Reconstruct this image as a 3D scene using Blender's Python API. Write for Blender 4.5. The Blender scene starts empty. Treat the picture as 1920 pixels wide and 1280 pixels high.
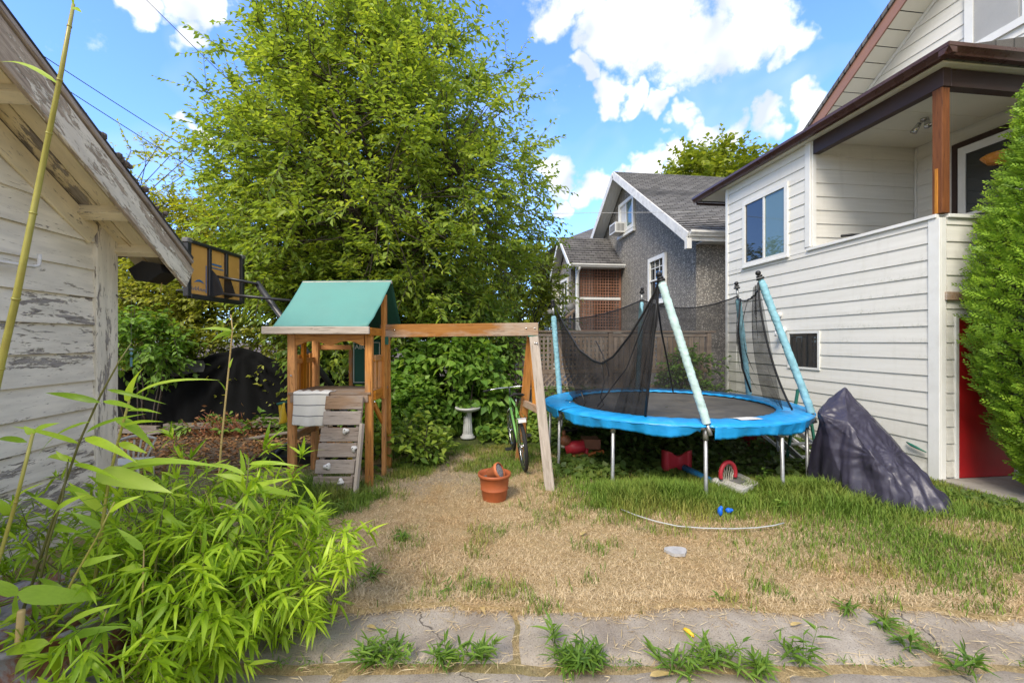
import bpy, bmesh, math, random
import numpy as np
from mathutils import Vector, Matrix, Euler
random.seed(11)
rng = np.random.default_rng(11)
SC = bpy.context.scene
COL = SC.collection
PI = math.pi
FPX, CAMH = 800.0, 1.70            # focal length in photo pixels (1920 wide), eye height in metres
TH = math.atan2(102, 800)          # the yard's buildings are turned this much from the view axis

# ---------------------------------------------------------------- camera, world, sun, exposure
cam = bpy.data.cameras.new('camera'); cam.sensor_width = 36.0; cam.lens = FPX/1920*36.0
cam.clip_start = 0.05; cam.clip_end = 3000
camo = bpy.data.objects.new('camera', cam); COL.objects.link(camo)
camo.location = (0, 0, CAMH); camo.rotation_euler = (PI/2, 0, 0)
SC.camera = camo
SUN_EL, SUN_AZ = math.radians(46), math.radians(207)   # azimuth clockwise from +Y: behind and left of the camera
EXPOSURE = 1.46
SKY_STRENGTH = 0.15

class NT:
    def __init__(s, tree): s.t = tree; tree.nodes.clear()
    def __call__(s, typ, ins=None, **props):
        n = s.t.nodes.new(typ)
        for k, v in props.items(): setattr(n, k, v)
        for k, v in (ins or {}).items():
            sk = n.inputs[k]
            if isinstance(v, bpy.types.NodeSocket): s.t.links.new(v, sk)
            else: sk.default_value = v
        return n
    def math(s, op, a, b=0.0, c=0.0, clamp=False):
        n = s('ShaderNodeMath', {0: a, 1: b, 2: c}, operation=op); n.use_clamp = clamp; return n.outputs[0]
    def vmath(s, op, a, b=(0, 0, 0)):
        n = s('ShaderNodeVectorMath', {0: a, 1: b}, operation=op); return n
    def mix(s, f, a, b, blend='MIX'):
        n = s('ShaderNodeMix', data_type='RGBA', blend_type=blend)
        for i, v in ((0, f), (6, a), (7, b)):
            if isinstance(v, bpy.types.NodeSocket): s.t.links.new(v, n.inputs[i])
            else: n.inputs[i].default_value = (*v, 1) if isinstance(v, (tuple, list)) and len(v) == 3 else v
        return n.outputs[2]
    def ramp(s, f, stops, interp='LINEAR'):
        n = s('ShaderNodeValToRGB', {0: f}); r = n.color_ramp; r.interpolation = interp
        while len(r.elements) < len(stops): r.elements.new(0.5)
        for e, (p, c) in zip(r.elements, stops):
            e.position = p; e.color = (*c, 1) if len(c) == 3 else c
        return n.outputs[0]
    def mr(s, v, a, b, c=0.0, d=1.0, smooth=False):
        n = s('ShaderNodeMapRange', {0: v, 1: a, 2: b, 3: c, 4: d}, interpolation_type='SMOOTHSTEP' if smooth else 'LINEAR'); return n.outputs[0]
    def noise(s, vec, scale, detail=3.0, rough=0.5, dist=0.0):
        n = s('ShaderNodeTexNoise', {'Scale': scale, 'Detail': detail, 'Roughness': rough, 'Distortion': dist})
        if vec is not None: s.t.links.new(vec, n.inputs['Vector'])
        return n

wd = bpy.data.worlds.new('World'); SC.world = wd; wd.use_nodes = True
W = NT(wd.node_tree)
sky = W('ShaderNodeTexSky', sky_type='NISHITA', sun_disc=False, sun_elevation=SUN_EL, sun_rotation=SUN_AZ,
        altitude=50.0, air_density=1.0, dust_density=0.6, ozone_density=1.6)
dirn = W('ShaderNodeTexCoord').outputs['Generated']
warp = W.noise(dirn, 7.0, 4.0, 0.62)
wv = W.vmath('SCALE', W.vmath('SUBTRACT', warp.outputs['Color'], (0.5, 0.5, 0.5)).outputs[0]); wv.inputs[3].default_value = 0.21
dv = W.vmath('NORMALIZE', W.vmath('ADD', dirn, wv.outputs[0]).outputs[0]).outputs[0]
# cumulus banks: direction on the sky (image offsets / focal length) and angular radius
clouds = [(1030, 40, .085), (1110, 70, .10), (1200, 30, .15), (1310, 70, .15), (1420, 40, .13), (1490, 95, .075), (1060, -60, .15), (1250, -90, .2), (1420, -90, .16),
          (1090, 160, .055), (1140, 168, .06), (1200, 172, .06), (1250, 182, .05),
          (1300, 240, .065), (1370, 250, .075), (1450, 238, .06), (1535, 190, .05), (1560, 230, .07),
          (1050, 335, .07), (1120, 350, .085), (1190, 330, .085), (1260, 310, .08), (1060, 385, .06), (1340, 320, .08),
          (335, 85, .055), (310, 0, .07), (230, 0, .05), (375, 10, .05), (360, 225, .035), (-200, 120, .16), (-330, 60, .2), (2050, 60, .2), (2300, 150, .25)]
acc = None
for u, v, r in clouds:
    d = Vector(((u-960)/FPX, 1, (640-v)/FPX)).normalized()
    dt = W('ShaderNodeVectorMath', {0: dv, 1: d}, operation='DOT_PRODUCT').outputs['Value']
    m = W.mr(dt, math.cos(r*0.70), math.cos(r*0.0))
    acc = m if acc is None else W.math('MAXIMUM', acc, m)
gen = W.noise(dirn, 2.6, 3.0, 0.55)                       # unseen clouds behind and beside the view, thickened to make the fill light whiter
back = W.mr(W('ShaderNodeSeparateXYZ', {0: dirn}).outputs[1], 0.35, 0.0)
genm = W.math('MULTIPLY', W.mr(gen.outputs[0], 0.32, 0.48), back)
acc = W.math('MAXIMUM', acc, genm)
det = W.noise(dirn, 17.0, 5.0, 0.66)
dens = W.math('ADD', acc, W.math('MULTIPLY', W.math('SUBTRACT', det.outputs[0], 0.5), 1.7))
wisp = W.math('MULTIPLY', W.mr(W.noise(dirn, 4.0, 3.0, 0.6, 0.6).outputs[0], 0.50, 0.78), 0.28)
cm = W.math('MAXIMUM', W.mr(dens, 0.16, 0.85, 0.0, 0.97, True), wisp)
shade = W.mr(W.noise(dirn, 11.0, 2.5).outputs[0], 0.35, 0.62)
ccol = W.mix(shade, (2.0, 2.2, 2.6), (3.7, 3.7, 3.7))
zen = W.vmath('MULTIPLY', sky.outputs[0], (0.60, 0.80, 1.22)).outputs[0]
skyc = W.mix(cm, zen, ccol)
bg = W('ShaderNodeBackground', {0: skyc, 1: SKY_STRENGTH})
wd.cycles.sampling_method = 'MANUAL'; wd.cycles.sample_map_resolution = 512
wo = W('ShaderNodeOutputWorld'); wd.node_tree.links.new(bg.outputs[0], wo.inputs[0])

sl = bpy.data.lights.new('sun', 'SUN'); sl.energy = 1.6; sl.angle = math.radians(22); sl.color = (1.0, 0.91, 0.78)
so = bpy.data.objects.new('sun', sl); COL.objects.link(so)
sd = Vector((math.sin(SUN_AZ)*math.cos(SUN_EL), math.cos(SUN_AZ)*math.cos(SUN_EL), math.sin(SUN_EL)))
so.rotation_euler = sd.to_track_quat('Z', 'Y').to_euler(); so.location = sd*40
vs = SC.view_settings; vs.view_transform = 'Standard'; vs.look = 'None'; vs.exposure = EXPOSURE; vs.gamma = 1.0; vs.use_curve_mapping = False
SC.render.engine = 'CYCLES'
SC.cycles.transparent_max_bounces = 8; SC.cycles.max_bounces = 5; SC.cycles.diffuse_bounces = 4; SC.cycles.glossy_bounces = 2; SC.cycles.transmission_bounces = 3

# ---------------------------------------------------------------- helpers
def P(u, v, Y): return Vector(((u-960)/FPX*Y, Y, CAMH+(640-v)/FPX*Y))      # point seen at photo pixel (u, v) at depth Y
def G(u, v, z=0.0):
    Y = (CAMH-z)*FPX/(v-640); return Vector(((u-960)/FPX*Y, Y, z))          # point on the ground seen at (u, v)

def link(o): COL.objects.link(o); return o
def tag(o, label=None, cat=None, group=None, kind=None):
    for k, v in (('label', label), ('category', cat), ('group', group), ('kind', kind)):
        if v: o[k] = v
    return o
def thing(name, label, cat, loc=(0, 0, 0), rotz=0.0, group=None):
    o = bpy.data.objects.new(name, None); link(o); o.location = loc; o.rotation_euler = (0, 0, rotz); o.empty_display_size = 0.1
    return tag(o, label, cat, group)
def obj(name, me, mat=None, parent=None, mtx=None):
    o = bpy.data.objects.new(name, me); link(o)
    if mat is not None and (not me.materials): me.materials.append(mat)
    if parent is not None: o.parent = parent
    if mtx is not None: o.matrix_basis = mtx
    return o
def smooth(me, on=True):
    me.polygons.foreach_set('use_smooth', [on]*len(me.polygons)); return me
def orient(v0, f):      # outward winding for a convex shape
    c = sum((Vector(v) for v in v0), Vector())/len(v0); out = []
    for q in f:
        p = [Vector(v0[i]) for i in q]; n = (p[1]-p[0]).cross(p[2]-p[0])
        out.append(tuple(q) if n.dot(sum(p, Vector())/len(p)-c) >= 0 else tuple(reversed(q)))
    return out
_cb = {}
def cbox(dx, dy, dz, c=0.004, mat=None):       # chamfered box, centred, cached by size and material
    key = (round(dx, 4), round(dy, 4), round(dz, 4), c, mat.name if mat else '')
    if key in _cb: return _cb[key]
    h = (dx/2, dy/2, dz/2); c = min(c, min(h)*0.45); V = []; idx = {}
    for sx in (-1, 1):
        for sy in (-1, 1):
            for sz in (-1, 1):
                for a in range(3):
                    p = [sx*(h[0]-c), sy*(h[1]-c), sz*(h[2]-c)]; p[a] = (sx, sy, sz)[a]*h[a]
                    idx[(sx, sy, sz, a)] = len(V); V.append(tuple(p))
    Fc = []
    for a in range(3):
        b, d = (a+1) % 3, (a+2) % 3
        for s in (-1, 1):
            q = []
            for (i, j) in ((-1, -1), (1, -1), (1, 1), (-1, 1)):
                k = [0, 0, 0]; k[a] = s; k[b] = i; k[d] = j; q.append(idx[(*k, a)])
            Fc.append(q)
    for a in range(3):
        b, d = (a+1) % 3, (a+2) % 3
        for i in (-1, 1):
            for j in (-1, 1):
                k0 = [0, 0, 0]; k0[a] = -1; k0[b] = i; k0[d] = j; k1 = list(k0); k1[a] = 1
                Fc.append([idx[(*k0, b)], idx[(*k1, b)], idx[(*k1, d)], idx[(*k0, d)]])
    for sx in (-1, 1):
        for sy in (-1, 1):
            for sz in (-1, 1): Fc.append([idx[(sx, sy, sz, 0)], idx[(sx, sy, sz, 1)], idx[(sx, sy, sz, 2)]])
    me = bpy.data.meshes.new('box'); me.from_pydata(V, [], orient(V, Fc))
    if mat: me.materials.append(mat)
    _cb[key] = me; return me
def frame(p0, p1, up=(0, 0, 1)):
    p0, p1 = Vector(p0), Vector(p1); x = (p1-p0).normalized(); up = Vector(up)
    if abs(x.dot(up)) > 0.98: up = Vector((0, 1, 0))
    y = up.cross(x).normalized(); z = x.cross(y)
    m = Matrix((x, y, z)).transposed().to_4x4(); m.translation = (p0+p1)/2; return m
def beam(name, p0, p1, w, t, mat, parent, up=(0, 0, 1), c=0.004):   # bar from p0 to p1; w across (local y), t along up (local z)
    L = (Vector(p1)-Vector(p0)).length
    return obj(name, cbox(L, w, t, c, mat), None, parent, frame(p0, p1, up))
def box(name, lo, hi, mat, parent, c=0.004):    # axis-aligned in parent's space; long axis is local x so that grain follows it
    lo, hi = Vector(lo), Vector(hi); d = [abs(hi[i]-lo[i]) for i in range(3)]; m = (lo+hi)/2
    a = max(range(3), key=lambda i: d[i])
    if a == 0: mt = Matrix.Translation(m); s = d
    elif a == 1: mt = Matrix.Translation(m) @ Matrix.Rotation(PI/2, 4, 'Z'); s = (d[1], d[0], d[2])
    else: mt = Matrix.Translation(m) @ Matrix.Rotation(-PI/2, 4, 'Y'); s = (d[2], d[1], d[0])
    return obj(name, cbox(s[0], s[1], s[2], c, mat), None, parent, mt)

class MB:       # collects shapes for ONE mesh
    def __init__(s): s.v = []; s.f = []
    def add(s, V, Fc):
        b = len(s.v); s.v += [tuple(p) for p in V]; s.f += [tuple(i+b for i in q) for q in Fc]; return s
    def box(s, lo, hi, m=None):
        V = [Vector((x, y, z)) for x in (lo[0], hi[0]) for y in (lo[1], hi[1]) for z in (lo[2], hi[2])]
        Fc = orient(V, [(0, 1, 3, 2), (4, 6, 7, 5), (0, 4, 5, 1), (2, 3, 7, 6), (0, 2, 6, 4), (1, 5, 7, 3)])
        if m: V = [m @ p for p in V]
        return s.add(V, Fc)
    def tube(s, pts, r, n=8, cap=True, closed=False):
        pts = [Vector(p) for p in pts]; k = len(pts); rs = r if isinstance(r, (list, tuple)) else [r]*k
        V = []; prev = None
        for i, p in enumerate(pts):
            if closed: t = (pts[(i+1) % k]-pts[i-1]).normalized()
            else: t = (pts[min(i+1, k-1)]-pts[max(i-1, 0)]).normalized()
            if prev is None:
                a = Vector((0, 0, 1)) if abs(t.z) < 0.9 else Vector((1, 0, 0)); x = a.cross(t).normalized()
            else: x = (prev-t*prev.dot(t)).normalized()
            prev = x; y = t.cross(x)
            V += [p+(x*math.cos(2*PI*j/n)+y*math.sin(2*PI*j/n))*rs[i] for j in range(n)]
        Fc = []
        for i in range(k if closed else k-1):
            a, b = i*n, ((i+1) % k)*n
            Fc += [(a+j, a+(j+1) % n, b+(j+1) % n, b+j) for j in range(n)]
        if cap and not closed: Fc += [tuple(range(n-1, -1, -1)), tuple((k-1)*n+j for j in range(n))]
        return s.add(V, Fc)
    def lathe(s, prof, n=24, c=(0, 0, 0), m=None):       # prof: (r, z) from bottom to top
        V = []; Fc = []
        for r, z in prof: V += [Vector((c[0]+r*math.cos(2*PI*j/n), c[1]+r*math.sin(2*PI*j/n), c[2]+z)) for j in range(n)]
        for i in range(len(prof)-1): Fc += [(i*n+j, i*n+(j+1) % n, (i+1)*n+(j+1) % n, (i+1)*n+j) for j in range(n)]
        if m: V = [m @ p for p in V]
        return s.add(V, Fc)
    def grid(s, fn, nu, nv, closeu=False):
        V = [fn(i/(nu if closeu else nu-1), j/(nv-1)) for j in range(nv) for i in range(nu)]
        Fc = []
        for j in range(nv-1):
            for i in range(nu if closeu else nu-1):
                a, b = j*nu+i, j*nu+(i+1) % nu; Fc.append((a, b, b+nu, a+nu))
        return s.add(V, Fc)
    def ball(s, c, r, n=12, k=8):
        rr = r if isinstance(r, (tuple, list)) else (r, r, r); c = Vector(c)
        return s.grid(lambda u, v: c+Vector((rr[0]*math.sin(PI*max(v, 1e-3))*math.cos(2*PI*u), rr[1]*math.sin(PI*max(v, 1e-3))*math.sin(2*PI*u), -rr[2]*math.cos(PI*v))), n, k, True)
    def prism(s, poly, d):       # polygon (list of Vector) extruded by vector d
        poly = [Vector(p) for p in poly]; d = Vector(d); n = len(poly); V = poly+[p+d for p in poly]
        nrm = (poly[1]-poly[0]).cross(poly[2]-poly[0]); fl = nrm.dot(d) > 0
        Fc = [tuple(range(n))[::-1] if fl else tuple(range(n)), tuple(range(n, 2*n)) if fl else tuple(range(2*n-1, n-1, -1))]
        for i in range(n):
            j = (i+1) % n; q = (i, j, n+j, n+i); Fc.append(q if fl else q[::-1])
        return s.add(V, Fc)
    def build(s, name, mat, parent=None, sm=False, solid=0.0, mtx=None):
        me = bpy.data.meshes.new(name); me.from_pydata(s.v, [], s.f); me.update()
        if sm: smooth(me)
        o = obj(name, me, mat, parent, mtx)
        if solid:
            md = o.modifiers.new('solid', 'SOLIDIFY'); md.thickness = solid; md.offset = 0
        return o

def npmesh(name, V, T, nper=3):      # fast mesh from numpy arrays
    me = bpy.data.meshes.new(name); me.vertices.add(len(V)); me.vertices.foreach_set('co', np.ascontiguousarray(V, dtype=np.float32).ravel())
    k = len(T); me.loops.add(k*nper); me.loops.foreach_set('vertex_index', np.ascontiguousarray(T, dtype=np.int32).ravel())
    me.polygons.add(k); me.polygons.foreach_set('loop_start', np.arange(0, k*nper, nper, dtype=np.int32))
    try: me.polygons.foreach_set('loop_total', np.full(k, nper, dtype=np.int32))
    except Exception: pass
    me.update(calc_edges=True); return me
def nrm(a): return a/np.maximum(np.linalg.norm(a, axis=-1, keepdims=True), 1e-9)
def leaf_arrays(pos, d, n, L, Wd, fold=0.25, droop=0.15, lance=False):
    pos, d, n = np.asarray(pos, float), nrm(np.asarray(d, float)), np.asarray(n, float)
    side = nrm(np.cross(d, n)); n = np.cross(side, d); N = len(pos)
    L = np.broadcast_to(np.asarray(L, float), (N,))[:, None]; Wd = np.broadcast_to(np.asarray(Wd, float), (N,))[:, None]
    dr = np.array([0, 0, -1.0])
    def pt(t, s, up): return pos+d*L*t+side*Wd*s+n*(Wd*up)+dr*(L*droop*t*t)
    if not lance:
        V = np.stack([pt(0, 0, 0), pt(.45, .5, fold), pt(1, 0, 0), pt(.45, -.5, fold)], 1).reshape(-1, 3)
        T = np.array([[0, 1, 2], [0, 2, 3]]); k = 4
    else:
        V = np.stack([pt(0, 0, 0), pt(.22, .46, fold), pt(.22, 0, 0), pt(.22, -.46, fold), pt(.6, .36, fold*.8), pt(.6, 0, 0), pt(.6, -.36, fold*.8), pt(1, 0, 0)], 1).reshape(-1, 3)
        T = np.array([[0, 2, 1], [0, 3, 2], [1, 2, 5], [1, 5, 4], [2, 3, 6], [2, 6, 5], [4, 5, 7], [5, 6, 7]]); k = 8
    return V, (np.arange(N)[:, None, None]*k+T[None]).reshape(-1, 3)
def leaves(name, pos, d, n, L, Wd, mat, parent=None, **kw):
    V, T = leaf_arrays(pos, d, n, L, Wd, **kw); return obj(name, npmesh(name, V, T), mat, parent)
def tubes_np(P0, P1, r0, r1, n=3):     # many straight tapered twigs in one array
    P0, P1 = np.asarray(P0, float), np.asarray(P1, float); t = nrm(P1-P0); N = len(P0)
    a = np.where(np.abs(t[:, 2:3]) < .9, np.array([[0, 0, 1.]]), np.array([[1., 0, 0]])); x = nrm(np.cross(a, t)); y = np.cross(t, x)
    r0 = np.broadcast_to(np.asarray(r0, float), (N,))[:, None]; r1 = np.broadcast_to(np.asarray(r1, float), (N,))[:, None]
    R = []
    for (p, r) in ((P0, r0), (P1, r1)):
        for j in range(n): R.append(p+(x*math.cos(2*PI*j/n)+y*math.sin(2*PI*j/n))*r)
    V = np.stack(R, 1).reshape(-1, 3); T = []
    for j in range(n):
        k = (j+1) % n; T += [[j, k, n+k], [j, n+k, n+j]]
    return V, (np.arange(N)[:, None, None]*2*n+np.array(T)[None]).reshape(-1, 3)
def merge_np(parts):
    Vs, Ts, b = [], [], 0
    for V, T in parts: Vs.append(V); Ts.append(T+b); b += len(V)
    return np.concatenate(Vs), np.concatenate(Ts)
# ---------------------------------------------------------------- materials
def material(name):
    m = bpy.data.materials.new(name); m.use_nodes = True; N = NT(m.node_tree); return m, N
def finish(m, N, col, rough=0.7, bump=None, bs=0.3, bd=0.01, metal=0.0, spec=0.4, nodes=None):
    b = N('ShaderNodeBsdfPrincipled', {'Metallic': metal, 'Specular IOR Level': spec})
    for k, v in (('Base Color', col), ('Roughness', rough)):
        if isinstance(v, bpy.types.NodeSocket): m.node_tree.links.new(v, b.inputs[k])
        else: b.inputs[k].default_value = (*v, 1) if isinstance(v, tuple) else v
    if bump is not None:
        bn = N('ShaderNodeBump', {'Strength': bs, 'Distance': bd, 'Height': bump}); m.node_tree.links.new(bn.outputs[0], b.inputs['Normal'])
    o = N('ShaderNodeOutputMaterial'); m.node_tree.links.new(b.outputs[0], o.inputs[0]); return m
def ocoord(N, sc=(1, 1, 1), rand=True):
    c = N('ShaderNodeTexCoord').outputs['Object']
    if rand:
        r = N('ShaderNodeObjectInfo').outputs['Random']
        off = N('ShaderNodeCombineXYZ', {0: N.math('MULTIPLY', r, 37.0), 1: N.math('MULTIPLY', r, 91.0), 2: N.math('MULTIPLY', r, 53.0)}).outputs[0]
        c = N.vmath('ADD', c, off).outputs[0]
    return N.vmath('MULTIPLY', c, sc).outputs[0]
def wcoord(N): return N('ShaderNodeNewGeometry').outputs['Position']
def plain(name, col, rough=0.6, var=0.12, scale=6.0, metal=0.0, bump=0.15, spec=0.4, fine=60.0, dirt=0.0, dirtcol=(.12, .10, .07)):
    m, N = material(name); c = ocoord(N)
    n = N.noise(c, scale, 4.0, 0.6)
    f = N.noise(c, fine, 3.0, 0.6)
    d = tuple(x*(1-var) for x in col); h = tuple(min(1, x*(1+var)) for x in col)
    cc = N.mix(N.mr(n.outputs[0], 0.3, 0.7), d, h)
    if dirt: cc = N.mix(N.math('MULTIPLY', N.mr(N.noise(c, scale*1.7, 5.0, 0.65).outputs[0], 0.5, 0.72), dirt), cc, dirtcol)
    rr = N.mr(n.outputs[0], 0.3, 0.7, max(0, rough-0.08), min(1, rough+0.08))
    return finish(m, N, cc, rr, f.outputs[0], bump, 0.003, metal, spec)
def wood(name, dark, light, grey=None, greyamt=0.0, grain=1.0, rough=0.75):
    m, N = material(name); c = ocoord(N, (1.2, 14*grain, 14*grain)); c2 = ocoord(N, (5, 60*grain, 60*grain))
    n = N.noise(c, 1.6, 5.0, 0.6, 1.2); n2 = N.noise(c2, 1.0, 4.0, 0.65, 0.6)
    t = N.math('ADD', N.math('MULTIPLY', n.outputs[0], 0.65), N.math('MULTIPLY', n2.outputs[0], 0.35))
    col = N.ramp(t, [(0.32, dark), (0.52, tuple((a+b)/2 for a, b in zip(dark, light))), (0.70, light)])
    r = N('ShaderNodeObjectInfo').outputs['Random']
    hv = N('ShaderNodeHueSaturation', {'Value': N.mr(r, 0, 1, 0.78, 1.2), 'Saturation': N.mr(r, 1, 0, 0.85, 1.1), 'Color': col}); col = hv.outputs[0]
    if grey:
        g = N.mr(N.noise(ocoord(N, (1.0, 3, 3)), 1.3, 5.0, 0.65).outputs[0], 0.62-greyamt*0.45, 0.80-greyamt*0.45)
        col = N.mix(N.math('MULTIPLY', g, 0.9), col, N.mix(n2.outputs[0], tuple(x*0.55 for x in grey), tuple(min(1, x*1.25) for x in grey)))
    crack = N.mr(n2.outputs[0], 0.30, 0.40)
    col = N.mix(crack, tuple(x*0.35 for x in dark), col)
    return finish(m, N, col, rough, n2.outputs[0], 0.35, 0.004)
def leafmat(name, cols, trans=0.35, rough=0.5, hueshift=0.0):
    m, N = material(name)
    g = N('ShaderNodeNewGeometry'); r = N('ShaderNodeObjectInfo').outputs['Random']
    f = N.math('FRACT', N.math('ADD', g.outputs['Random Per Island'], r))
    big = N.noise(g.outputs['Position'], 1.1, 3.0)
    f2 = N.math('ADD', N.math('MULTIPLY', f, 0.6), N.math('MULTIPLY', N.mr(big.outputs[0], 0.3, 0.7), 0.4))
    k = len(cols)-1
    vein = N.noise(N.vmath('MULTIPLY', N('ShaderNodeTexCoord').outputs['Object'], (2, 26, 26)).outputs[0], 3.0, 2.0)
    col = N.ramp(N.math('ADD', f2, N.math('MULTIPLY', N.math('SUBTRACT', vein.outputs[0], 0.5), 0.35)), [(i/k, c) for i, c in enumerate(cols)])
    b = N('ShaderNodeBsdfPrincipled', {'Base Color': col, 'Roughness': rough, 'Specular IOR Level': 0.35})
    tr = N('ShaderNodeBsdfTranslucent', {'Color': N.mix(1.0, col, (1.35, 1.3, 0.6), 'MULTIPLY')})
    ms = N('ShaderNodeMixShader', {0: trans, 1: b.outputs[0], 2: tr.outputs[0]})
    o = N('ShaderNodeOutputMaterial'); m.node_tree.links.new(ms.outputs[0], o.inputs[0]); return m

MT = {}
MT['wood_orange'] = wood('stained_wood', (.36, .125, .02), (.74, .335, .068), (.36, .27, .19), 0.12)
MT['wood_beam'] = wood('worn_stained_beam', (.27, .11, .03), (.50, .25, .09), (.42, .33, .25), 0.45)
MT['wood_grey'] = wood('weathered_wood', (.20, .15, .115), (.46, .385, .32), (.36, .31, .27), 0.4)
MT['wood_pale'] = wood('bleached_wood', (.30, .25, .20), (.58, .51, .44))
MT['wood_deck'] = wood('deck_wood', (.20, .12, .07), (.40, .27, .17), (.36, .31, .27), 0.3)
MT['wood_fence'] = wood('fence_wood', (.17, .12, .085), (.37, .275, .20), (.38, .33, .28), 0.25)
MT['wood_lattice'] = wood('red_brown_lattice', (.17, .075, .045), (.36, .18, .11))
MT['wood_log'] = wood('old_board', (.11, .085, .065), (.27, .22, .175), (.25, .22, .2), 0.3)
MT['post_brown'] = wood('varnished_post', (.13, .045, .018), (.27, .105, .04))
MT['bark'] = wood('bark', (.035, .026, .02), (.10, .078, .06), grain=0.4)
MT['white_trim'] = plain('white_trim', (.76, .76, .73), 0.45, 0.05, 3.0, dirt=0.15, dirtcol=(.45, .43, .36))
MT['white_plastic'] = plain('white_plastic', (.80, .80, .80), 0.35, 0.04)
MT['white_weathered'] = plain('weathered_white_paint', (.70, .69, .66), 0.6, 0.12, 5.0, dirt=0.5, dirtcol=(.36, .34, .30))
MT['brown_metal'] = plain('brown_metal', (.075, .034, .028), 0.30, 0.15, 4.0, spec=0.6)
MT['brown_fascia'] = plain('brown_fascia', (.30, .155, .105), 0.5, 0.08, 3.0)
MT['dark_brown'] = plain('dark_brown_beam', (.045, .024, .02), 0.5, 0.2, 3.0)
MT['soffit'] = plain('cream_soffit', (.72, .70, .60), 0.5, 0.04, 3.0)
MT['red_door'] = plain('red_door', (.47, .012, .014), 0.45, 0.12, 3.0, spec=0.5, dirt=0.25, dirtcol=(.18, .02, .02))
MT['roof_edge'] = plain('roof_edge', (.10, .10, .10), 0.8, 0.2, 12.0)
MT['black_plastic'] = plain('black_plastic', (.012, .012, .013), 0.45, 0.2)
MT['black_rubber'] = plain('black_rubber', (.02, .02, .02), 0.8, 0.2)
MT['steel'] = plain('galvanised_steel', (.42, .43, .43), 0.45, 0.2, 9.0, metal=0.75, dirt=0.35, dirtcol=(.22, .18, .14))
MT['black_metal'] = plain('black_metal', (.03, .032, .036), 0.4, 0.2, spec=0.6)
MT['chrome'] = plain('chrome', (.6, .6, .6), 0.2, 0.1, metal=1.0)
MT['green_frame'] = plain('green_frame_paint', (.18, .42, .10), 0.35, 0.1)
MT['mat_black'] = plain('trampoline_mat', (.085, .082, .075), 0.75, 0.35, 2.0, dirt=0.6, dirtcol=(.16, .14, .10))
MT['foam'] = plain('blue_foam_sleeve', (.25, .50, .585), 0.55, 0.18, 12.0, bump=0.4, dirt=0.2, dirtcol=(.35, .5, .5))
MT['foam_pale'] = plain('faded_foam_sleeve', (.46, .62, .60), 0.6, 0.15, 12.0, bump=0.4)
MT['canvas'] = plain('green_canvas', (.095, .27, .24), 0.6, 0.06, 2.5, bump=0.2, fine=220, dirt=0.12, dirtcol=(.15, .3, .26))
MT['canvas_dark'] = plain('dark_green_canvas', (.012, .085, .06), 0.7, 0.1, 5.0, fine=220)
MT['green_metal'] = plain('green_bracket', (.02, .13, .09), 0.5, 0.1)
MT['chalk'] = plain('white_print', (.55, .62, .58), 0.8, 0.15)
MT['plaster'] = plain('pale_stone', (.56, .56, .54), 0.8, 0.10, 8.0, dirt=0.45, dirtcol=(.28, .29, .25))
MT['hold'] = plain('pale_hold', (.66, .65, .62), 0.6, 0.1, 20.0, dirt=0.2)
MT['terracotta'] = plain('terracotta_plastic', (.36, .095, .032), 0.5, 0.12, 6.0, dirt=0.25, dirtcol=(.22, .10, .06))
MT['terracotta_light'] = plain('terracotta_pot', (.50, .15, .055), 0.6, 0.1, 6.0)
MT['soil'] = plain('potting_soil', (.10, .085, .075), 0.95, 0.7, 60.0, bump=1.0)
MT['gravel_soil'] = plain('speckled_soil', (.20, .19, .19), 0.95, 0.9, 90.0, bump=1.0)
MT['red_plastic'] = plain('red_plastic', (.42, .025, .038), 0.4, 0.12, 5.0, dirt=0.2, dirtcol=(.25, .04, .04))
MT['blue_plastic'] = plain('blue_plastic', (.022, .17, .36), 0.4, 0.12, 5.0)
MT['bright_blue'] = plain('bright_blue_plastic', (.01, .13, .62), 0.4, 0.1)
MT['yellow_plastic'] = plain('yellow_plastic', (.70, .47, .03), 0.5, 0.1)
MT['brown_plastic'] = plain('brown_plastic', (.20, .075, .035), 0.5, 0.2)
MT['orange_plastic'] = plain('orange_plastic', (.55, .17, .05), 0.5, 0.15)
MT['grey_plastic'] = plain('speckled_grey_plastic', (.50, .49, .46), 0.7, 0.12, 70.0, dirt=0.2)
MT['dark_grey'] = plain('dark_grey_plastic', (.16, .16, .16), 0.6, 0.1)
MT['cord'] = plain('pale_cord', (.42, .40, .32), 0.9, 0.2)
MT['tarp'] = plain('black_shade_cloth', (.005, .0052, .0055), 0.85, 0.35, 3.0, bump=0.5, spec=0.12, fine=150)
MT['tarp_light'] = plain('grey_mesh_patch', (.13, .13, .13), 0.8, 0.3, 40.0)
MT['concrete_porch'] = plain('porch_concrete', (.30, .27, .235), 0.9, 0.15, 4.0, bump=0.6, fine=140, dirt=0.4)
MT['stone'] = plain('flat_stone', (.40, .39, .38), 0.9, 0.2, 20.0, bump=0.8, fine=90)
MT['cane'] = plain('bamboo_cane', (.32, .30, .065), 0.35, 0.22, 5.0, dirt=0.35, dirtcol=(.22, .13, .04))
MT['cane_dark'] = plain('dark_bamboo_cane', (.12, .12, .035), 0.4, 0.3, 5.0)
MT['cane_dry'] = plain('dry_bamboo_cane', (.45, .33, .13), 0.5, 0.2, 5.0)
MT['amber'] = plain('amber_backboard', (.72, .40, .11), 0.25, 0.06, 3.0, spec=0.5)
MT['print_blue'] = plain('blue_print', (.04, .17, .40), 0.4, 0.05)
MT['hose'] = plain('pale_hose', (.42, .43, .42), 0.5, 0.1)
MT['wire'] = plain('wire', (.03, .03, .033), 0.6, 0.1)
MT['wire_pale'] = plain('pale_wire', (.5, .5, .5), 0.6, 0.1)
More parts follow.
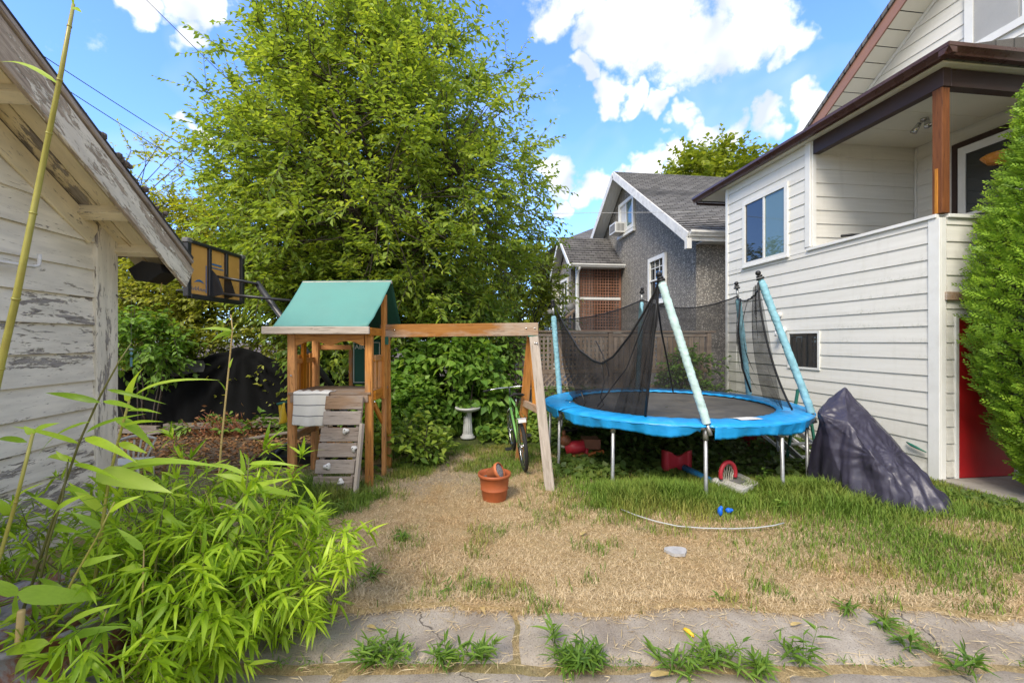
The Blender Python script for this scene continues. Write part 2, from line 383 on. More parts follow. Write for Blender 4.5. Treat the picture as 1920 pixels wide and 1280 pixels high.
MT['curtain'] = plain('pale_blind', (.55, .55, .54), 0.8, 0.05)
MT['interior'] = plain('dark_interior', (.03, .028, .026), 0.9, 0.2)
MT['lamp_glass'] = plain('orange_lamp_glass', (.75, .30, .05), 0.3, 0.1)
MT['ac_white'] = plain('off_white_appliance', (.66, .66, .64), 0.5, 0.05)
MT['chair_white'] = plain('weathered_white_resin', (.62, .59, .52), 0.6, 0.1, 8.0)
MT['brick_red'] = plain('dry_red_leaf', (.28, .10, .05), 0.8, 0.4)

def glass(name, tint=(.02, .025, .028)):
    m, N = material(name); w = N.noise(ocoord(N), 1.5, 2.0)
    return finish(m, N, tint, 0.02, w.outputs[0], 0.04, 0.02, 0.0, 0.9)
MT['glass'] = glass('window_glass'); MT['glass_pale'] = glass('pale_glass', (.10, .17, .17))

def siding_mat():
    m, N = material('cream_siding'); p = wcoord(N); c = ocoord(N, (0.5, 8, 8))
    n = N.noise(c, 2.0, 4.0, 0.6); big = N.noise(p, 0.9, 4.0, 0.6)
    col = N.mix(N.mr(n.outputs[0], 0.3, 0.7), (.68, .665, .61), (.77, .755, .70))
    # mildew creeps up from the drip edge of some courses
    lz = N('ShaderNodeSeparateXYZ', {0: N('ShaderNodeTexCoord').outputs['Object']}).outputs[2]
    edge = N.mr(lz, 0.10, 0.0, 0.0, 1.0)
    spot = N.mr(N.noise(p, 26.0, 5.0, 0.7).outputs[0], 0.5, 0.68)
    mil = N.math('MULTIPLY', N.math('MULTIPLY', N.mr(big.outputs[0], 0.52, 0.68), spot), edge, clamp=True)
    col = N.mix(N.math('MULTIPLY', mil, 0.8), col, (.24, .26, .17))
    streak = N.mr(N.noise(N.vmath('MULTIPLY', p, (9, 9, 1.2)).outputs[0], 1.0, 4.0).outputs[0], 0.55, 0.8)
    col = N.mix(N.math('MULTIPLY', streak, 0.18), col, (.42, .40, .32))
    wz = N('ShaderNodeSeparateXYZ', {0: p}).outputs[2]; gr = N.math('MULTIPLY', N.mr(wz, 0.75, 0.02), N.mr(N.noise(p, 6.0, 5.0, 0.65).outputs[0], 0.36, 0.66)); col = N.mix(N.math('MULTIPLY', gr, 0.6), col, (.30, .28, .20))
    return finish(m, N, col, 0.5, N.noise(ocoord(N, (3, 60, 60)), 1.0, 3.0).outputs[0], 0.12, 0.003)
MT['siding'] = siding_mat()

def peel_mat(name, amt, paint=(.70, .67, .56), stretch=(1.3, 7, 7), wd=((.17, .15, .135), (.42, .39, .355))):
    m, N = material(name); c = ocoord(N, stretch); f = ocoord(N, (6, 55, 55))
    warpn = N.noise(c, 2.0, 4.0)
    big = N.noise(N.vmath('ADD', c, N.vmath('MULTIPLY', warpn.outputs['Color'], (.5, .5, .5)).outputs[0]).outputs[0], 1.0, 8.0, 0.68)
    flakes = N.noise(ocoord(N, (7, 34, 34)), 1.0, 6.0, 0.7, 0.8)
    r = N('ShaderNodeObjectInfo').outputs['Random']
    t = N.math('ADD', N.math('MULTIPLY', big.outputs[0], 0.62), N.math('MULTIPLY', flakes.outputs[0], 0.38))
    th = N.mr(r, 0, 1, 0.53-amt-0.05, 0.53-amt+0.07)
    d = N.math('SUBTRACT', t, th)
    pm = N.mr(d, -0.004, 0.004)                                  # 1 = paint left
    gr = N.noise(f, 1.0, 4.0, 0.65)
    bare = N.ramp(gr.outputs[0], [(0.3, wd[0]), (0.7, wd[1])])
    pc = N.mix(N.mr(N.noise(c, 2.2, 4.0).outputs[0], 0.35, 0.7), tuple(x*0.78 for x in paint), paint)
    crack = N.mr(N.noise(ocoord(N, (9, 90, 90)), 1.0, 3.0, 0.6, 1.0).outputs[0], 0.30, 0.36)
    pc = N.mix(crack, (.25, .22, .17), pc)
    edge = N.mr(d, 0.004, 0.02)
    pc = N.mix(edge, (.36, .31, .22), pc)
    col = N.mix(pm, bare, pc)
    hgt = N.math('ADD', N.math('MULTIPLY', pm, 0.7), N.math('MULTIPLY', gr.outputs[0], 0.3))
    return finish(m, N, col, 0.75, hgt, 0.9, 0.004)
MT['peel'] = peel_mat('peeling_cream_paint', 0.11, (.84, .79, .67))
MT['peel_rake'] = peel_mat('peeling_rake_paint', 0.02, (.80, .73, .60), (1.0, 5, 5), ((.24, .185, .135), (.56, .46, .35)))
MT['peel_trim'] = peel_mat('cream_trim_paint', 0.15, (.82, .77, .64))
MT['peel_soffit'] = peel_mat('bounce_lit_soffit_paint', 0.15, (.88, .78, .54), (1.6, 4, 4))  # yellowish paint, lightened in the colour for light bounced off the ground

def shingle_mat(name, dark, light):
    m, N = material(name)
    p = N('ShaderNodeTexCoord').outputs['Object']; r = N('ShaderNodeObjectInfo').outputs['Random']
    c = ocoord(N)
    br = N('ShaderNodeTexBrick', {'Vector': N.vmath('MULTIPLY', c, (1, 1, 1)).outputs[0], 'Scale': 1.0, 'Mortar Size': 0.012, 'Brick Width': 0.26, 'Row Height': 0.118,
          'Color1': (*dark, 1), 'Color2': (*light, 1), 'Mortar': (.02, .02, .02, 1)})
    n = N.noise(wcoord(N), 90.0, 4.0, 0.7); st = N.noise(wcoord(N), 1.6, 4.0, 0.6)
    col = N.mix(N.mr(n.outputs[0], 0.3, 0.7), N.mix(1.0, br.outputs[0], (.65, .65, .65), 'MULTIPLY'), N.mix(1.0, br.outputs[0], (1.4, 1.38, 1.34), 'MULTIPLY'))
    col = N.mix(N.mr(st.outputs[0], 0.4, 0.75, 0.0, 0.45), col, (.17, .165, .15))
    return finish(m, N, col, 0.9, n.outputs[0], 0.6, 0.01)
MT['shingle'] = shingle_mat('grey_shingles', (.15, .147, .145), (.27, .265, .26))
MT['shingle_dark'] = shingle_mat('dark_shingles', (.08, .076, .075), (.16, .152, .148))

def pebble_mat():
    m, N = material('pebble_dash'); p = wcoord(N)
    v = N('ShaderNodeTexVoronoi', {'Vector': p, 'Scale': 34.0}, feature='F1')
    col = N.ramp(N('ShaderNodeSeparateColor', {0: v.outputs['Color']}).outputs[0], [(0.0, (.12, .107, .092)), (0.45, (.26, .235, .20)), (0.75, (.38, .345, .30)), (1.0, (.66, .61, .54))])
    col = N.mix(N.mr(v.outputs['Distance'], 0.3, 0.75), col, (.15, .145, .135))
    col = N.mix(N.mr(N.noise(p, 0.7, 4.0).outputs[0], 0.35, 0.75, 0, 0.3), col, (.19, .183, .17))
    return finish(m, N, col, 0.9, v.outputs['Distance'], -0.9, 0.03)
MT['pebble'] = pebble_mat()

def concrete_mat():
    m, N = material('old_concrete'); p = wcoord(N)
    n = N.noise(p, 3.0, 6.0, 0.65); v = N.noise(p, 110.0, 4.0, 0.7); st = N.noise(p, 1.4, 5.0, 0.6)
    col = N.ramp(n.outputs[0], [(0.3, (.225, .185, .145)), (0.55, (.36, .31, .25)), (0.75, (.46, .405, .335))])
    col = N.mix(N.mr(v.outputs[0], 0.36, 0.44), (.12, .11, .095), col)
    col = N.mix(N.mr(v.outputs[0], 0.60, 0.68, 0, 0.5), col, (.55, .53, .49))
    col = N.mix(N.mr(st.outputs[0], 0.48, 0.7, 0, 0.75), col, (.21, .165, .115))
    vc = N('ShaderNodeTexVoronoi', {'Vector': N.vmath('ADD', p, N.vmath('MULTIPLY', n.outputs['Color'], (.25, .25, .25)).outputs[0]).outputs[0], 'Scale': 0.42}, feature='DISTANCE_TO_EDGE')
    col = N.mix(N.mr(vc.outputs['Distance'], 0.0, 0.004), (.06, .05, .04), col)
    h = N.math('ADD', v.outputs[0], N.math('MULTIPLY', n.outputs[0], 2.0))
    return finish(m, N, col, 0.92, h, 0.6, 0.008)
MT['concrete'] = concrete_mat()

def ground_mat():
    m, N = material('yard_soil_and_thatch'); p = wcoord(N)
    at = N('ShaderNodeAttribute', attribute_name='cover'); s = N('ShaderNodeSeparateColor', {0: at.outputs['Color']})
    n = N.noise(p, 40.0, 5.0, 0.7); b = N.noise(p, 5.0, 5.0, 0.65)
    st = N.noise(N.vmath('MULTIPLY', p, (120, 30, 30)).outputs[0], 1.0, 4.0, 0.7, 1.5)
    straw = N.ramp(st.outputs[0], [(0.3, (.25, .17, .08)), (0.5, (.50, .37, .19)), (0.72, (.68, .53, .31))])
    straw = N.mix(N.mr(b.outputs[0], 0.35, 0.7), straw, N.mix(1.0, straw, (.85, .8, .68), 'MULTIPLY'))
    green = N.ramp(n.outputs[0], [(0.3, (.04, .055, .012)), (0.7, (.16, .19, .045))])
    dirt = N.ramp(n.outputs[0], [(0.3, (.055, .038, .025)), (0.55, (.135, .095, .062)), (0.75, (.24, .18, .125))])
    col = N.mix(s.outputs[1], straw, green); col = N.mix(s.outputs[0], col, dirt)
    sandy = N.ramp(n.outputs[0], [(0.3, (.16, .12, .08)), (0.5, (.42, .33, .215)), (0.75, (.56, .46, .32))])
    col = N.mix(s.outputs[2], col, sandy)
    h = N.math('ADD', n.outputs[0], st.outputs[0])
    return finish(m, N, col, 0.95, h, 0.9, 0.02)
MT['ground'] = ground_mat()

def grass_mat():
    m, N = material('grass_blades'); at = N('ShaderNodeAttribute', attribute_name='bladecol').outputs['Color']
    b = N('ShaderNodeBsdfPrincipled', {'Base Color': at, 'Roughness': 0.6, 'Specular IOR Level': 0.25})
    t = N('ShaderNodeBsdfTranslucent', {'Color': at}); ms = N('ShaderNodeMixShader', {0: 0.3, 1: b.outputs[0], 2: t.outputs[0]})
    o = N('ShaderNodeOutputMaterial'); m.node_tree.links.new(ms.outputs[0], o.inputs[0]); return m
MT['grass'] = grass_mat()

def net_mat(name, f, col=(.012, .012, .013)):
    m, N = material(name); p = ocoord(N, rand=False)
    n = N.mr(N.noise(N.vmath('MULTIPLY', p, (2, 2, 6)).outputs[0], 1.5, 4.0).outputs[0], 0.3, 0.7, f-0.09, f+0.09)
    b = N('ShaderNodeBsdfDiffuse', {0: (*col, 1)}); t = N('ShaderNodeBsdfTransparent')
    ms = N('ShaderNodeMixShader', {0: n, 1: t.outputs[0], 2: b.outputs[0]})
    o = N('ShaderNodeOutputMaterial'); m.node_tree.links.new(ms.outputs[0], o.inputs[0]); return m
MT['net'] = net_mat('black_safety_net', 0.60, (.03, .03, .032)); MT['net_thin'] = net_mat('thin_safety_net', 0.52, (.03, .03, .032)); MT['net_dense'] = net_mat('gathered_net', 0.72, (.03, .03, .032))

def pad_mat():
    m, N = material('blue_vinyl_pad'); c = ocoord(N)
    n = N.noise(c, 6.0, 4.0, 0.6); w = N.noise(c, 2.2, 3.0)
    col = N.mix(N.mr(n.outputs[0], 0.3, 0.7), (.008, .25, .60), (.016, .35, .76))
    col = N.mix(N.mr(N.noise(c, 3.0, 5.0, 0.7).outputs[0], 0.55, 0.8, 0, 0.5), col, (.12, .42, .66))
    return finish(m, N, col, 0.38, N.noise(c, 9.0, 3.0).outputs[0], 0.5, 0.02, 0.0, 0.5)
MT['pad'] = pad_mat()
def cover_mat():
    m, N = material('purple_grey_cover'); c = ocoord(N, rand=False)
    n = N.noise(c, 4.0, 4.0, 0.6); w = N.noise(N.vmath('MULTIPLY', c, (5, 5, 1.6)).outputs[0], 1.6, 4.0, 0.6, 1.5); f = N.noise(c, 300.0, 2.0)
    cr = N.noise(c, 11.0, 4.0, 0.6, 0.8)
    col = N.mix(N.mr(n.outputs[0], 0.3, 0.7), (.030, .027, .046), (.046, .042, .068))
    h = N.math('ADD', N.math('MULTIPLY', w.outputs[0], 0.5), N.math('ADD', N.math('MULTIPLY', cr.outputs[0], 0.45), N.math('MULTIPLY', f.outputs[0], 0.02)))
    return finish(m, N, col, 0.42, h, 0.25, 0.02, 0.0, 0.5)
MT['cover'] = cover_mat()
def rust_mat():
    m, N = material('rusty_sheet_metal'); c = ocoord(N)
    n = N.noise(c, 5.0, 6.0, 0.7, 0.5); f = N.noise(c, 60.0, 4.0, 0.7)
    col = N.ramp(n.outputs[0], [(0.36, (.16, .15, .165)), (0.47, (.26, .25, .26)), (0.55, (.23, .10, .06)), (0.68, (.10, .035, .022))])
    return finish(m, N, col, N.mr(n.outputs[0], 0.4, 0.6, 0.45, 0.9), f.outputs[0], 0.5, 0.004, 0.2)
MT['rust'] = rust_mat()
def towel_mat():
    m, N = material('striped_towel'); c = N('ShaderNodeTexCoord').outputs['UV']
    v = N('ShaderNodeSeparateXYZ', {0: c}).outputs[1]
    s = None
    for k in (.18, .46, .74):
        d = N.math('LESS_THAN', N.math('ABSOLUTE', N.math('SUBTRACT', v, k)), 0.012); s = d if s is None else N.math('MAXIMUM', s, d)
    n = N.noise(ocoord(N), 160.0, 2.0)
    col = N.mix(s, N.mix(n.outputs[0], (.68, .66, .61), (.84, .82, .77)), (.16, .16, .17))
    return finish(m, N, col, 0.95, n.outputs[0], 0.5, 0.003)
MT['towel'] = towel_mat()

MT['leaf_tree'] = leafmat('cherry_leaves', [(0.1325, 0.2188, 0.0438), (0.2253, 0.325, 0.0562), (0.3313, 0.4312, 0.0625), (0.4903, 0.55, 0.0813)], .50, 0.4)
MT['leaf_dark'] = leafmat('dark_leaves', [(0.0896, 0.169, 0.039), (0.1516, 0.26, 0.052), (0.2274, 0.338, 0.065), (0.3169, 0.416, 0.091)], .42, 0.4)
MT['leaf_yellow'] = leafmat('yellow_green_leaves', [(0.1866, 0.22, 0.0242), (0.3148, 0.352, 0.0374), (0.4664, 0.484, 0.0495), (0.583, 0.572, 0.0825)], .5)
MT['leaf_hedge'] = leafmat('ivy_hedge_leaves', [(0.0928, 0.1313, 0.02), (0.212, 0.2562, 0.0375), (0.371, 0.4, 0.0625), (0.5168, 0.475, 0.125)], .42)
MT['leaf_bramble'] = leafmat('bramble_leaves', [(0.0763, 0.18, 0.0288), (0.1399, 0.27, 0.0408), (0.2099, 0.36, 0.054), (0.3053, 0.444, 0.084)], 0.42)
MT['leaf_ground'] = leafmat('ground_ivy_leaves', [(0.0534, 0.126, 0.0168), (0.1247, 0.2184, 0.0302), (0.2315, 0.336, 0.0403), (0.3562, 0.4368, 0.0672)], 0.35)
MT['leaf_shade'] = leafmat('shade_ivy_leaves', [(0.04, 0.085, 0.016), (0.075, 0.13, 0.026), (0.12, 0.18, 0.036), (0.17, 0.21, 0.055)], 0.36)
MT['leaf_maple'] = leafmat('maple_leaves', [(0.1, 0.15, 0.016), (0.19, 0.25, 0.026), (0.29, 0.34, 0.036), (0.38, 0.4, 0.06)], 0.42)
MT['leaf_bamboo'] = leafmat('bamboo_leaves', [(0.1341, 0.253, 0.0149), (0.2438, 0.3967, 0.0207), (0.3901, 0.5635, 0.0322), (0.5485, 0.69, 0.069)], 0.42, 0.4)
MT['leaf_young'] = leafmat('pale_bamboo_leaves', [(0.24, 0.4, 0.03), (0.34, 0.52, 0.045), (0.44, 0.61, 0.07), (0.5, 0.64, 0.12)], 0.45, 0.4)
MT['leaf_cedar'] = leafmat('cedar_sprays', [(0.1, 0.2, 0.018), (0.18, 0.32, 0.028), (0.28, 0.44, 0.04), (0.38, 0.52, 0.06)], 0.3)
MT['leaf_weed'] = leafmat('weed_leaves', [(0.0585, 0.1235, 0.0182), (0.104, 0.2015, 0.026), (0.169, 0.286, 0.039), (0.247, 0.351, 0.0585)], 0.35)
MT['leaf_straw'] = leafmat('straw_bits', [(.36, .26, .13), (.50, .38, .20), (.62, .50, .30), (.70, .60, .40)], 0.1, 0.8)
MT['leaf_dead'] = leafmat('dead_leaves', [(.10, .045, .018), (.20, .09, .035), (.30, .16, .065), (.36, .25, .13)], 0.15, 0.8)
# ---------------------------------------------------------------- ground
def vnoise(x, y, sc, seed=0):
    r = np.random.default_rng(seed).random((64, 64)); x = np.asarray(x)*sc+100; y = np.asarray(y)*sc+100
    i = np.floor(x).astype(int); j = np.floor(y).astype(int); fx = x-i; fy = y-j; fx = fx*fx*(3-2*fx); fy = fy*fy*(3-2*fy)
    a = r[i % 64, j % 64]; b = r[(i+1) % 64, j % 64]; c = r[i % 64, (j+1) % 64]; d = r[(i+1) % 64, (j+1) % 64]
    return (a*(1-fx)+b*fx)*(1-fy)+(c*(1-fx)+d*fx)*fy
def fnoise(x, y, sc, seed=0): return (vnoise(x, y, sc, seed)+.5*vnoise(x, y, sc*2.1, seed+1)+.25*vnoise(x, y, sc*4.3, seed+2))/1.75
def sstep(v, a, b): t = np.clip((np.asarray(v, float)-a)/(b-a), 0, 1); return t*t*(3-2*t)
def cover(x, y):
    x = np.asarray(x, float); y = np.asarray(y, float); n = fnoise(x, y, 1.6, 3)-.5; n2 = fnoise(x, y, 5.0, 9)-.5
    xx = x+n*.9+n2*.4; yy = y+n*.7+n2*.5
    g = sstep(xx, .15, 1.2)*sstep(yy, 3.75, 4.6)
    g = np.maximum(g, .88*sstep(xx, 1.5, 3.8)*sstep(yy, 2.6, 3.6))
    g = np.maximum(g, sstep(1-np.hypot((xx+1.85)/.75, (yy-4.75)/.65), 0, .45))
    g = np.maximum(g, .8*sstep(1-np.hypot((xx+.1)/.5, (yy-6.2)/1.1), 0, .5)); g = np.maximum(g, sstep(yy, 6.3, 6.9)*sstep(xx, -2.3, -1.7))
    g = np.maximum(g, .45*sstep(n2+n*.5, .10, .28)*sstep(3.0-yy, -.2, .3))
    g = np.maximum(g, .28*sstep(fnoise(x, y, 3.4, 71), .56, .78))
    g = np.maximum(g, sstep(1-np.hypot((xx+1.2)/.5, (yy-5.9)/.7), 0, .5))
    g = g*(1-.75*sstep(1-np.hypot((x-4.15)/.55, (y-3.85)/.3), 0, .5))
    d = sstep(yy, 5.5, 6.2)*sstep(-xx, 2.2, 2.7)
    d = np.maximum(d, sstep(yy, 4.95, 5.5)*sstep(xx, .9, 1.4)); d = np.maximum(d, sstep(yy, 7.9, 8.6)); d = np.maximum(d, sstep(-xx, 2.9, 3.5)*sstep(yy, 3.6, 4.4)*.6)
    s = sstep(1-np.hypot((xx+.62)/.95, (yy-5.55)/.95), 0, .5)
    return np.clip(d, 0, 1), np.clip(g, 0, 1), np.clip(s*(1-g), 0, 1)
xs = np.concatenate([[-1500, -500, -160, -60, -30, -18], np.arange(-12, 9.01, .07), [14, 22, 40, 90, 260, 800, 1500]])
ys = np.concatenate([[-800, -200, -60, -20, -8], np.arange(-3, 2.45, .07), np.arange(2.45, 2.95, .02), np.arange(2.95, 10.4, .07), [13, 18, 28, 50, 110, 300, 900, 2500]])
gx, gy = np.meshgrid(xs, ys, indexing='ij')
near = (np.abs(gx) < 12) & (gy > -3) & (gy < 10)
def path_edge(x): return 2.57+.20*fnoise(x, np.zeros_like(np.asarray(x, float))+3.3, 1.7, 14)+.05*(vnoise(x, np.zeros_like(np.asarray(x, float)), 11, 15)-.5)
onpath = (gy < path_edge(gx)).astype(float)
gz = np.where(near, (fnoise(gx, gy, 1.2, 21)-.5)*.05*(1-onpath)+(fnoise(gx, gy, 7.0, 25)-.5)*.016*(1-onpath*.6)-.004, 0.0)
gz = gz-np.where(near, .012*onpath, .0)+np.where(near & (onpath < .5) & (gy < 2.95), .030*(1-sstep(gy, 2.74, 2.95)), 0)+np.where(near & (onpath < .5) & (gy < 2.8), .004, 0)
Vg = np.stack([gx, gy, gz], -1).reshape(-1, 3); nx, ny = gx.shape
ii, jj = np.meshgrid(np.arange(nx-1), np.arange(ny-1), indexing='ij'); a = (ii*ny+jj).ravel()
me = npmesh('ground', Vg, np.stack([a, a+ny, a+ny+1, a+1], 1), 4); smooth(me)
ca = me.color_attributes.new('cover', 'FLOAT_COLOR', 'POINT'); d_, g_, s_ = cover(Vg[:, 0], Vg[:, 1])
ca.data.foreach_set('color', np.stack([d_, g_, s_, np.ones_like(d_)], 1).astype(np.float32).ravel())
tag(obj('ground', me, MT['ground']), kind='structure')
def gz_at(x, y):
    i = np.clip(np.searchsorted(xs, x)-1, 0, len(xs)-2); j = np.clip(np.searchsorted(ys, y)-1, 0, len(ys)-2); return gz[i, j]

# concrete path across the foreground: separate slabs
path = bpy.data.objects.new('concrete_path', None); link(path); tag(path, kind='structure')
slabs = [(-2.3, .02, 2.262, 2.76), (.035, 2.28, 2.26, 2.75), (2.34, 4.5, 2.262, 2.76), (4.515, 6.8, 2.262, 2.75),
         (-3.2, -.9, .95, 2.215), (-.885, 1.36, .95, 2.22), (1.375, 3.6, .96, 2.215), (3.615, 5.9, .95, 2.215)]
for x0, x1, y0, y1 in slabs:
    mb = MB(); nu, nv = 40, 14; zt = random.uniform(.006, .014); tx, ty = random.uniform(-.003, .003), random.uniform(-.004, .004)
    def fn(u, v, x0=x0, x1=x1, y0=y0, y1=y1, zt=zt, tx=tx, ty=ty):
        x = x0+(x1-x0)*u; y = y0+(y1-y0)*v
        e = min(u*(x1-x0), (1-u)*(x1-x0), v*(y1-y0), (1-v)*(y1-y0))
        jx = (float(vnoise(x, y, 9, 4))-.5)*.03 if e < .02 else 0; jy = (float(vnoise(x, y, 7, 5))-.5)*.04 if e < .02 else 0
        return Vector((x+jx, y+jy, zt+tx*(u-.5)+ty*(v-.5)+(float(fnoise(x, y, 4, 8))-.5)*.010-(.03 if e < 1e-6 else 0)))
    mb.grid(fn, nu, nv); mb.build('slab', MT['concrete'], path, True)

# ---------------------------------------------------------------- siding, windows
def fm(o, x, out):        # frame on a wall: local x along the wall, y outwards, z up
    x, out = Vector(x), Vector(out); m = Matrix((x, out, Vector((0, 0, 1)))).transposed().to_4x4(); m.translation = Vector(o); return m
def board(name, parent, mat, mtx, xa0, xb0, xa1, xb1, h, t0=.017, t1=.003, gap=.0):
    prof = [(0, 0), (t0, 0), (t0-.001, .008), (t1, h), (0, h)]; V = []
    for (e0, e1) in ((xa0, xa1), (xb0, xb1)):
        for (y, z) in prof: V.append((e0+(e1-e0)*z/h, y, z))
    n = len(prof); Fc = [tuple(range(n)), tuple(range(n, 2*n))]+[(i, (i+1) % n, n+(i+1) % n, n+i) for i in range(n)]
    me = bpy.data.meshes.new(name); me.from_pydata(V, [], orient(V, Fc)); return obj(name, me, mat, parent, mtx)
def siding(parent, mat, mtx, x0, x1, z0, z1, exp, openings=(), top=None, name='siding_board', t0=.017, jit=0.0):
    """courses of lapped boards on a wall frame; openings are cut out; top(x) gives a sloping upper limit"""
    k = 0; z = z0
    while z < z1-.01:
        zt = min(z+exp, z1); cuts = sorted({z, zt, *[o[2] for o in openings if z < o[2] < zt], *[o[3] for o in openings if z < o[3] < zt]})
        for za, zb in zip(cuts[:-1], cuts[1:]):
            if zb-za < .012: continue
            seg = [(x0, x1)]
            for (oa, ob, oz0, oz1) in openings:
                if oz0 < zb-1e-4 and oz1 > za+1e-4:
                    seg = [q for (a, b) in seg for q in ((a, min(b, oa)), (max(a, ob), b)) if q[1]-q[0] > .015]
            for a, b in seg:
                f0 = (za-z)/exp; f1 = (zb-z)/exp; A0, B0, A1, B1 = a, b, a, b
                if top:
                    lo0, hi0 = top(za); lo1, hi1 = top(zb); A0, B0, A1, B1 = max(a, lo0), min(b, hi0), max(a, lo1), min(b, hi1)
                    if B0-A0 < .02: continue
                    if B1-A1 < .02: A1 = B1 = (A1+B1)/2; B1 += .01
                j = random.uniform(-jit, jit)
                m = mtx @ Matrix.Translation((0, j, za)) @ Matrix.Rotation(random.uniform(-jit, jit)*.3, 4, 'Y')
                board(name, parent, mat, m, A0, B0, A1, B1, zb-za, t0-(t0-.003)*f0, t0-(t0-.003)*f1); k += 1
        z = zt
    return k
def backing(parent, mat, mtx, x0, x1, z0, z1, name='wall', th=.10, top=None):
    mb = MB()
    if top: mb.prism([(x0, -.001, z0), (x1, -.001, z0)]+[(x, -.001, z) for x, z in top], (0, -th, 0))
    else: mb.box((x0, -th, z0), (x1, -.001, z1))
    return mb.build(name, mat, parent, mtx=mtx)
def window(parent, mtx, w, h, cols=2, rows=1, trim=.07, depth=.045, mat=None, gl=None, sill=True, panes=None, mull=.045, lites=None):
    """frame with trim, sashes and panes; mtx puts (0,0,0) at the lower left outer corner"""
    mat = mat or MT['white_trim']; mb = MB()
    mb.box((0, 0, 0), (trim, depth, h)).box((w-trim, 0, 0), (w, depth, h)).box((trim, 0, h-trim), (w-trim, depth-.002, h)).box((trim, 0, 0), (w-trim, depth-.002, trim))
    iw, ih = w-2*trim, h-2*trim
    for i in range(1, cols): mb.box((trim+iw*i/cols-mull/2, 0, trim), (trim+iw*i/cols+mull/2, depth-.012, h-trim))
    for j in range(1, rows): mb.box((trim, 0, trim+ih*j/rows-mull/2), (w-trim, depth-.015, trim+ih*j/rows+mull/2))
    if sill: mb.box((-.02, 0, -.03), (w+.02, depth+.02, -.001))
    fr = mb.build('window', mat, parent, mtx=mtx)
    for i in range(cols):
        for j in range(rows):
            a = trim+iw*i/cols+mull/2*(i > 0)+.001; b = trim+iw*(i+1)/cols-mull/2*(i < cols-1)-.001
            c = trim+ih*j/rows+mull/2*(j > 0)+.001; d = trim+ih*(j+1)/rows-mull/2*(j < rows-1)-.001
            g = gl or MT['glass']
            if panes and panes[i] is not None: g = panes[i]
            MB().box((a, .004, c), (b, .012, d)).build('pane', g, fr)
            if lites and (rows == 1 or j == rows-1):
                q = MB()
                for t in range(1, lites): x = a+(b-a)*t/lites; q.box((x-.011, .013, c), (x+.011, .024, d))
                zz = c+(d-c)*.62; q.box((a, .013, zz-.011), (b, .023, zz+.011)); q.build('glazing_bar', mat, fr)
    return fr

# ---------------------------------------------------------------- the cream house on the right
HC = Vector((5.19, 5.19, 0))
house = thing('house', 'cream clapboard house with covered porch, brown gutters and a red basement door', 'house', HC, TH)
cr = MT['siding']; EXP = .205
fL = fm((0, 0, 0), (0, 1, 0), (-1, 0, 0))          # side wall facing the yard: local x = depth
fF = fm((0, 0, 0), (-1, 0, 0), (0, -1, 0))         # front wall facing the camera: local x = -x
wl = backing(house, cr, fL, 0, 4.11, 0, 3.235); wu = backing(house, cr, fL, 1.89, 4.11, 3.236, 5.02)
w1 = (2.36, 3.56, 3.215, 4.525); w2 = (1.70, 2.37, 1.235, 1.87)
siding(wl, cr, Matrix(), .10, 4.06, .05, 3.20, EXP, [w1, w2]); siding(wu, cr, Matrix(), 1.99, 4.06, 3.20, 4.98, EXP, [w1])
wf = backing(house, cr, fF, -3.6, 0, 0, 3.235)
dx0, dx1 = .205, 1.12
siding(wf, cr, Matrix(), -3.6, -.10, .05, 3.20, EXP, [(-dx1, -dx0, 0, 2.03)])
# outside corner boards
box('corner_board', (-.026, -.028, 0), (.0, .10, 3.2), MT['white_trim'], house); box('corner_board', (.001, -.026, 0), (.075, 0, 3.2), MT['white_trim'], house)
box('corner_board', (-.026, 4.05, 0), (-.001, 4.13, 5.0), MT['white_trim'], house)
box('corner_board', (-.028, 1.885, 3.27), (.0, 1.99, 5.0), MT['white_trim'], house); box('corner_board', (.001, 1.855, 3.27), (.07, 1.884, 5.0), MT['white_trim'], house)
# porch recess
fi = fm((0, 1.885, 0), (-1, 0, 0), (0, -1, 0)); wi = backing(house, cr, fi, -2.05, -.002, 2.2, 5.03); siding(wi, cr, Matrix(), -1.97, -.08, 2.3, 4.98, .225)
fd = fm((1.97, 0, 0), (0, 1, 0), (-1, 0, 0)); wdp = backing(house, cr, fd, -2.4, 1.885, 2.2, 5.0); siding(wdp, cr, Matrix(), -2.4, 1.86, 2.3, 4.98, .225, [(.35, 1.29, 2.3, 4.77)])
box('corner_board', (1.93, 1.84, 2.3), (1.968, 1.868, 4.98), MT['white_trim'], house)
box('porch_floor', (.05, -.05, 2.2), (1.96, 1.88, 2.3), MT['wood_deck'], house)
MB().box((.0, .0, 2.6), (.07, 1.885, 3.20)).build('railing_wall', cr, house); MB().box((.08, .002, 2.6), (1.97, .07, 3.20)).build('railing_wall', cr, house)
beam('railing_cap', (.02, -.0, 3.225), (.02, 1.95, 3.225), .13, .045, MT['white_trim'], house); beam('railing_cap', (.09, .02, 3.226), (2.0, .02, 3.226), .13, .045, MT['white_trim'], house)
# soffit panels over the porch, beam, post
for i in range(10):
    y0 = -.14+i*.503; box('soffit_panel', (-.12, y0, 5.0), (1.96, y0+.498, 5.02), MT['soffit'], house, .006)
beam('porch_beam', (.045, 1.84, 4.885), (.045, -.06, 4.885), .11, .225, MT['dark_brown'], house); beam('porch_beam', (.102, -.005, 4.88), (2.6, -.005, 4.88), .11, .215, MT['dark_brown'], house)
box('porch_post', (-.01, -.045, 3.255), (.10, .065, 4.77), MT['post_brown'], house); box('post_splice', (-.022, -.005, 3.255), (-.0115, .03, 3.80), MT['wood_orange'], house)
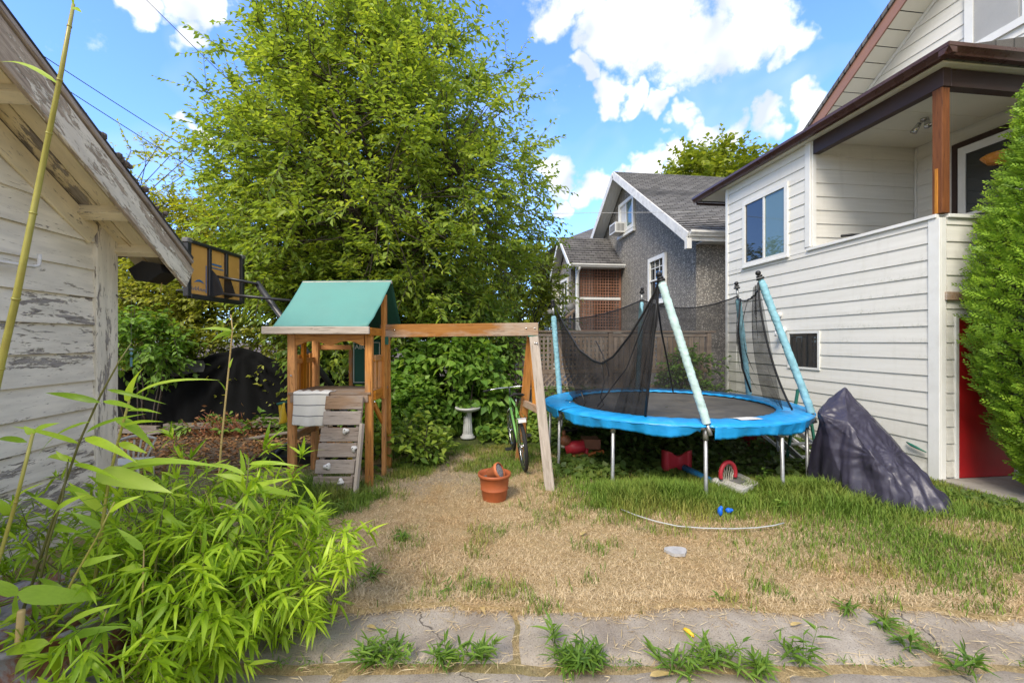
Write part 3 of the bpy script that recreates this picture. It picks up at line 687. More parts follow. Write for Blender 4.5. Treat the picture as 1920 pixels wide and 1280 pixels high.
# roof over porch and addition, with fascia and gutter
rf = MB(); rf.prism([(-.16, -.2, 5.02), (-.16, 5.08, 5.02), (-.16, 5.08, 5.13), (-.16, -.2, 5.13)], (0.001, 0, 0))
rf = MB().prism([(-.14, -.19, 5.022), (1.9, -.19, 5.022), (1.9, -.19, 5.55), (-.14, -.19, 5.135)], (0, 5.25, 0)); roofp = rf.build('porch_roof', MT['shingle_dark'], house)
def gutter(parent, p0, p1, out, mat, s=.115):
    p0, p1, out = Vector(p0), Vector(p1), Vector(out); up = Vector((0, 0, 1)); mb = MB()
    pr = [(0, 0), (.55, 0), (.62, .18), (.86, .50), (1.0, .62), (1.0, 1.0), (.90, 1.0), (.90, .70), (0, .70)]
    mb.prism([p0+out*(a*s)+up*(b*s) for a, b in pr], p1-p0); return mb.build('gutter', mat, parent)
gutter(roofp, (-.14, -.30, 5.005), (-.14, 5.08, 5.005), (-1, 0, 0), MT['brown_metal']); gutter(roofp, (2.6, -.19, 5.006), (-.25, -.19, 5.006), (0, -1, 0), MT['brown_metal'])
box('fascia', (-.139, 5.062, 4.96), (1.9, 5.085, 5.02), MT['dark_brown'], roofp)
# windows and doors
window(house, fm((0, w1[0], w1[2]), (0, 1, 0), (-1, 0, 0)), w1[1]-w1[0], w1[3]-w1[2], 2, 1, .075, .04, panes=[MT['glass_pale'], None])  # near pane tinted pale in place of its reflection of trees and light
window(house, fm((0, w2[0], w2[2]), (0, 1, 0), (-1, 0, 0)), w2[1]-w2[0], w2[3]-w2[2], 1, 1, .035, .03, MT['white_trim'], sill=False)
dr = box('basement_door', (dx0+.05, -.012, .03), (dx1-.05, .004, 1.985), MT['red_door'], house)
for lo, hi in (((dx0, -.03, .0), (dx0+.048, -.001, 2.03)), ((dx1-.048, -.03, 0), (dx1, -.001, 2.03)), ((dx0+.049, -.029, 1.988), (dx1-.049, -.001, 2.031))):
    box('door_frame', lo, hi, MT['white_trim'], house)
MB().ball((dx1-.12, -.045, 1.0), .028).build('door_handle', MT['chrome'], dr, True, mtx=dr.matrix_basis.inverted())
# porch door: dark frame, white storm door with glass, warm lamp behind
pd = MB().box((1.90, .34, 2.3), (1.955, .41, 4.70)).box((1.90, 1.22, 2.3), (1.955, 1.29, 4.70)).box((1.90, .34, 4.70), (1.955, 1.29, 4.775)).build('door_casing', MT['dark_brown'], house)
sdn = MB().box((1.905, .42, 2.3), (1.945, .52, 4.69)).box((1.905, 1.11, 2.3), (1.945, 1.21, 4.69)).box((1.906, .52, 4.57), (1.944, 1.11, 4.69)).box((1.906, .52, 3.62), (1.944, 1.11, 3.66)).box((1.906, .52, 3.36), (1.944, 1.11, 3.40)).build('storm_door', MT['white_plastic'], house)
MB().box((1.92, .521, 3.66), (1.928, 1.109, 4.569)).build('pane', MT['glass'], sdn); MB().box((1.92, .521, 2.4), (1.928, 1.109, 3.359)).build('pane', MT['glass'], sdn)
MB().box((1.92, .521, 3.401), (1.928, 1.109, 3.619)).build('pane', MT['glass'], sdn)
MB().lathe([(.02, 0), (.16, .03), (.23, .12), (.20, .14), (.02, .10)], 20, (1.86, .62, 4.22), None).build('lamp_shade', MT['lamp_glass'], house, True)
lm = MB().lathe([(.0, .06), (.05, .055), (.05, .03), (.0, .028)], 14, (1.05, 1.0, 4.94)); lmo = lm.build('porch_light', MT['chrome'], house, True)
for s in (-1, 1):
    q = MB().tube([(1.05, 1.0, 4.96), (1.05-.03, 1.0+s*.06, 4.93)], .008).tube([(1.03, 1.0+s*.05, 4.95), (.98, 1.0+s*.10, 4.83)], [.028, .045], 12); q.build('spotlight', MT['chrome'], lmo, True)
# upper gable
SL = .70; Z0 = 8.40                                  # soffit plane z = Z0 - SL*y
def gtop(z): return (-2.0, (Z0-z)/SL-.02)
yr = -.8
wg = backing(house, cr, fd, -2.4, 4.6, 5.0, 0, top=[(4.6, Z0-SL*4.6), (yr, Z0-SL*yr), (-2.4, Z0-SL*yr-SL*1.6)])
w3 = (-.25, 1.136, 6.08, 7.45)
siding(wg, cr, Matrix(), -2.0, 4.6, 5.1, 8.6, .215, [w3], gtop)
window(house, fm((1.97, w3[0], w3[2]), (0, 1, 0), (-1, 0, 0)), w3[1]-w3[0], w3[3]-w3[2], 2, 1, .11, .05, sill=False, panes=[MT['glass_pale'], MT['curtain']])
bl = MB()
for k in range(52): z = 6.20+k*.022; bl.box((1.930, .50, z), (1.937, 1.02, z+.012))
bl.build('blind', MT['curtain'], house)
rk = MB()
for (ya, yb) in ((yr, 4.75),):
    rk.prism([(1.46, ya, Z0-SL*ya), (1.46, yb, Z0-SL*yb), (1.46, yb, Z0-SL*yb+.24), (1.46, ya, Z0-SL*ya+.24)], (.03, 0, 0))
rake = rk.build('rake_fascia', MT['brown_fascia'], house)
MB().prism([(1.43, yr, Z0-SL*yr+.242), (1.43, 4.8, Z0-SL*4.8+.242), (1.43, 4.8, Z0-SL*4.8+.33), (1.43, yr, Z0-SL*yr+.33)], (2.5, 0, 0)).build('roof', MT['shingle_dark'], house)
MB().prism([(1.43, yr, Z0-SL*yr+.242), (1.43, yr-2.2, Z0-SL*yr+.242-SL*2.2), (1.43, yr-2.2, Z0-SL*yr+.33-SL*2.2), (1.43, yr, Z0-SL*yr+.33)], (2.5, 0, 0)).build('roof', MT['shingle_dark'], house)
n_s = 26
for i in range(n_s):                                  # soffit boards under the rake, running up the slope in short panels
    ya = yr+(4.7-yr)*i/n_s; yb = yr+(4.7-yr)*(i+1)/n_s-.012
    beam('soffit_panel', (1.728, ya, Z0-SL*ya+.012), (1.728, yb, Z0-SL*yb+.012), .475, .014, MT['soffit'], house, c=.005)
beam('rake_trim', (1.945, 0, Z0-.03), (1.945, 4.6, Z0-SL*4.6-.03), .025, .05, MT['white_trim'], house)
# fixtures on the side wall
v = MB().lathe([(.062, 0), (.062, .02), (.05, .03)], 16, m=fm((-.015, 2.47, 1.90), (0, 1, 0), (-1, 0, 0)) @ Matrix.Rotation(-PI/2, 4, 'X')); v.tube([(-.02, 2.47, 1.90), (-.10, 2.47, 1.90), (-.13, 2.47, 1.86), (-.13, 2.47, 1.79)], .05, 12)
v.build('dryer_vent', MT['white_plastic'], house, True)
MB().ball((-.03, 2.55, 2.18), (.03, .05, .05)).build('outlet_cap', MT['white_weathered'], house, True)
MB().tube([(-.04, .34, .40), (-.055, .27, .38), (-.055, .20, .36), (-.05, .10, .33)], [.008, .018, .016, .006], 8).build('hose_bib', MT['green_metal'], house, True)
tag(MB().box((5.0, 0, 0), (5.01, .01, .01)).build('porch_slab', MT['concrete_porch']), kind='structure') if False else None
ps = MB().box((-.04, -.78, -.05), (3.2, -.032, .035)).build('porch_slab', MT['concrete_porch']); ps.location = HC; ps.rotation_euler = (0, 0, TH); tag(ps, kind='structure')
# arm of a black chair that pokes above the porch rail
ch = thing('porch_chair', 'black chair arm just above the white porch railing', 'chair', HC+Matrix.Rotation(TH, 3, 'Z') @ Vector((.45, 1.35, 2.3)), TH)
MB().tube([(-.18, .25, 1.08), (-.05, .2, 1.09), (.35, -.1, 1.02), (.5, -.2, .6)], .022, 8).build('arm', MT['black_plastic'], ch, True)
MB().box((-.1, -.3, .42), (.45, .25, .47)).build('seat', MT['black_plastic'], ch); MB().box((.40, -.3, .47), (.44, .25, .95)).build('backrest', MT['black_plastic'], ch)
for x, y in ((-.07, -.27), (-.07, .22), (.42, -.27), (.42, .22)): MB().tube([(x, y, 0), (x, y, .42)], .02, 8).build('leg', MT['black_plastic'], ch)
# ---------------------------------------------------------------- peeling shed on the left
SO = Vector((-3.86, 4.12, 0))
shed = thing('shed', 'old shed with peeling cream paint and an overhanging gable roof', 'shed', SO, TH)
fS = fm((0, 0, 0), (0, -1, 0), (1, 0, 0))            # gable wall facing the yard: local x runs towards the camera
SS = .64; ZS = 2.64; YRS = -2.7                        # roof underside z = ZS - SS*y (shed y, ridge at YRS)
wls = backing(shed, MT['interior'], fS, 0, 5.4, 0, 0, top=[(5.4, ZS), (-YRS, ZS-SS*YRS), (0, ZS)])
siding(wls, MT['peel'], Matrix(), .20, 5.3, -.15, 4.3, .25, [], lambda z: (max(.20, (z-ZS)/SS-.0), 5.4-max(0, (z-ZS)/SS)), 'plank', .026, .004)
backing(shed, MT['peel'], fm((0, 0, 0), (1, 0, 0), (0, 1, 0)), -4, -.001, 0, ZS)
box('corner_board', (.001, -.235, 0), (.045, .012, 2.80), MT['peel_trim'], shed, .006); box('corner_board', (-.12, .001, 0), (-.001, .03, 2.6), MT['peel_trim'], shed, .006)
# frieze under the soffit, soffit boards, lookout blocks
beam('frieze_board', (.03, -.25, ZS+.16-.14), (.03, YRS, ZS-SS*YRS-.14), .03, .20, MT['peel_soffit'], shed, c=.006)
for i, (xa, xb) in enumerate(((.02, .155), (.165, .30), (.31, .44))):
    y1 = .36-.02*i
    beam('soffit_board', ((xa+xb)/2, y1, ZS-SS*y1+.02), ((xa+xb)/2, YRS, ZS-SS*YRS+.02), xb-xa, .022, MT['peel_soffit'], shed, c=.004)
for y in (-.38, -1.25): beam('lookout', (.01, y, ZS-SS*y-.05), (.44, y, ZS-SS*y-.05), .09, .10, MT['peel_soffit'], shed, up=(0, SS, 1))
for y in (.02,): beam('lookout', (-3, y, ZS-SS*y-.04), (.44, y, ZS-SS*y-.04), .07, .11, MT['peel_soffit'], shed, up=(0, SS, 1))
for s, ya in ((1, .385), (-1, YRS*2-.385)):
    def zz(y): return (ZS-SS*y) if s > 0 else (ZS-SS*YRS)-SS*(YRS-y)
    mb = MB(); mb.prism([(.44, ya, zz(ya)-.17), (.44, YRS, zz(YRS)-.17), (.44, YRS, zz(YRS)+.13), (.44, ya, zz(ya)+.13)], (.035, 0, 0))
    r = frame((.44, ya, zz(ya)), (.44, YRS, zz(YRS)))
    o = beam('rake_board', (.458, ya, zz(ya)-.02), (.458, YRS, zz(YRS)-.02), .036, .25, MT['peel_rake'], shed, c=.006)
    o2 = beam('drip_edge', (.455, ya+.03*s, zz(ya)+.155), (.455, YRS, zz(YRS)+.155), .075, .045, MT['wood_grey'], shed, c=.008)
    beam('roof', (-2.5, ya+.05*s, zz(ya)+.20), (-2.5, YRS, zz(YRS)+.20), 5.96, .035, MT['shingle_dark'], shed, c=.01)
rs = np.random.default_rng(5); mo = MB()
for k in range(60):
    y = .30-1.2*rs.random()**.8; mo.ball((.45+rs.normal(0, .03), y, ZS-SS*y+.235), rs.uniform(.012, .035), 6, 4)
mo.build('moss', MT['soil'], shed, True)['kind'] = 'stuff'
lo_ = P(272, 508, 4.22); q = MB().prism([(-.17, 0, .02), (-.03, 0, .10), (.15, 0, .07), (.17, 0, -.01), (.03, 0, -.11), (-.10, 0, -.09)], (0, .22, 0)).build('eave_box', MT['black_plastic'], None); q.location = lo_
tag(q, 'black angular plastic box wedged under the shed eave', 'box')
hk = MB().tube([(.05, -1.5, 2.265), (.075, -1.0, 2.27), (.085, -.86, 2.275), (.09, -.835, 2.29), (.09, -.83, 2.32), (.09, -.83, 2.375)], .013, 8).build('wall_hook', MT['white_weathered'], shed, True)
MB().tube([(.05, -.02, 2.15), (.07, -.02, 2.12), (.09, .0, 2.12), (.09, .04, 2.10)], .005, 6).build('nail_hook', MT['black_metal'], shed, True)
for k, pts in enumerate([[(.30, .20, 2.62), (.31, .22, 2.4), (.30, .2, 2.2)], [(.05, -.2, 2.83), (.16, .0, 2.62), (.26, .16, 2.45), (.27, .18, 2.3)]]):
    MB().tube(pts, .004, 5).build('loose_wire', MT['cane_dry'], shed, True)

# ---------------------------------------------------------------- grey pebble-dash neighbour house
NO = Vector((4.66, 10.8, 0)); nb = thing('house', 'grey pebble dash house with white gable trim behind the lattice fence', 'house', NO, TH)
RY, RZ, OV = 4.45, 7.72, .5; EZ = RZ-.687*(RY+OV)
def rz(y): return RZ-.687*abs(y-RY)
mb = MB().prism([(0, 0, 0), (0, 8.9, 0), (0, 8.9, rz(8.9)-.12), (0, RY, RZ-.12), (0, 0, rz(0)-.12)], (9, 0, 0)); mb.build('wall', MT['pebble'], nb)
def courses(parent, p_e, p_r, x0, x1, n, mat, t=.03):       # overlapping courses from eave (y,z) to ridge
    mb = MB(); (ye, ze), (yr_, zr) = p_e, p_r; dy, dz = (yr_-ye)/n, (zr-ze)/n; L = math.hypot(dy, dz); ny, nz = -dz/L*(1 if dy > 0 else -1), abs(dy)/L
    for i in range(n):
        y0, z0 = ye+dy*i, ze+dz*i; y1, z1 = y0+dy*1.02, z0+dz*1.02
        mb.prism([(x0, y0, z0), (x0, y0+ny*t, z0+nz*t), (x0, y1+ny*t*.3, z1+nz*t*.3), (x0, y1, z1)], (x1-x0, 0, 0))
    o = mb.build('roof', mat, parent); o['kind'] = 'stuff'; return o
courses(nb, (-OV, EZ), (RY, RZ), -OV, 9.5, 44, MT['shingle']); courses(nb, (2*RY+OV, EZ), (RY, RZ), -OV, 9.5, 44, MT['shingle'])
for ye in (-OV, 2*RY+OV):
    beam('rake_board', (-OV-.02, ye, EZ-.12), (-OV-.02, RY, RZ-.12), .035, .24, MT['white_weathered'], nb); 
    for k in range(5):
        xa = -OV+.01+k*.098; beam('soffit_board', (xa+.048, ye, EZ-.06), (xa+.048, RY, RZ-.06), .094, .02, MT['white_trim'], nb)
gutter(nb, (9.5, -OV-.01, EZ-.10), (-OV, -OV-.01, EZ-.10), (0, -1, 0), MT['white_weathered'], .13)
box('fascia', (-OV+.02, -OV-.009, EZ-.2), (9.5, -OV+.02, EZ-.02), MT['white_weathered'], nb); box('eave_soffit', (.0, -OV+.03, EZ-.16), (9.5, -.002, EZ-.14), MT['white_trim'], nb)
box('bracket', (-OV-.06, -OV-.06, EZ-.40), (-OV+.06, -OV+.06, EZ-.15), MT['white_weathered'], nb)
fN = lambda y, z: fm((0, y, z), (0, 1, 0), (-1, 0, 0))
ww = window(nb, fN(3.75, 5.62), 1.35, 1.12, 2, 1, .12, .07, MT['white_trim'], panes=[MT['glass_pale'], MT['curtain']])
window(nb, fN(1.53, 2.85), 1.1, 1.42, 1, 2, .12, .07, MT['white_trim'], lites=3)
box('window_shelf', (-.10, 3.7, 5.46), (-.001, 5.15, 5.56), MT['white_trim'], nb)
ac = thing('air_conditioner', 'white window air conditioner sticking out of the grey gable window', 'appliance', NO+Matrix.Rotation(TH, 3, 'Z') @ Vector((-.22, 4.78, 5.60)), TH)
MB().box((-.2, -.3, 0), (.2, .28, .36)).build('case', MT['ac_white'], ac); g = MB()
for k in range(7): g.box((-.212, -.26+k*.072, .05), (-.201, -.22+k*.072, .31))
g.build('grille', MT['dark_grey'], ac); g = MB()
for k in range(6): g.box((-.15+k*.05, -.312, .05), (-.125+k*.05, -.301, .31))
g.build('grille', MT['dark_grey'], ac)
# entrance porch of the neighbour house
PY0, PY1, PR, PZE, PZR, PX = 4.96, 7.7, 6.33, 4.52, 5.80, -1.7
courses(nb, (PY0-.28, PZE-.1), (PR, PZR), PX-.32, .1, 12, MT['shingle_dark']); courses(nb, (2*PR-PY0+.28, PZE-.1), (PR, PZR), PX-.32, .1, 12, MT['shingle_dark'])
for ye in (PY0-.28, 2*PR-PY0+.28): beam('rake_board', (PX-.33, ye, PZE-.17), (PX-.33, PR, PZR-.08), .03, .15, MT['white_trim'], nb)
for k in range(3): 
    for ye in (PY0-.28, 2*PR-PY0+.28): beam('soffit_board', (PX-.26+k*.10, ye, PZE-.14), (PX-.26+k*.10, PR, PZR-.045), .097, .015, MT['white_trim'], nb)
gutter(nb, (.0, PY0-.29, PZE-.16), (PX-.32, PY0-.29, PZE-.16), (0, -1, 0), MT['white_trim'], .11)
MB().prism([(PX, 5.75, 2.05), (PX, 7.65, 2.05), (PX, 7.65, 4.5), (PX, PR, 5.68), (PX, 5.0, 4.47), (PX, 5.75, 4.44)], (.16, 0, 0)).build('porch_wall', MT['pebble'], nb)
MB().box((PX, 7.5, 2.05), (0, 7.65, 4.45)).build('porch_wall', MT['pebble'], nb); MB().box((PX+.161, 5.75, 2.05), (PX+.9, 5.9, 4.45)).build('porch_wall', MT['pebble'], nb)
window(nb, fm((PX, 6.1, 2.75), (0, 1, 0), (-1, 0, 0)), 1.15, 1.45, 2, 2, .10, .05)
box('porch_floor', (PX-.05, PY0-.02, 1.95), (0, 7.65, 2.06), MT['white_weathered'], nb); MB().box((PX, PY0+.02, 0), (0, 7.6, 1.949)).build('porch_base', MT['pebble'], nb)
box('porch_header', (PX, PY0-.02, 4.36), (-.01, PY0+.08, 4.46), MT['white_trim'], nb); box('porch_post', (PX-.02, PY0-.02, 2.06), (PX+.07, PY0+.07, 4.36), MT['white_trim'], nb)
MB().tube([(PX+.02, PY0-.33, 4.36), (PX+.03, PY0-.20, 4.25), (PX+.03, PY0-.08, 4.15), (PX+.03, PY0-.08, 2.3), (PX+.10, PY0-.12, 2.1), (PX+.10, PY0-.12, 1.9)], .045, 8).build('downspout', MT['white_trim'], nb, True)
lt = box('railing', (PX+.1, PY0-.015, 3.22), (-.04, PY0+.06, 3.31), MT['ac_white'], nb)
n_v, n_h = 15, 21
for k in range(n_v): x = PX+.12+(k+.5)*(1.55/n_v); box('lattice_slat', (x-.017, PY0+.01, 2.07), (x+.017, PY0+.022, 4.35), MT['wood_lattice'], nb, .002)
for k in range(n_h): z = 2.10+k*(2.22/n_h); box('lattice_slat', (PX+.1, PY0+.023, z), (-.02, PY0+.035, z+.036), MT['wood_lattice'], nb, .002)
box('lattice_edge', (-.075, PY0-.01, 2.07), (-.015, PY0+.04, 4.36), MT['wood_lattice'], nb)
ac2 = tag(MB().ball((0, 0, .0), (.22, .2, .2)).box((-.2, -.16, -.3), (.2, .16, -.02)).build('kettle_grill', MT['dark_grey'], None, True), 'dark covered barbecue standing on the neighbour porch', 'grill'); ac2.location = NO+Matrix.Rotation(TH, 3, 'Z') @ Vector((PX-.12, 5.45, 2.95))
for k in range(3): MB().tube([(math.cos(k*2.1)*.1, math.sin(k*2.1)*.1, -.3), (math.cos(k*2.1)*.2, math.sin(k*2.1)*.2, -.89)], .015, 6).build('leg', MT['black_metal'], ac2)
st = thing('stair', 'dark wooden stair with railing going down from the neighbour porch', 'stair', NO+Matrix.Rotation(TH, 3, 'Z') @ Vector((PX-.05, 5.1, 0)), TH)
for k in range(8): box('tread', (-.25-k*.25, 0, 1.75-k*.22), (-.0-k*.25, .9, 1.79-k*.22), MT['wood_fence'], st)
beam('handrail', (0, 0, 2.85), (-2.0, 0, 1.05), .05, .08, MT['wood_fence'], st); beam('stringer', (0, 0, 1.8), (-2.0, 0, 0.05), .05, .2, MT['wood_fence'], st)
for k in range(12): x = -.08-k*.165; box('baluster', (x-.018, -.01, 1.75+x*.9), (x+.018, .02, 2.82+x*.9), MT['wood_fence'], st)

# ---------------------------------------------------------------- white house far behind
FO = Vector((3.1, 22, 0)); fh = thing('house', 'distant cream house with a dark hip roof seen beyond the grey gable', 'house', FO, TH)
MB().box((0, 0, 0), (8, 8.2, 6.85)).build('wall', MT['soffit'], fh)
V = [(-.6, -.6, 6.8), (8.6, -.6, 6.8), (8.6, 8.8, 6.8), (-.6, 8.8, 6.8), (3.2, 4.1, 9.0), (4.8, 4.1, 9.0)]
hb = MB().add(V, [(0, 1, 5, 4), (2, 3, 4, 5), (3, 0, 4), (1, 2, 5), (3, 2, 1, 0)]); hb.build('roof', MT['shingle_dark'], fh)
gutter(fh, (8.6, -.6, 6.72), (-.7, -.6, 6.72), (0, -1, 0), MT['black_metal'], .14); gutter(fh, (-.6, -.6, 6.72), (-.6, 8.8, 6.72), (-1, 0, 0), MT['black_metal'], .14)
for y in (.9, 4.4):
    for z in (4.6, 1.9): window(fh, fm((0, y, z), (0, 1, 0), (-1, 0, 0)), 1.5, 1.4, 2, 1, .12, .05)
window(fh, fm((2.0, 0, 4.6), (-1, 0, 0), (0, -1, 0)), 1.1, 1.3, 1, 2, .12, .05)
MB().prism([(-.9, -.2, 3.2), (-.9, 8.2, 3.2), (-.05, 8.2, 3.75), (-.05, -.2, 3.75)], (0, 0, .12)).build('lower_roof', MT['shingle'], fh)
MB().tube([(.75, -.2, 6.75), (.7, -.06, 6.4), (.7, -.05, .2)], .06, 6).build('downspout', MT['black_metal'], fh, True)

# ---------------------------------------------------------------- lattice fence between the yards
FE = Vector((-.22, 9.16, 0)); fe = thing('fence', 'tall brown wooden lattice fence standing behind the trampoline', 'fence', FE, TH); FZ = 1.88; wf_ = MT['wood_fence']
for s in (0, 2.42, 4.75): box('post', (s-.05, -.045, 0), (s+.05, .055, FZ+.02), wf_, fe)
box('cap_rail', (-.1, -.06, FZ+.021), (4.9, .07, FZ+.06), wf_, fe); 
for z, h in ((FZ-.07, .08), (1.0, .09), (.66, .08)): box('rail', (.051, -.025, z), (2.369, .035, z+h), wf_, fe); box('rail', (2.471, -.025, z), (4.699, .035, z+h), wf_, fe)
for k in range(25): x = .085+k*.0925; box('lattice_slat', (x-.022, -.012, 1.09), (x+.022, .0, FZ-.07), wf_, fe, .002)
for k in range(7): z = 1.13+k*.10; box('lattice_slat', (.051, .001, z), (2.369, .013, z+.046), wf_, fe, .002)
for k in range(17):
    x = .06+k*.135
    for sgn, yy in ((1, -.011), (-1, .003)):
        xa, xb = (x, x+.24) if sgn > 0 else (x+.24, x); xa, xb = max(.06, min(2.36, xa)), max(.06, min(2.36, xb))
        if abs(xb-xa) > .05: beam('lattice_slat', (xa, yy, .75), (xb, yy, .99), .010, .036, wf_, fe, up=(0, 1, 0) if False else (0, 0, 1), c=.002)
for k in range(17):
    x = 2.54+k*.128
    if 6 <= k <= 7:
        for z in np.arange(1.12, FZ-.1, .10): box('lattice_slat', (x-.06, .001, z), (x+.06, .012, z+.04), wf_, fe, .002)
        box('lattice_slat', (x-.02, -.012, 1.09), (x+.02, 0, FZ-.07), wf_, fe, .002); continue
    box('picket', (x-.055, -.012, .10), (x+.055, .006, FZ-.075+random.uniform(-.01, .01)), wf_, fe, .003)
for k in range(20): x = .11+k*.115; box('picket', (x-.05, .0, .05), (x+.05, .016, .655), wf_, fe, .003)
# low weathered fence behind the brambles
lf = thing('fence', 'low weathered rail fence half hidden behind the brambles', 'fence', (-2.9, 8.75, 0), TH)
for s in (.1, 1.0, 1.9, 2.6): box('post', (s-.05, 0, 0), (s+.05, .1, 1.12-.1*(s == 1.9)), MT['wood_log'], lf)
for z in (.85, .35): box('rail', (0, -.03, z), (2.7, -.001, z+.10), MT['wood_log'], lf)
for k in range(16): x = .06+k*.165; box('picket', (x, .101, .02), (x+.12, .12, .98+random.uniform(-.08, .05)), wf_, lf, .003)
# black shade cloth hung along the left fence line
X0, X1, YT = -8.6, -1.9, 8.55
prof = [(X0, 1.05), (-7.9, 1.10), (-7.2, 1.14), (-6.6, 1.28), (-5.45, 1.57), (-5.3, 1.56), (-4.6, 1.25), (-3.9, 1.1), (-3.2, 1.02), (-1.9, .95)]
px_, pz_ = zip(*prof)
def tarp(u, v):
    x = X0+(X1-X0)*u; zt = float(np.interp(x, px_, pz_)); z = zt*v
    a = math.atan2(1.6-z, x+5.4); r = math.hypot(x+5.4, 1.6-z)
    y = YT+.06*math.sin(a*17)*min(1, r)*math.exp(-r*.35)+.05*math.sin(x*5.1+z*1.3)+.03*math.sin(x*11+2*z)+(.10*(1-v))*-1.0
    if v > .9: y += .02*math.sin(x*23)
    return Vector((x, y, z-.015*math.sin(x*14)*v))
mb = MB().grid(tarp, 150, 26); tp = tag(mb.build('shade_cloth', MT['tarp'], None, True, .008), 'black shade cloth sagging from a peak along the back fence', 'cloth screen')
MB().grid(lambda u, v: tarp(.27+.09*u, .80+.17*v)+Vector((0, -.02, 0)), 20, 6).build('worn_patch', MT['tarp_light'], tp, True)
for k, x in enumerate((-7.6, -5.4, -3.4)):
    box('post', (x-.05, YT+.12, 0), (x+.05, YT+.22, float(np.interp(x, px_, pz_))+.02), MT['wood_log'], tp)
# ---------------------------------------------------------------- trees and shrubs
def unit(n, r): v = r.normal(size=(n, 3)); return nrm(v)
def lump(dirs, r, k=7, amp=.16):
    c = unit(k*2, r); s = np.zeros(len(dirs))
    for q in c: s += np.maximum(0, dirs@q-.55)*1.0
    return 1-amp+amp*2.2*np.clip(s/1.2, 0, 1)
def crown_points(n, c, rad, r, inner=.25, amp=.18):
    d = unit(n, r); rr = (inner+(1-inner)*r.random(n)**.55)*lump(d, r, amp=amp); return np.asarray(c)+d*rr[:, None]*np.asarray(rad), d
def sprays(cl, out, r, twigs, per, tl, L, Wd, upb=.25, spread=.9, droop=.25, tipup=0.0):
    """twigs radiating from clump centres, alternate leaves along each"""
    N = len(cl)*twigs; c = np.repeat(cl, twigs, 0); o = np.repeat(out, twigs, 0)
    d = nrm(o*.6+unit(N, r)*spread+np.array([0, 0, upb])); ln = tl*(.6+.8*r.random(N)); p0 = c; p1 = c+d*ln[:, None]; p1[:, 2] -= droop*ln*.4
    t = np.tile((np.arange(per)+.6)/per, N); q0 = np.repeat(p0, per, 0); q1 = np.repeat(p1, per, 0); dd = nrm(np.repeat(p1-p0, per, 0))
    pos = q0+(q1-q0)*t[:, None]
    side = nrm(np.cross(dd, np.array([0, 0, 1.])+.3*unit(len(dd), r))); alt = np.where(np.arange(len(dd)) % 2 == 0, 1, -1)[:, None]
    ld = nrm(dd*.7+side*alt*.8+.45*unit(len(dd), r)+np.array([0, 0, -.25*droop*2])); nn = nrm(np.array([0, 0, 1.])+.75*unit(len(dd), r))
    ll = L*(.65+.7*r.random(len(dd))); return (p0, p1), pos, ld, nn, ll, ll*Wd/L
def limb_path(a, b, r, n=6, bow=.12):
    a, b = np.asarray(a, float), np.asarray(b, float); L = np.linalg.norm(b-a); o = r.normal(size=3)*L*bow*.6; o[2] = abs(o[2])*.4
    t = np.linspace(0, 1, n)[:, None]; p = a+(b-a)*t+o*np.sin(PI*t)*.5; p[1:-1] += r.normal(size=(n-2, 3))*L*.02; return p
def make_tree(name, label, base, trunk_top, cc, rad, nclump, mat, seed, group=None, twigs=6, per=12, tl=.65, L=.13, Wd=.055, tr=.16, nl=8, upb=.25, droop=.25, amp=.18, inner=.25, cat='tree', extra=None, keep=None):
    r = np.random.default_rng(seed); base = np.array(base, float); root = thing(name, label, cat, base, 0, group)
    cl, out = crown_points(nclump, cc, rad, r, inner, amp)
    if keep is not None: k = keep(cl); cl, out = cl[k], out[k]
    if extra is not None: cl = np.concatenate([cl, extra]); out = np.concatenate([out, nrm(extra-np.asarray(cc))])
    mb = MB(); top = np.array(trunk_top, float); tp = limb_path(base, top, r, 6, .06); mb.tube([Vector(p-base) for p in tp], [tr*(1-.5*i/5) for i in range(6)], 9)
    samples = []
    lt, lo = crown_points(nl, cc, np.asarray(rad)*.72, r, .75, .1)
    lt[:, 2] = np.maximum(lt[:, 2], top[2]+.3)
    for p in lt:
        t = r.uniform(.45, 1.0); a = tp[0]+(tp[-1]-tp[0])*t; pa = limb_path(a, p, r, 7, .18); rr = tr*r.uniform(.35, .55)
        mb.tube([Vector(q-base) for q in pa], [rr*(1-.8*i/6) for i in range(7)], 6); samples.append(pa[2:])
    S_ = np.concatenate(samples+[tp[3:]]); tk = mb.build('trunk', MT['bark'], root, True)
    idx = np.array([np.argmin(((S_-c)**2).sum(1)+np.where(S_[:, 2] > c[2], 1.0, 0)) for c in cl]); st = S_[idx]
    mid = (st+cl)/2+r.normal(size=cl.shape)*.12; mid[:, 2] += .05
    (p0, p1), pos, ld, nn, ll, ww = sprays(cl, out, r, twigs, per, tl, L, Wd, upb, droop=droop)
    V, T = merge_np([tubes_np(st, mid, .018, .012), tubes_np(mid, cl, .012, .008), tubes_np(p0, p1, .006, .002)])
    obj('twigs', npmesh('twigs', V-base, T), MT['bark'], root)['kind'] = 'stuff'
    o = leaves('crown', pos-base, ld, nn, ll, ww, mat, root, fold=.22, droop=.18); o['kind'] = 'stuff'; return root
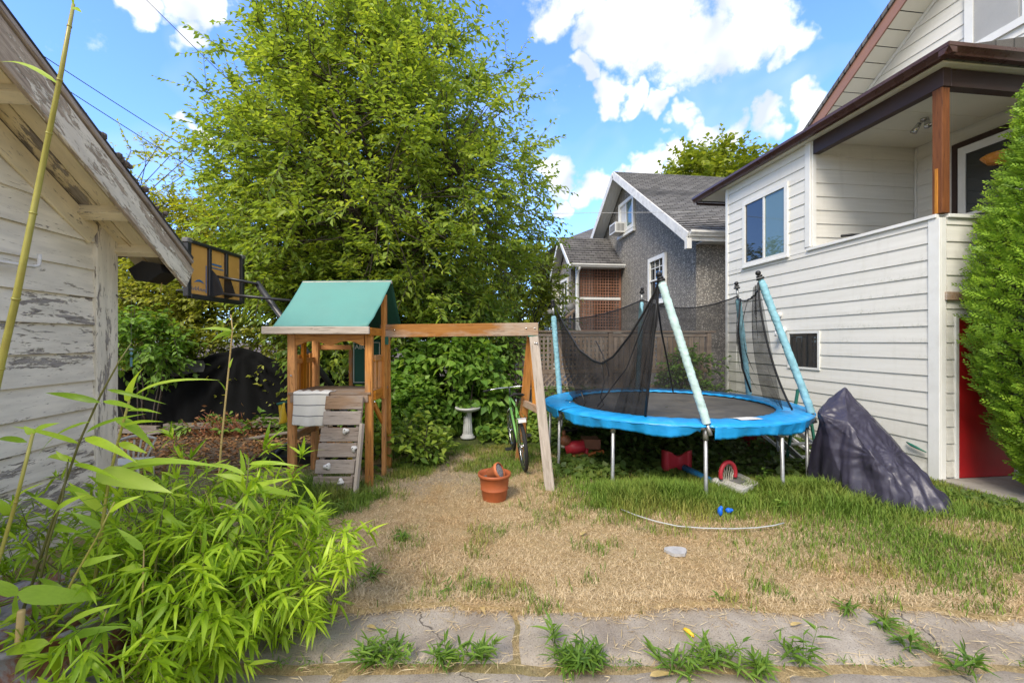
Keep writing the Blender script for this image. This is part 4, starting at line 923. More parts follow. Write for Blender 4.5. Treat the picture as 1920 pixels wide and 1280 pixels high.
def make_shrub(name, label, cc, rad, n, mat, seed, group=None, L=.10, Wd=.06, twigs=5, per=8, tl=.35, cat='shrub', boxy=False, droop=.3, upb=.2, stems=7, zmin=.04, inner=.35, keep=None, amp=.2):
    r = np.random.default_rng(seed); cc = np.array(cc, float); rad = np.array(rad, float); base = np.array([cc[0], cc[1], 0.0]); root = thing(name, label, cat, base, 0, group)
    if boxy:
        u = r.uniform(-1, 1, (n, 3)); cl = cc+u*rad; cl[:, 2] += (fnoise(cl[:, 0], cl[:, 1], .9, seed)-.5)*rad[2]*.8*(u[:, 2] > .2); out = nrm(u*np.array([.3, 1, .6])+np.array([0, -.5, .3]))
    else: cl, out = crown_points(n, cc, rad, r, inner, amp)
    k = cl[:, 2] > zmin
    if keep is not None: k &= keep(cl)
    cl, out = cl[k], out[k]
    mb = MB()
    for i in range(stems):
        t = cl[r.integers(len(cl))]; b = base+np.array([(t[0]-cc[0])*.5, (t[1]-cc[1])*.4, -.02]); pa = limb_path(b, t, r, 5, .2); mb.tube([Vector(q-base) for q in pa], [.022, .018, .014, .010, .006], 5)
    mb.build('stem', MT['bark'], root, True)
    (p0, p1), pos, ld, nn, ll, ww = sprays(cl, out, r, twigs, per, tl, L, Wd, upb, droop=droop)
    k = pos[:, 2] > .01; pos, ld, nn, ll, ww = pos[k], ld[k], nn[k], ll[k], ww[k]
    V, T = tubes_np(p0, p1, .005, .002); obj('twigs', npmesh('twigs', V-base, T), MT['bark'], root)['kind'] = 'stuff'
    leaves('foliage', pos-base, ld, nn, ll, ww, mat, root, fold=.2, droop=.15)['kind'] = 'stuff'; return root

ex = np.array([[-6.3, 9.1, 5.2], [-6.4, 9.1, 6.2], [-6.5, 9.1, 7.0], [-6.1, 9.1, 7.9], [-.1, 9.2, 7.5], [.15, 9.1, 6.9], [.45, 9.0, 4.9], [.4, 9, 5.8], [.55, 9.1, 3.9], [.5, 9.2, 4.4], [-.8, 9.2, 8.4]])
make_tree('tree', 'tall leafy green tree rising behind the play tower', (-3.0, 9.5, 0), (-3.1, 9.4, 3.2), (-3.1, 9.4, 5.35), (3.3, 2.5, 4.0), 1200, MT['leaf_tree'], 41,
          twigs=6, per=15, tl=.68, L=.12, Wd=.056, tr=.20, nl=16, upb=.45, amp=.14, inner=.2, extra=ex, keep=lambda c: c[:, 2] > 1.7)
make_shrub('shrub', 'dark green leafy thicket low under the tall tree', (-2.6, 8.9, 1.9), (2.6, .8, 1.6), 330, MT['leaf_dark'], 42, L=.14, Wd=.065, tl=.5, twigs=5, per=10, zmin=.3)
spr = np.array([[-8.75, 10.2, 6.0], [-8.5, 10.2, 6.3], [-8.2, 10.2, 6.1], [-9.2, 10.3, 6.3], [-7.8, 10.1, 5.6], [-9.4, 10.2, 5.7], [-7.5, 10, 6.1], [-8.9, 10.1, 5.5]])
make_tree('tree', 'yellow green fruit tree with thin top branches above the shed eave', (-8.2, 10.6, 0), (-8.3, 10.5, 2.2), (-8.2, 10.4, 3.7), (1.9, 1.2, 1.7), 230, MT['leaf_yellow'], 43,
          group='trees along the back', twigs=5, per=11, tl=.6, L=.11, Wd=.055, tr=.11, nl=7, extra=spr)
make_tree('tree', 'pale yellow green tree between the shed roof and tall tree', (-6.6, 12.4, 0), (-6.6, 12.3, 2.4), (-6.9, 12.3, 4.2), (2.9, 1.4, 2.6), 300, MT['leaf_yellow'], 44,
          group='trees along the back', twigs=5, per=11, tl=.7, L=.14, Wd=.075, tr=.13, nl=8)
make_tree('tree', 'pale green tree far left behind the shed wall', (-13.5, 13.5, 0), (-13.5, 13.5, 2.4), (-13.5, 13.5, 3.8), (3.0, 1.5, 2.4), 200, MT['leaf_yellow'], 45,
          group='trees along the back', twigs=5, per=10, tl=.8, L=.18, Wd=.09, tr=.13, nl=7)
make_shrub('hedge', 'overgrown olive green hedge above the black shade cloth', (-6.6, 9.35, 1.75), (2.7, .55, 1.55), 720, MT['leaf_hedge'], 46, L=.095, Wd=.06, boxy=True, tl=.4, twigs=5, per=9, cat='hedge', stems=12)
make_shrub('shrub', 'fresh green compound leaved shrub beside the shed corner', (-7.0, 8.15, 1.65), (.75, .25, .45), 46, MT['leaf_bramble'], 47, L=.12, Wd=.062, tl=.5, per=10, droop=.6)
make_tree('tree', 'slender light green tree left of the neighbour porch', (.55, 12.2, 0), (.5, 12.2, 2.0), (.4, 12.2, 3.0), (.95, .8, 1.6), 90, MT['leaf_maple'], 48, twigs=5, per=10, tl=.5, L=.13, Wd=.06, tr=.06, nl=6)
make_tree('tree', 'large yellow green maple crown above the neighbour roof', (11.3, 25, 0), (11.3, 25, 6), (11.4, 25, 8.0), (4.4, 3.2, 3.9), 420, MT['leaf_maple'], 49, twigs=6, per=10, tl=1.1, L=.30, Wd=.22, tr=.3, nl=12, amp=.25)
make_tree('tree', 'distant hazy green tree left of the far house', (-.5, 27, 0), (-.5, 27, 2.5), (-.5, 27, 4.2), (3.2, 2.5, 3.4), 220, MT['leaf_maple'], 50, twigs=6, per=9, tl=.9, L=.28, Wd=.18, tr=.18, nl=8)
make_shrub('bramble', 'bramble thicket with broad light leaves under the swing beam', (-1.15, 8.05, .95), (1.05, .55, 1.05), 190, MT['leaf_bramble'], 51, L=.15, Wd=.105, tl=.4, twigs=4, per=7, droop=.5, cat='bramble')
make_shrub('bramble', 'dark bramble clump just right of the play tower', (-1.9, 7.5, .55), (.55, .5, .65), 70, MT['leaf_bramble'], 52, L=.12, Wd=.08, tl=.35, twigs=4, per=7, cat='bramble')
make_shrub('vine', 'climbing vine on the left end of the lattice fence', (-.12, 9.0, .9), (.28, .15, .9), 26, MT['leaf_bramble'], 53, L=.11, Wd=.075, tl=.3, twigs=4, per=6, cat='vine')
make_shrub('vine', 'green vine growing over the fence beside the house corner', (3.9, 9.25, .75), (.55, .2, .85), 60, MT['leaf_bramble'], 54, L=.10, Wd=.07, tl=.3, twigs=4, per=6, cat='vine')
make_shrub('weeds', 'straggly green weeds at the foot of the shade cloth', (-4.5, 7.95, .03), (1.6, .3, .16), 46, MT['leaf_weed'], 55, L=.14, Wd=.06, tl=.25, twigs=4, per=6, cat='weeds', stems=3)
make_shrub('weeds', 'leafy weeds under the play tower deck', (-1.55, 6.0, .10), (.65, .5, .42), 80, MT['leaf_ground'], 56, L=.11, Wd=.06, tl=.3, twigs=4, per=6, cat='weeds', stems=3)

def ground_cover(name, label, mat, x0, x1, y0, y1, n, hfn, L, Wd, seed, mask=None, up=.6):
    r = np.random.default_rng(seed); x = r.uniform(x0, x1, n); y = r.uniform(y0, y1, n); h = hfn(x, y)*(.35+.65*r.random(n)); k = h > .01
    if mask is not None: k &= mask(x, y)
    x, y, h = x[k], y[k], h[k]; m = len(x); pos = np.stack([x, y, h+gz_at(x, y)], 1); d = unit(m, r)*np.array([1, 1, .35]); nn = nrm(np.array([0, -.25, 1.])+up*unit(m, r)); ll = L*(.6+.8*r.random(m))
    o = leaves(name, pos, d, nn, ll, ll*Wd/L, mat, None, fold=.12, droop=.12)
    V, T = tubes_np(np.stack([x, y, np.zeros(m)], 1)[::3], pos[::3], .003, .002); obj('stems', npmesh('stems', V, T), MT['leaf_weed'], o)['kind'] = 'stuff'
    return tag(o, label, 'ground cover', kind='stuff')
ground_cover('ground_ivy', 'bright green ground cover around the bird bath', MT['leaf_ground'], -2.3, 1.2, 6.5, 8.8, 6500,
             lambda x, y: .06+.42*sstep(y, 6.9, 8.4)+.22*(fnoise(x, y, 1.5, 31)-.4), .10, .075, 61, lambda x, y: (y > 6.75+.4*np.sin(x*2+1)+.35*(x < -.3)*(x > -1.3)) & (np.hypot((x+.80)/.24, np.maximum(0, np.abs(y-7.15)-.45)/.15) > 1))
TC = (2.27, 6.27); TR = 1.78
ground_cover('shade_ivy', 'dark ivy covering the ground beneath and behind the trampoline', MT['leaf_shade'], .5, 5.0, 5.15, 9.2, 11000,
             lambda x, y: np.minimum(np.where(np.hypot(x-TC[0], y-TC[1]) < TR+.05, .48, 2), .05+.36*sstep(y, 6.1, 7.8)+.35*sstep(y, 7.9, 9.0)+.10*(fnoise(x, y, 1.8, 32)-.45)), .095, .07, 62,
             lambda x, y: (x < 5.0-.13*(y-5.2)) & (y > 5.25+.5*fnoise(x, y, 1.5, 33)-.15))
ground_cover('corner_ivy', 'low ivy creeping along the concrete beside the red door', MT['leaf_shade'], 4.55, 5.55, 4.05, 5.0, 900, lambda x, y: .05+0*x, .05, .045, 63,
             lambda x, y: (np.abs((x-4.95)+(y-4.65)*.55) < .22))
# fallen leaves on the bare earth at the left
r = np.random.default_rng(64); n = 5200; x = r.uniform(-7.5, -1.9, n); y = r.uniform(5.4, 8.4, n); k = cover(x, y)[0] > .35+.4*r.random(n); x, y = x[k], y[k]
lit = leaves('leaf_litter', np.stack([x, y, gz_at(x, y)+.012+.015*r.random(len(x))], 1), unit(len(x), r)*np.array([1, 1, .2]), nrm(np.array([0, 0, 1.])+.45*unit(len(x), r)), .075*(.6+.8*r.random(len(x))), .04, MT['leaf_dead'], None)
tag(lit, 'brown fallen leaves scattered over the bare earth', 'leaf litter', kind='stuff')

# cedar hedge tree at the right edge: flattened sprays on a column
def cedar():
    r = np.random.default_rng(71); base = np.array([6.13, 4.22, 0]); root = thing('cedar', 'bright green columnar cedar at the right edge before the red door', 'cedar', base)
    MB().tube([(0, 0, 0), (.02, 0, 2), (0, 0, 4.6)], [.11, .08, .02], 9).build('trunk', MT['bark'], root, True)
    n = 12500; z = .12+5.4*r.random(n)**1.15; a = r.uniform(0, 2*PI, n)
    prof_ = np.interp(z, [0, .15, .6, 1.2, 2.2, 3.0, 3.8, 4.6, 5.2, 5.7], [.50, .66, .88, 1.02, 1.10, 1.0, .78, .52, .30, .05])
    bl = .80+.22*fnoise(a*1.6+20, z*1.2, 1.0, 72)+.20*fnoise(a*4+20, z*3.2, 1.0, 73); rr = prof_*bl*(.70+.30*r.random(n)**.6)
    c = np.stack([np.cos(a)*rr, np.sin(a)*rr, z], 1); out = np.stack([np.cos(a), np.sin(a), np.full(n, .75)], 1)
    d = nrm(out+.55*unit(n, r)); per = 9; t = np.tile(np.linspace(0, 1, per), n); ln = .12*(.7+.6*r.random(n)); D = np.repeat(d, per, 0)
    side = nrm(np.cross(D, np.repeat(nrm(unit(n, r)+np.array([0, 0, .2])), per, 0))); alt = np.where(np.arange(n*per) % 2 == 0, 1, -1)[:, None]
    pos = np.repeat(c, per, 0)+D*(t*np.repeat(ln, per))[:, None]; ld = nrm(D*.75+side*alt*.9*(1-.5*t[:, None])); nn = np.cross(D, side)
    ll = .052*(1.2-.55*t)*(.8+.4*r.random(n*per)); leaves('foliage', pos, ld, nn, ll, .021+0*ll, MT['leaf_cedar'], root, fold=.1, droop=.05)['kind'] = 'stuff'
    V, T = tubes_np(np.stack([0*z, 0*z, z*.93], 1)[::4], c[::4], .008, .004); obj('branches', npmesh('branches', V, T), MT['bark'], root)['kind'] = 'stuff'
    # inner foliage so that no light shows straight through
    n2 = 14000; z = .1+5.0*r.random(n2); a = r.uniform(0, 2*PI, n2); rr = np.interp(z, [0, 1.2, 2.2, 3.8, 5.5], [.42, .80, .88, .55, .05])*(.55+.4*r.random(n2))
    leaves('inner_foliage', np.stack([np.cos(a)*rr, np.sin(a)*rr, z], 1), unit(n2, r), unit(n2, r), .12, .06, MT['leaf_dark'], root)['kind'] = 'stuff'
cedar()

# ---------------------------------------------------------------- bamboo in the left foreground
_lm = {}
def leaf_mesh(kind, mat):
    if (kind, mat.name) in _lm: return _lm[(kind, mat.name)]
    dr, fo, wd = [(.12, .22, .16), (.28, .18, .13), (.05, .3, .19), (.42, .2, .15), (.2, .1, .22)][kind % 5]
    N = 7; V = []; Fc = []
    for i in range(N+1):                                 # unit leaf along x, arched
        t = i/N; w = wd*(math.sin(PI*min(1, t*1.02)**.62))**.85*(1 if t < .98 else 0)*.5; z = -dr*t*t+.05*math.sin(PI*t); 
        V += [(t, w, z+fo*w), (t, 0, z), (t, -w, z+fo*w)]
    for i in range(N):
        a = i*3; Fc += [(a, a+1, a+4, a+3), (a+1, a+2, a+5, a+4)]
    me = bpy.data.meshes.new('leaf'); me.from_pydata(V, [], Fc); smooth(me); me.materials.append(mat); _lm[(kind, mat.name)] = me; return me
def leaf_obj(parent, base, p0, p1, wpx, mat, kind=0, roll=0.0):
    p0, p1 = Vector(p0), Vector(p1); L = (p1-p0).length; k = kind % 5; dr = [.12, .28, .05, .42, .2][k]; wd = [.16, .13, .19, .15, .22][k]
    m = frame(p0, p1+Vector((0, 0, dr*L*.6))); m.translation = p0-Vector(base); s = wpx/(wd*.95)
    return obj('leaf', leaf_mesh(kind, mat), None, parent, m @ Matrix.Rotation(roll, 4, 'X') @ Matrix.Diagonal((L, s, L, 1)))

def bush(seed, c, label, nst, hs, nbig):
    r = np.random.default_rng(seed); c = np.array(c); root = thing('bamboo_bush', label, 'bamboo', c)
    F_pos, F_dir = [], []
    for i in range(nst):
        a = r.uniform(0, 2*PI); q = math.sqrt(r.random()); tip = np.array([math.cos(a)*q*.78, math.sin(a)*q*.64, hs*(.95-.55*q**2)*r.uniform(.75, 1.12)]); b = tip*np.array([.35, .35, 0])
        pts = limb_path(b, tip, r, 6, .10); MB().tube([Vector(p) for p in pts], [.005, .005, .0045, .004, .003, .002], 5).build('cane', MT['cane'] if i % 3 else MT['cane_dark'], root, True)
        for t in np.linspace(.22, 1.0, 15):
            p = pts[0]+(pts[-1]-pts[0])*t; j = min(4, int(t*5)); p = pts[j]+(pts[j+1]-pts[j])*(t*5-j); F_pos.append(p); F_dir.append(nrm((pts[-1]-pts[0])[None])[0])
    F_pos, F_dir = np.array(F_pos), np.array(F_dir); N = len(F_pos)
    out = nrm(F_pos*np.array([1, 1, .35])+.55*unit(N, r)+np.array([0, 0, .05])); brl = r.uniform(.05, .26, N); node = F_pos+out*brl[:, None]; node[:, 2] -= .03*brl
    V, T = tubes_np(F_pos, node, .0022, .0014); obj('side_branches', npmesh('side_branches', V, T), MT['cane_dark'], root)['kind'] = 'stuff'
    per = 10; M_ = N*per; pos = np.repeat(node, per, 0)-np.repeat(out*.05, per, 0)*r.random(M_)[:, None]; od = np.repeat(out, per, 0)
    d = nrm(od*.75+unit(M_, r)*.85+np.array([0, 0, -.08])); nn = nrm(np.array([0, -.15, 1.])+.5*unit(M_, r)); ll = r.uniform(.06, .145, M_); ww = ll*r.uniform(.12, .18, M_)
    k = pos[:, 2] > .03; pos, d, nn, ll, ww = pos[k], d[k], nn[k], ll[k], ww[k]
    vis = ((pos+c)-np.array([0, 0, CAMH])); dist = np.linalg.norm(vis, axis=1); shell = np.linalg.norm(pos/np.array([.9, .75, 1.0]), axis=1)
    score = ll/dist*(.3+shell)*(1+.6*(pos[:, 2] > .25))*(pos[:, 1] < .25); big = np.argsort(-score)[:nbig]; rest = np.setdiff1d(np.arange(len(pos)), big)
    for i in big:
        x = d[i]; side = np.cross(nn[i], x); side /= np.linalg.norm(side); z = np.cross(x, side); m = Matrix(np.stack([x, side, z], 1).tolist()).to_4x4(); m.translation = Vector(pos[i]); kd = int(r.integers(5)); wd = [.16, .13, .19, .15, .22][kd]
        obj('leaf', leaf_mesh(kd, MT['leaf_bamboo']), None, root, m @ Matrix.Diagonal((ll[i]*1.1, ww[i]/wd, ll[i], 1)))
    leaves('foliage', pos[rest], d[rest], nn[rest], ll[rest], ww[rest], MT['leaf_bamboo'], root, fold=.18, droop=.22, lance=True)['kind'] = 'stuff'
bush(81, [-1.74, 2.46, 0], 'dense bright green bamboo bush filling the lower left foreground', 62, 1.0, 240)
bush(82, [-2.72, 2.75, 0], 'thinner bamboo clump between the rusty drum and the shed', 16, .85, 50)
bush(83, [-2.0, 1.82, 0], 'sparse bamboo clump in front of the rusty drum at the bottom edge', 12, .72, 40)

CANES = [  # label, depth, cane pixels, radius base/tip, material, leaves (from, to, width px, pale?, kind)
 ('tall thick bamboo shoot crossing the shed roof at far left', 1.55, [(-22, 790), (0, 690), (30, 560), (62, 400), (92, 250), (112, 150), (130, 50), (138, 8)], (.0135, .0050), 'cane',
  [((112, 160), (-30, 95), 11, 1, 1), ((138, 10), (124, -34), 26, 1, 4), ((136, 14), (153, 24), 12, 0, 2)]),
 ('leaning bamboo shoot with spiky top leaves in front of the shed planks', 1.8, [(-10, 1075), (2, 1035), (30, 940), (62, 812)], (.0085, .006), 'cane',
  [((62, 812), (98, 796), 14, 1, 4), ((60, 815), (45, 798), 12, 1, 2), ((52, 829), (-30, 828), 12, 0, 1), ((14, 965), (2, 935), 16, 0, 4), ((20, 950), (70, 905), 10, 0, 0)]),
 ('tall thin bamboo shoot leaning right across the shed corner board', 1.95, [(20, 1210), (65, 1080), (110, 940), (150, 825), (190, 738), (222, 680), (247, 642)], (.0075, .0025), 'cane_dark',
  [((190, 755), (62, 744), 13, 0, 1), ((192, 752), (262, 770), 13, 0, 0), ((170, 790), (52, 852), 12, 0, 1), ((160, 812), (262, 778), 9, 0, 0), ((150, 868), (46, 866), 12, 0, 3), ((158, 820), (240, 866), 18, 0, 1), ((200, 730), (290, 765), 8, 0, 1), ((150, 832), (20, 800), 10, 0, 0), ((138, 870), (225, 905), 10, 0, 0)]),
 ('bamboo shoot with orange base and a broad upright tip leaf', 2.1, [(155, 1290), (170, 1150), (192, 985), (204, 900), (222, 825), (242, 752)], (.0095, .005), 'cane',
  [((242, 754), (254, 684), 34, 1, 4), ((245, 748), (379, 706), 11, 1, 1), ((236, 770), (300, 774), 9, 0, 0), ((214, 782), (281, 836), 20, 1, 3), ((215, 881), (398, 876), 17, 1, 1), ((180, 886), (308, 928), 38, 1, 0), ((228, 800), (300, 790), 9, 0, 0), ((205, 900), (330, 870), 9, 1, 1), ((200, 925), (172, 888), 22, 0, 4), ((222, 830), (275, 850), 14, 0, 2), ((196, 960), (120, 905), 16, 0, 0)]),
 ('dry yellow bamboo shoot standing alone before the black cloth', 2.75, [(404, 1000), (407, 940), (415, 830), (425, 730), (432, 660), (436, 618), (433, 590)], (.0085, .003), 'cane_dry',
  [((436, 622), (387, 644), 11, 1, 1), ((437, 620), (372, 617), 8, 1, 0), ((436, 626), (412, 640), 7, 1, 0), ((424, 735), (410, 712), 4, 0, 0), ((430, 690), (436, 670), 5, 1, 0)]),
 ('dark bamboo shoot with wide drooping leaves near the bush top', 2.35, [(425, 1100), (432, 1080), (455, 965), (464, 900), (467, 858)], (.0065, .003), 'cane_dark',
  [((465, 912), (562, 942), 14, 1, 1), ((447, 985), (404, 1075), 16, 1, 0), ((460, 890), (380, 868), 10, 1, 1), ((462, 920), (540, 900), 13, 1, 0), ((462, 900), (398, 890), 12, 1, 0), ((464, 880), (520, 866), 10, 1, 1), ((452, 970), (482, 1010), 14, 0, 2), ((466, 870), (545, 880), 9, 1, 1), ((458, 930), (500, 985), 16, 1, 3)]),
 ('slim bamboo shoot rising through the middle of the bush', 2.15, [(262, 1290), (275, 1200), (290, 1080), (302, 980), (310, 930)], (.006, .003), 'cane_dark',
  [((309, 935), (350, 905), 10, 1, 0), ((308, 940), (262, 925), 10, 1, 1), ((303, 975), (352, 985), 11, 1, 0), ((298, 1010), (240, 1030), 12, 0, 1), ((306, 955), (330, 1000), 12, 0, 3)]),
 ('brownish bamboo shoot left of the bush centre', 2.05, [(258, 1290), (264, 1200), (268, 1100), (270, 1030)], (.0055, .003), 'cane_dry', [((270, 1032), (215, 990), 13, 1, 0), ((270, 1035), (310, 1010), 11, 0, 0), ((268, 1060), (215, 1075), 12, 0, 1)]),
 ('thick cut bamboo stump with broad leaves in the bottom left corner', 1.75, [(22, 1300), (32, 1240), (40, 1145)], (.013, .012), 'cane_dry',
  [((30, 1110), (172, 1142), 36, 1, 1), ((95, 1208), (208, 1128), 26, 1, 0), ((92, 1212), (118, 1285), 36, 0, 4), ((108, 1205), (222, 1180), 20, 1, 1), ((95, 1205), (-20, 1240), 24, 0, 1), ((35, 1115), (-40, 1085), 22, 0, 0), ((100, 968), (157, 928), 20, 0, 2), ((40, 1150), (-30, 1200), 18, 0, 1), ((85, 1210), (0, 1290), 24, 1, 3)]),
 ('second dark bamboo shoot beside the cut stump', 1.9, [(40, 1290), (62, 1150), (90, 1020), (118, 930), (128, 860)], (.0075, .003), 'cane_dark', [((122, 915), (165, 925), 12, 0, 0), ((110, 955), (60, 930), 14, 0, 1), ((100, 985), (150, 1000), 14, 0, 2), ((128, 865), (100, 845), 8, 1, 0)]),
 ('bowed bamboo shoot low before the rusty drum', 1.85, [(60, 1300), (90, 1180), (140, 1080), (180, 1010), (215, 940)], (.0065, .003), 'cane', [((205, 960), (260, 930), 14, 0, 1), ((190, 990), (130, 960), 13, 0, 0), ((150, 1060), (215, 1050), 14, 1, 1), ((120, 1110), (60, 1085), 13, 0, 1), ((130, 1095), (180, 1120), 12, 0, 0)]),
]
for lab, Y, pts, (ra, rb), cm_, lv in CANES:
    p3 = [P(u, v, Y+.04*math.sin(i*2.1)) for i, (u, v) in enumerate(pts)]; base = p3[0].copy()
    if base.z > .05: p3 = [Vector((base.x-.03, base.y+.02, 0))]+p3; base = p3[0].copy()
    root = thing('bamboo_shoot', lab, 'bamboo', base, 0, 'tall bamboo shoots'); n = len(p3); mb = MB()
    mb.tube([p-base for p in p3], [ra+(rb-ra)*i/(n-1) for i in range(n)], 10)
    for i in range(1, n-1): mb.tube([p3[i]-base-(p3[i+1]-p3[i-1]).normalized()*.003, p3[i]-base+(p3[i+1]-p3[i-1]).normalized()*.003], (ra+(rb-ra)*i/(n-1))*1.22, 10)
    mb.build('cane', MT[cm_], root, True)
    for (a, b, wpx, pale, kd) in lv:
        p0 = P(a[0], a[1], Y); L = math.hypot(b[0]-a[0], b[1]-a[1]); p1 = P(b[0], b[1], Y+random.uniform(-.5, .25)*L/FPX*Y)
        leaf_obj(root, base, p0, p1, wpx/FPX*Y*.88, MT['leaf_young'] if pale else MT['leaf_bamboo'], kd, (1 if b[0] >= a[0] else -1)*random.uniform(.45, 1.15))
# rusty drum under the bamboo
rd = thing('rusty_drum', 'rusty grey metal drum under the bamboo at lower left', 'drum', (-2.28, 2.05, 0))
MB().lathe([(.38, 0), (.385, .10), (.375, .11), (.375, .24), (.388, .25), (.388, .27), (.378, .28), (.378, .40), (.39, .41), (.39, .43), (.372, .432)], 40).build('barrel', MT['rust'], rd, True)
MB().lathe([(.0, .405), (.20, .408), (.36, .402), (.371, .43)], 40).build('lid', MT['rust'], rd, True)
# ---------------------------------------------------------------- wooden play tower with swing beam
PT = Vector((-2.60, 5.05, 0)); pt = thing('play_tower', 'wooden play tower with green canvas roof, climbing ramp and swing beam', 'play tower', PT)
wo_, wg_, D_ = MT['wood_orange'], MT['wood_grey'], .70; WX = .91
beam('post', (0, 0, -.02), (0, 0, 1.80), .085, .07, wo_, pt, up=(0, 1, 0)); beam('post', (WX, 0, -.02), (WX, 0, 1.80), .085, .06, wo_, pt, up=(0, 1, 0))
beam('post', (-.06, D_, -.02), (-.04, D_, 1.80), .085, .06, wo_, pt, up=(0, 1, 0)); beam('post', (WX+.02, D_, -.02), (WX, D_, 1.80), .085, .06, wo_, pt, up=(0, 1, 0))
beam('post', (-.035, D_*.48, 1.02), (-.025, D_*.48, 1.80), .04, .07, wo_, pt, up=(0, 1, 0))
for i in range(6):
    y = .09+i*.095+(.03 if i > 2 else 0); beam('slat', (-.048-.02*(y/D_), y, 1.0), (-.048-.02*(y/D_), y, 1.535+.01*(i % 2)), .018, .066, wo_, pt, up=(0, 1, 0))
beam('rail', (-.03, .04, 1.46), (-.06, D_, 1.46), .03, .06, wo_, pt); beam('rail', (-.02, .04, 1.04), (-.06, D_, 1.04), .03, .07, wo_, pt)
for i in range(4): y = .075+i*.07; beam('slat', (WX+.045, y, 1.13), (WX+.045, y, 1.48), .018, .052, wo_, pt, up=(0, 1, 0))
beam('rail', (WX+.05, .02, 1.50), (WX+.05, .34, 1.50), .035, .075, wo_, pt); beam('rail', (WX+.05, .02, 1.06), (WX+.05, .34, 1.06), .035, .115, wo_, pt)
beam('ridge_post', (WX+.065, .37, .98), (WX+.065, .37, 2.30), .045, .115, wo_, pt, up=(0, 1, 0)); beam('leg', (WX+.055, .40, -.02), (WX+.055, .40, .98), .045, .07, wo_, pt, up=(0, 1, 0))
beam('brace', (WX+.03, .08, .95), (WX+.04, D_-.03, .45), .03, .07, wo_, pt); beam('rail', (-.02, .02, .56), (-.06, D_+.04, .56), .055, .085, MT['wood_beam'], pt)
beam('leg', (-.04, D_-.06, -.02), (-.04, D_-.06, .51), .06, .06, wo_, pt, up=(0, 1, 0))
# deck
for i in range(6): y = -.01+i*.122; box('deck_board', (-.03, y-.04, 1.075), (WX+.03, y+.074, 1.105), MT['wood_deck'], pt)
box('deck_rim', (.0, -.052, .985), (WX, -.018, 1.072), MT['wood_deck'], pt)
# scalloped front header
hd = [(0.05, 1.79)]
for i in range(33):
    t = i/32; s = .055+t*(WX-.11); z = 1.685-.035*abs(math.cos(2*PI*t*1.0))**3+.02*math.sin(PI*((2*t) % 1)); hd.append((s, z))
hd.append((WX-.05, 1.79)); MB().prism([(x, -.035, z) for x, z in hd], (0, .035, 0)).build('header', wo_, pt)
box('eave_board', (-.27, -.17, 1.785), (.965, -.135, 1.872), MT['wood_pale'], pt, .006); box('eave_board', (-.20, D_+.14, 1.785), (1.02, D_+.175, 1.87), wo_, pt, .006)
beam('roof_rail', (-.1, -.13, 1.82), (-.06, D_+.14, 1.82), .04, .08, wo_, pt); beam('roof_rail', (WX+.045, -.13, 1.815), (WX+.03, D_+.14, 1.815), .04, .09, wo_, pt)
# canvas roof
A, B = Vector((-.15, -.15, 1.868)), Vector((.945, -.15, 1.868)); R0, R1 = Vector((-.05, .36, 2.465)), Vector((1.075, .37, 2.475)); C0, C1 = Vector((-.1, D_+.16, 1.86)), Vector((1.08, D_+.16, 1.86))
def cf(a, b, c, d, sag):
    def f(u, v):
        p = a.lerp(b, u).lerp(c.lerp(d, u), v); s = sag*math.sin(PI*v)*(1-.25*math.sin(PI*u)); w = .006*math.sin(u*34+v*5)*(1-v)**3+.010*math.exp(-((u-.97)/.05)**2)*math.sin(v*20)*(1-v)
        return p+Vector((0, sag*0, -s+w))
    return f
cv = MB(); cv.grid(cf(A, B, R0, R1, .028), 40, 20); cvo = cv.build('canvas_roof', MT['canvas'], pt, True, .004)
MB().grid(cf(C1, C0, R1, R0, .028), 30, 16).build('canvas_roof', MT['canvas_dark'], pt, True, .004)
MB().tube([A+Vector((.0, -.005, 0)), A.lerp(B, .5)+Vector((0, -.008, .012)), B+Vector((0, -.005, 0))], .008, 6).build('hem', MT['canvas'], cvo, True)
beam('ridge_pole', R0-Vector((0, 0, .025)), R1-Vector((0, 0, .025)), .035, .035, MT['wood_pale'], pt)
# climbing ramp
ra, rb = Vector((0, -.07, 1.05)), Vector((-.01, -.335, 0.0)); dr_ = (rb-ra); Ln = dr_.length; dn = dr_.normalized(); nr = Vector((0, -1, 0)).cross(Vector((1, 0, 0))).normalized(); out = Vector((1, 0, 0)).cross(dn).normalized()
if out.y > 0: out = -out
for xs_ in (.475, .845): beam('stringer', ra+Vector((xs_, 0, .0)), rb+Vector((xs_-.01, 0, 0)), .05, .035, wg_, pt, up=out)
for i in range(6):
    c = ra+dn*(.07+i*.178); wv_ = random.uniform(-.008, .008); xl = .445-.012*i*.2
    beam('ramp_board', c+out*.03+Vector((xl-.005*i, 0, wv_)), c+out*.03+Vector((xl+.43-.003*i, 0, wv_)), .155-.006*(i == 4), .022, wg_ if i else MT['wood_deck'], pt, up=out, c=.006)
beam('side_board', ra+dn*.30+Vector((.885, -.015, 0)), rb+Vector((.895, -.05, -.02)), .035, .085, MT['wood_pale'], pt, up=out)
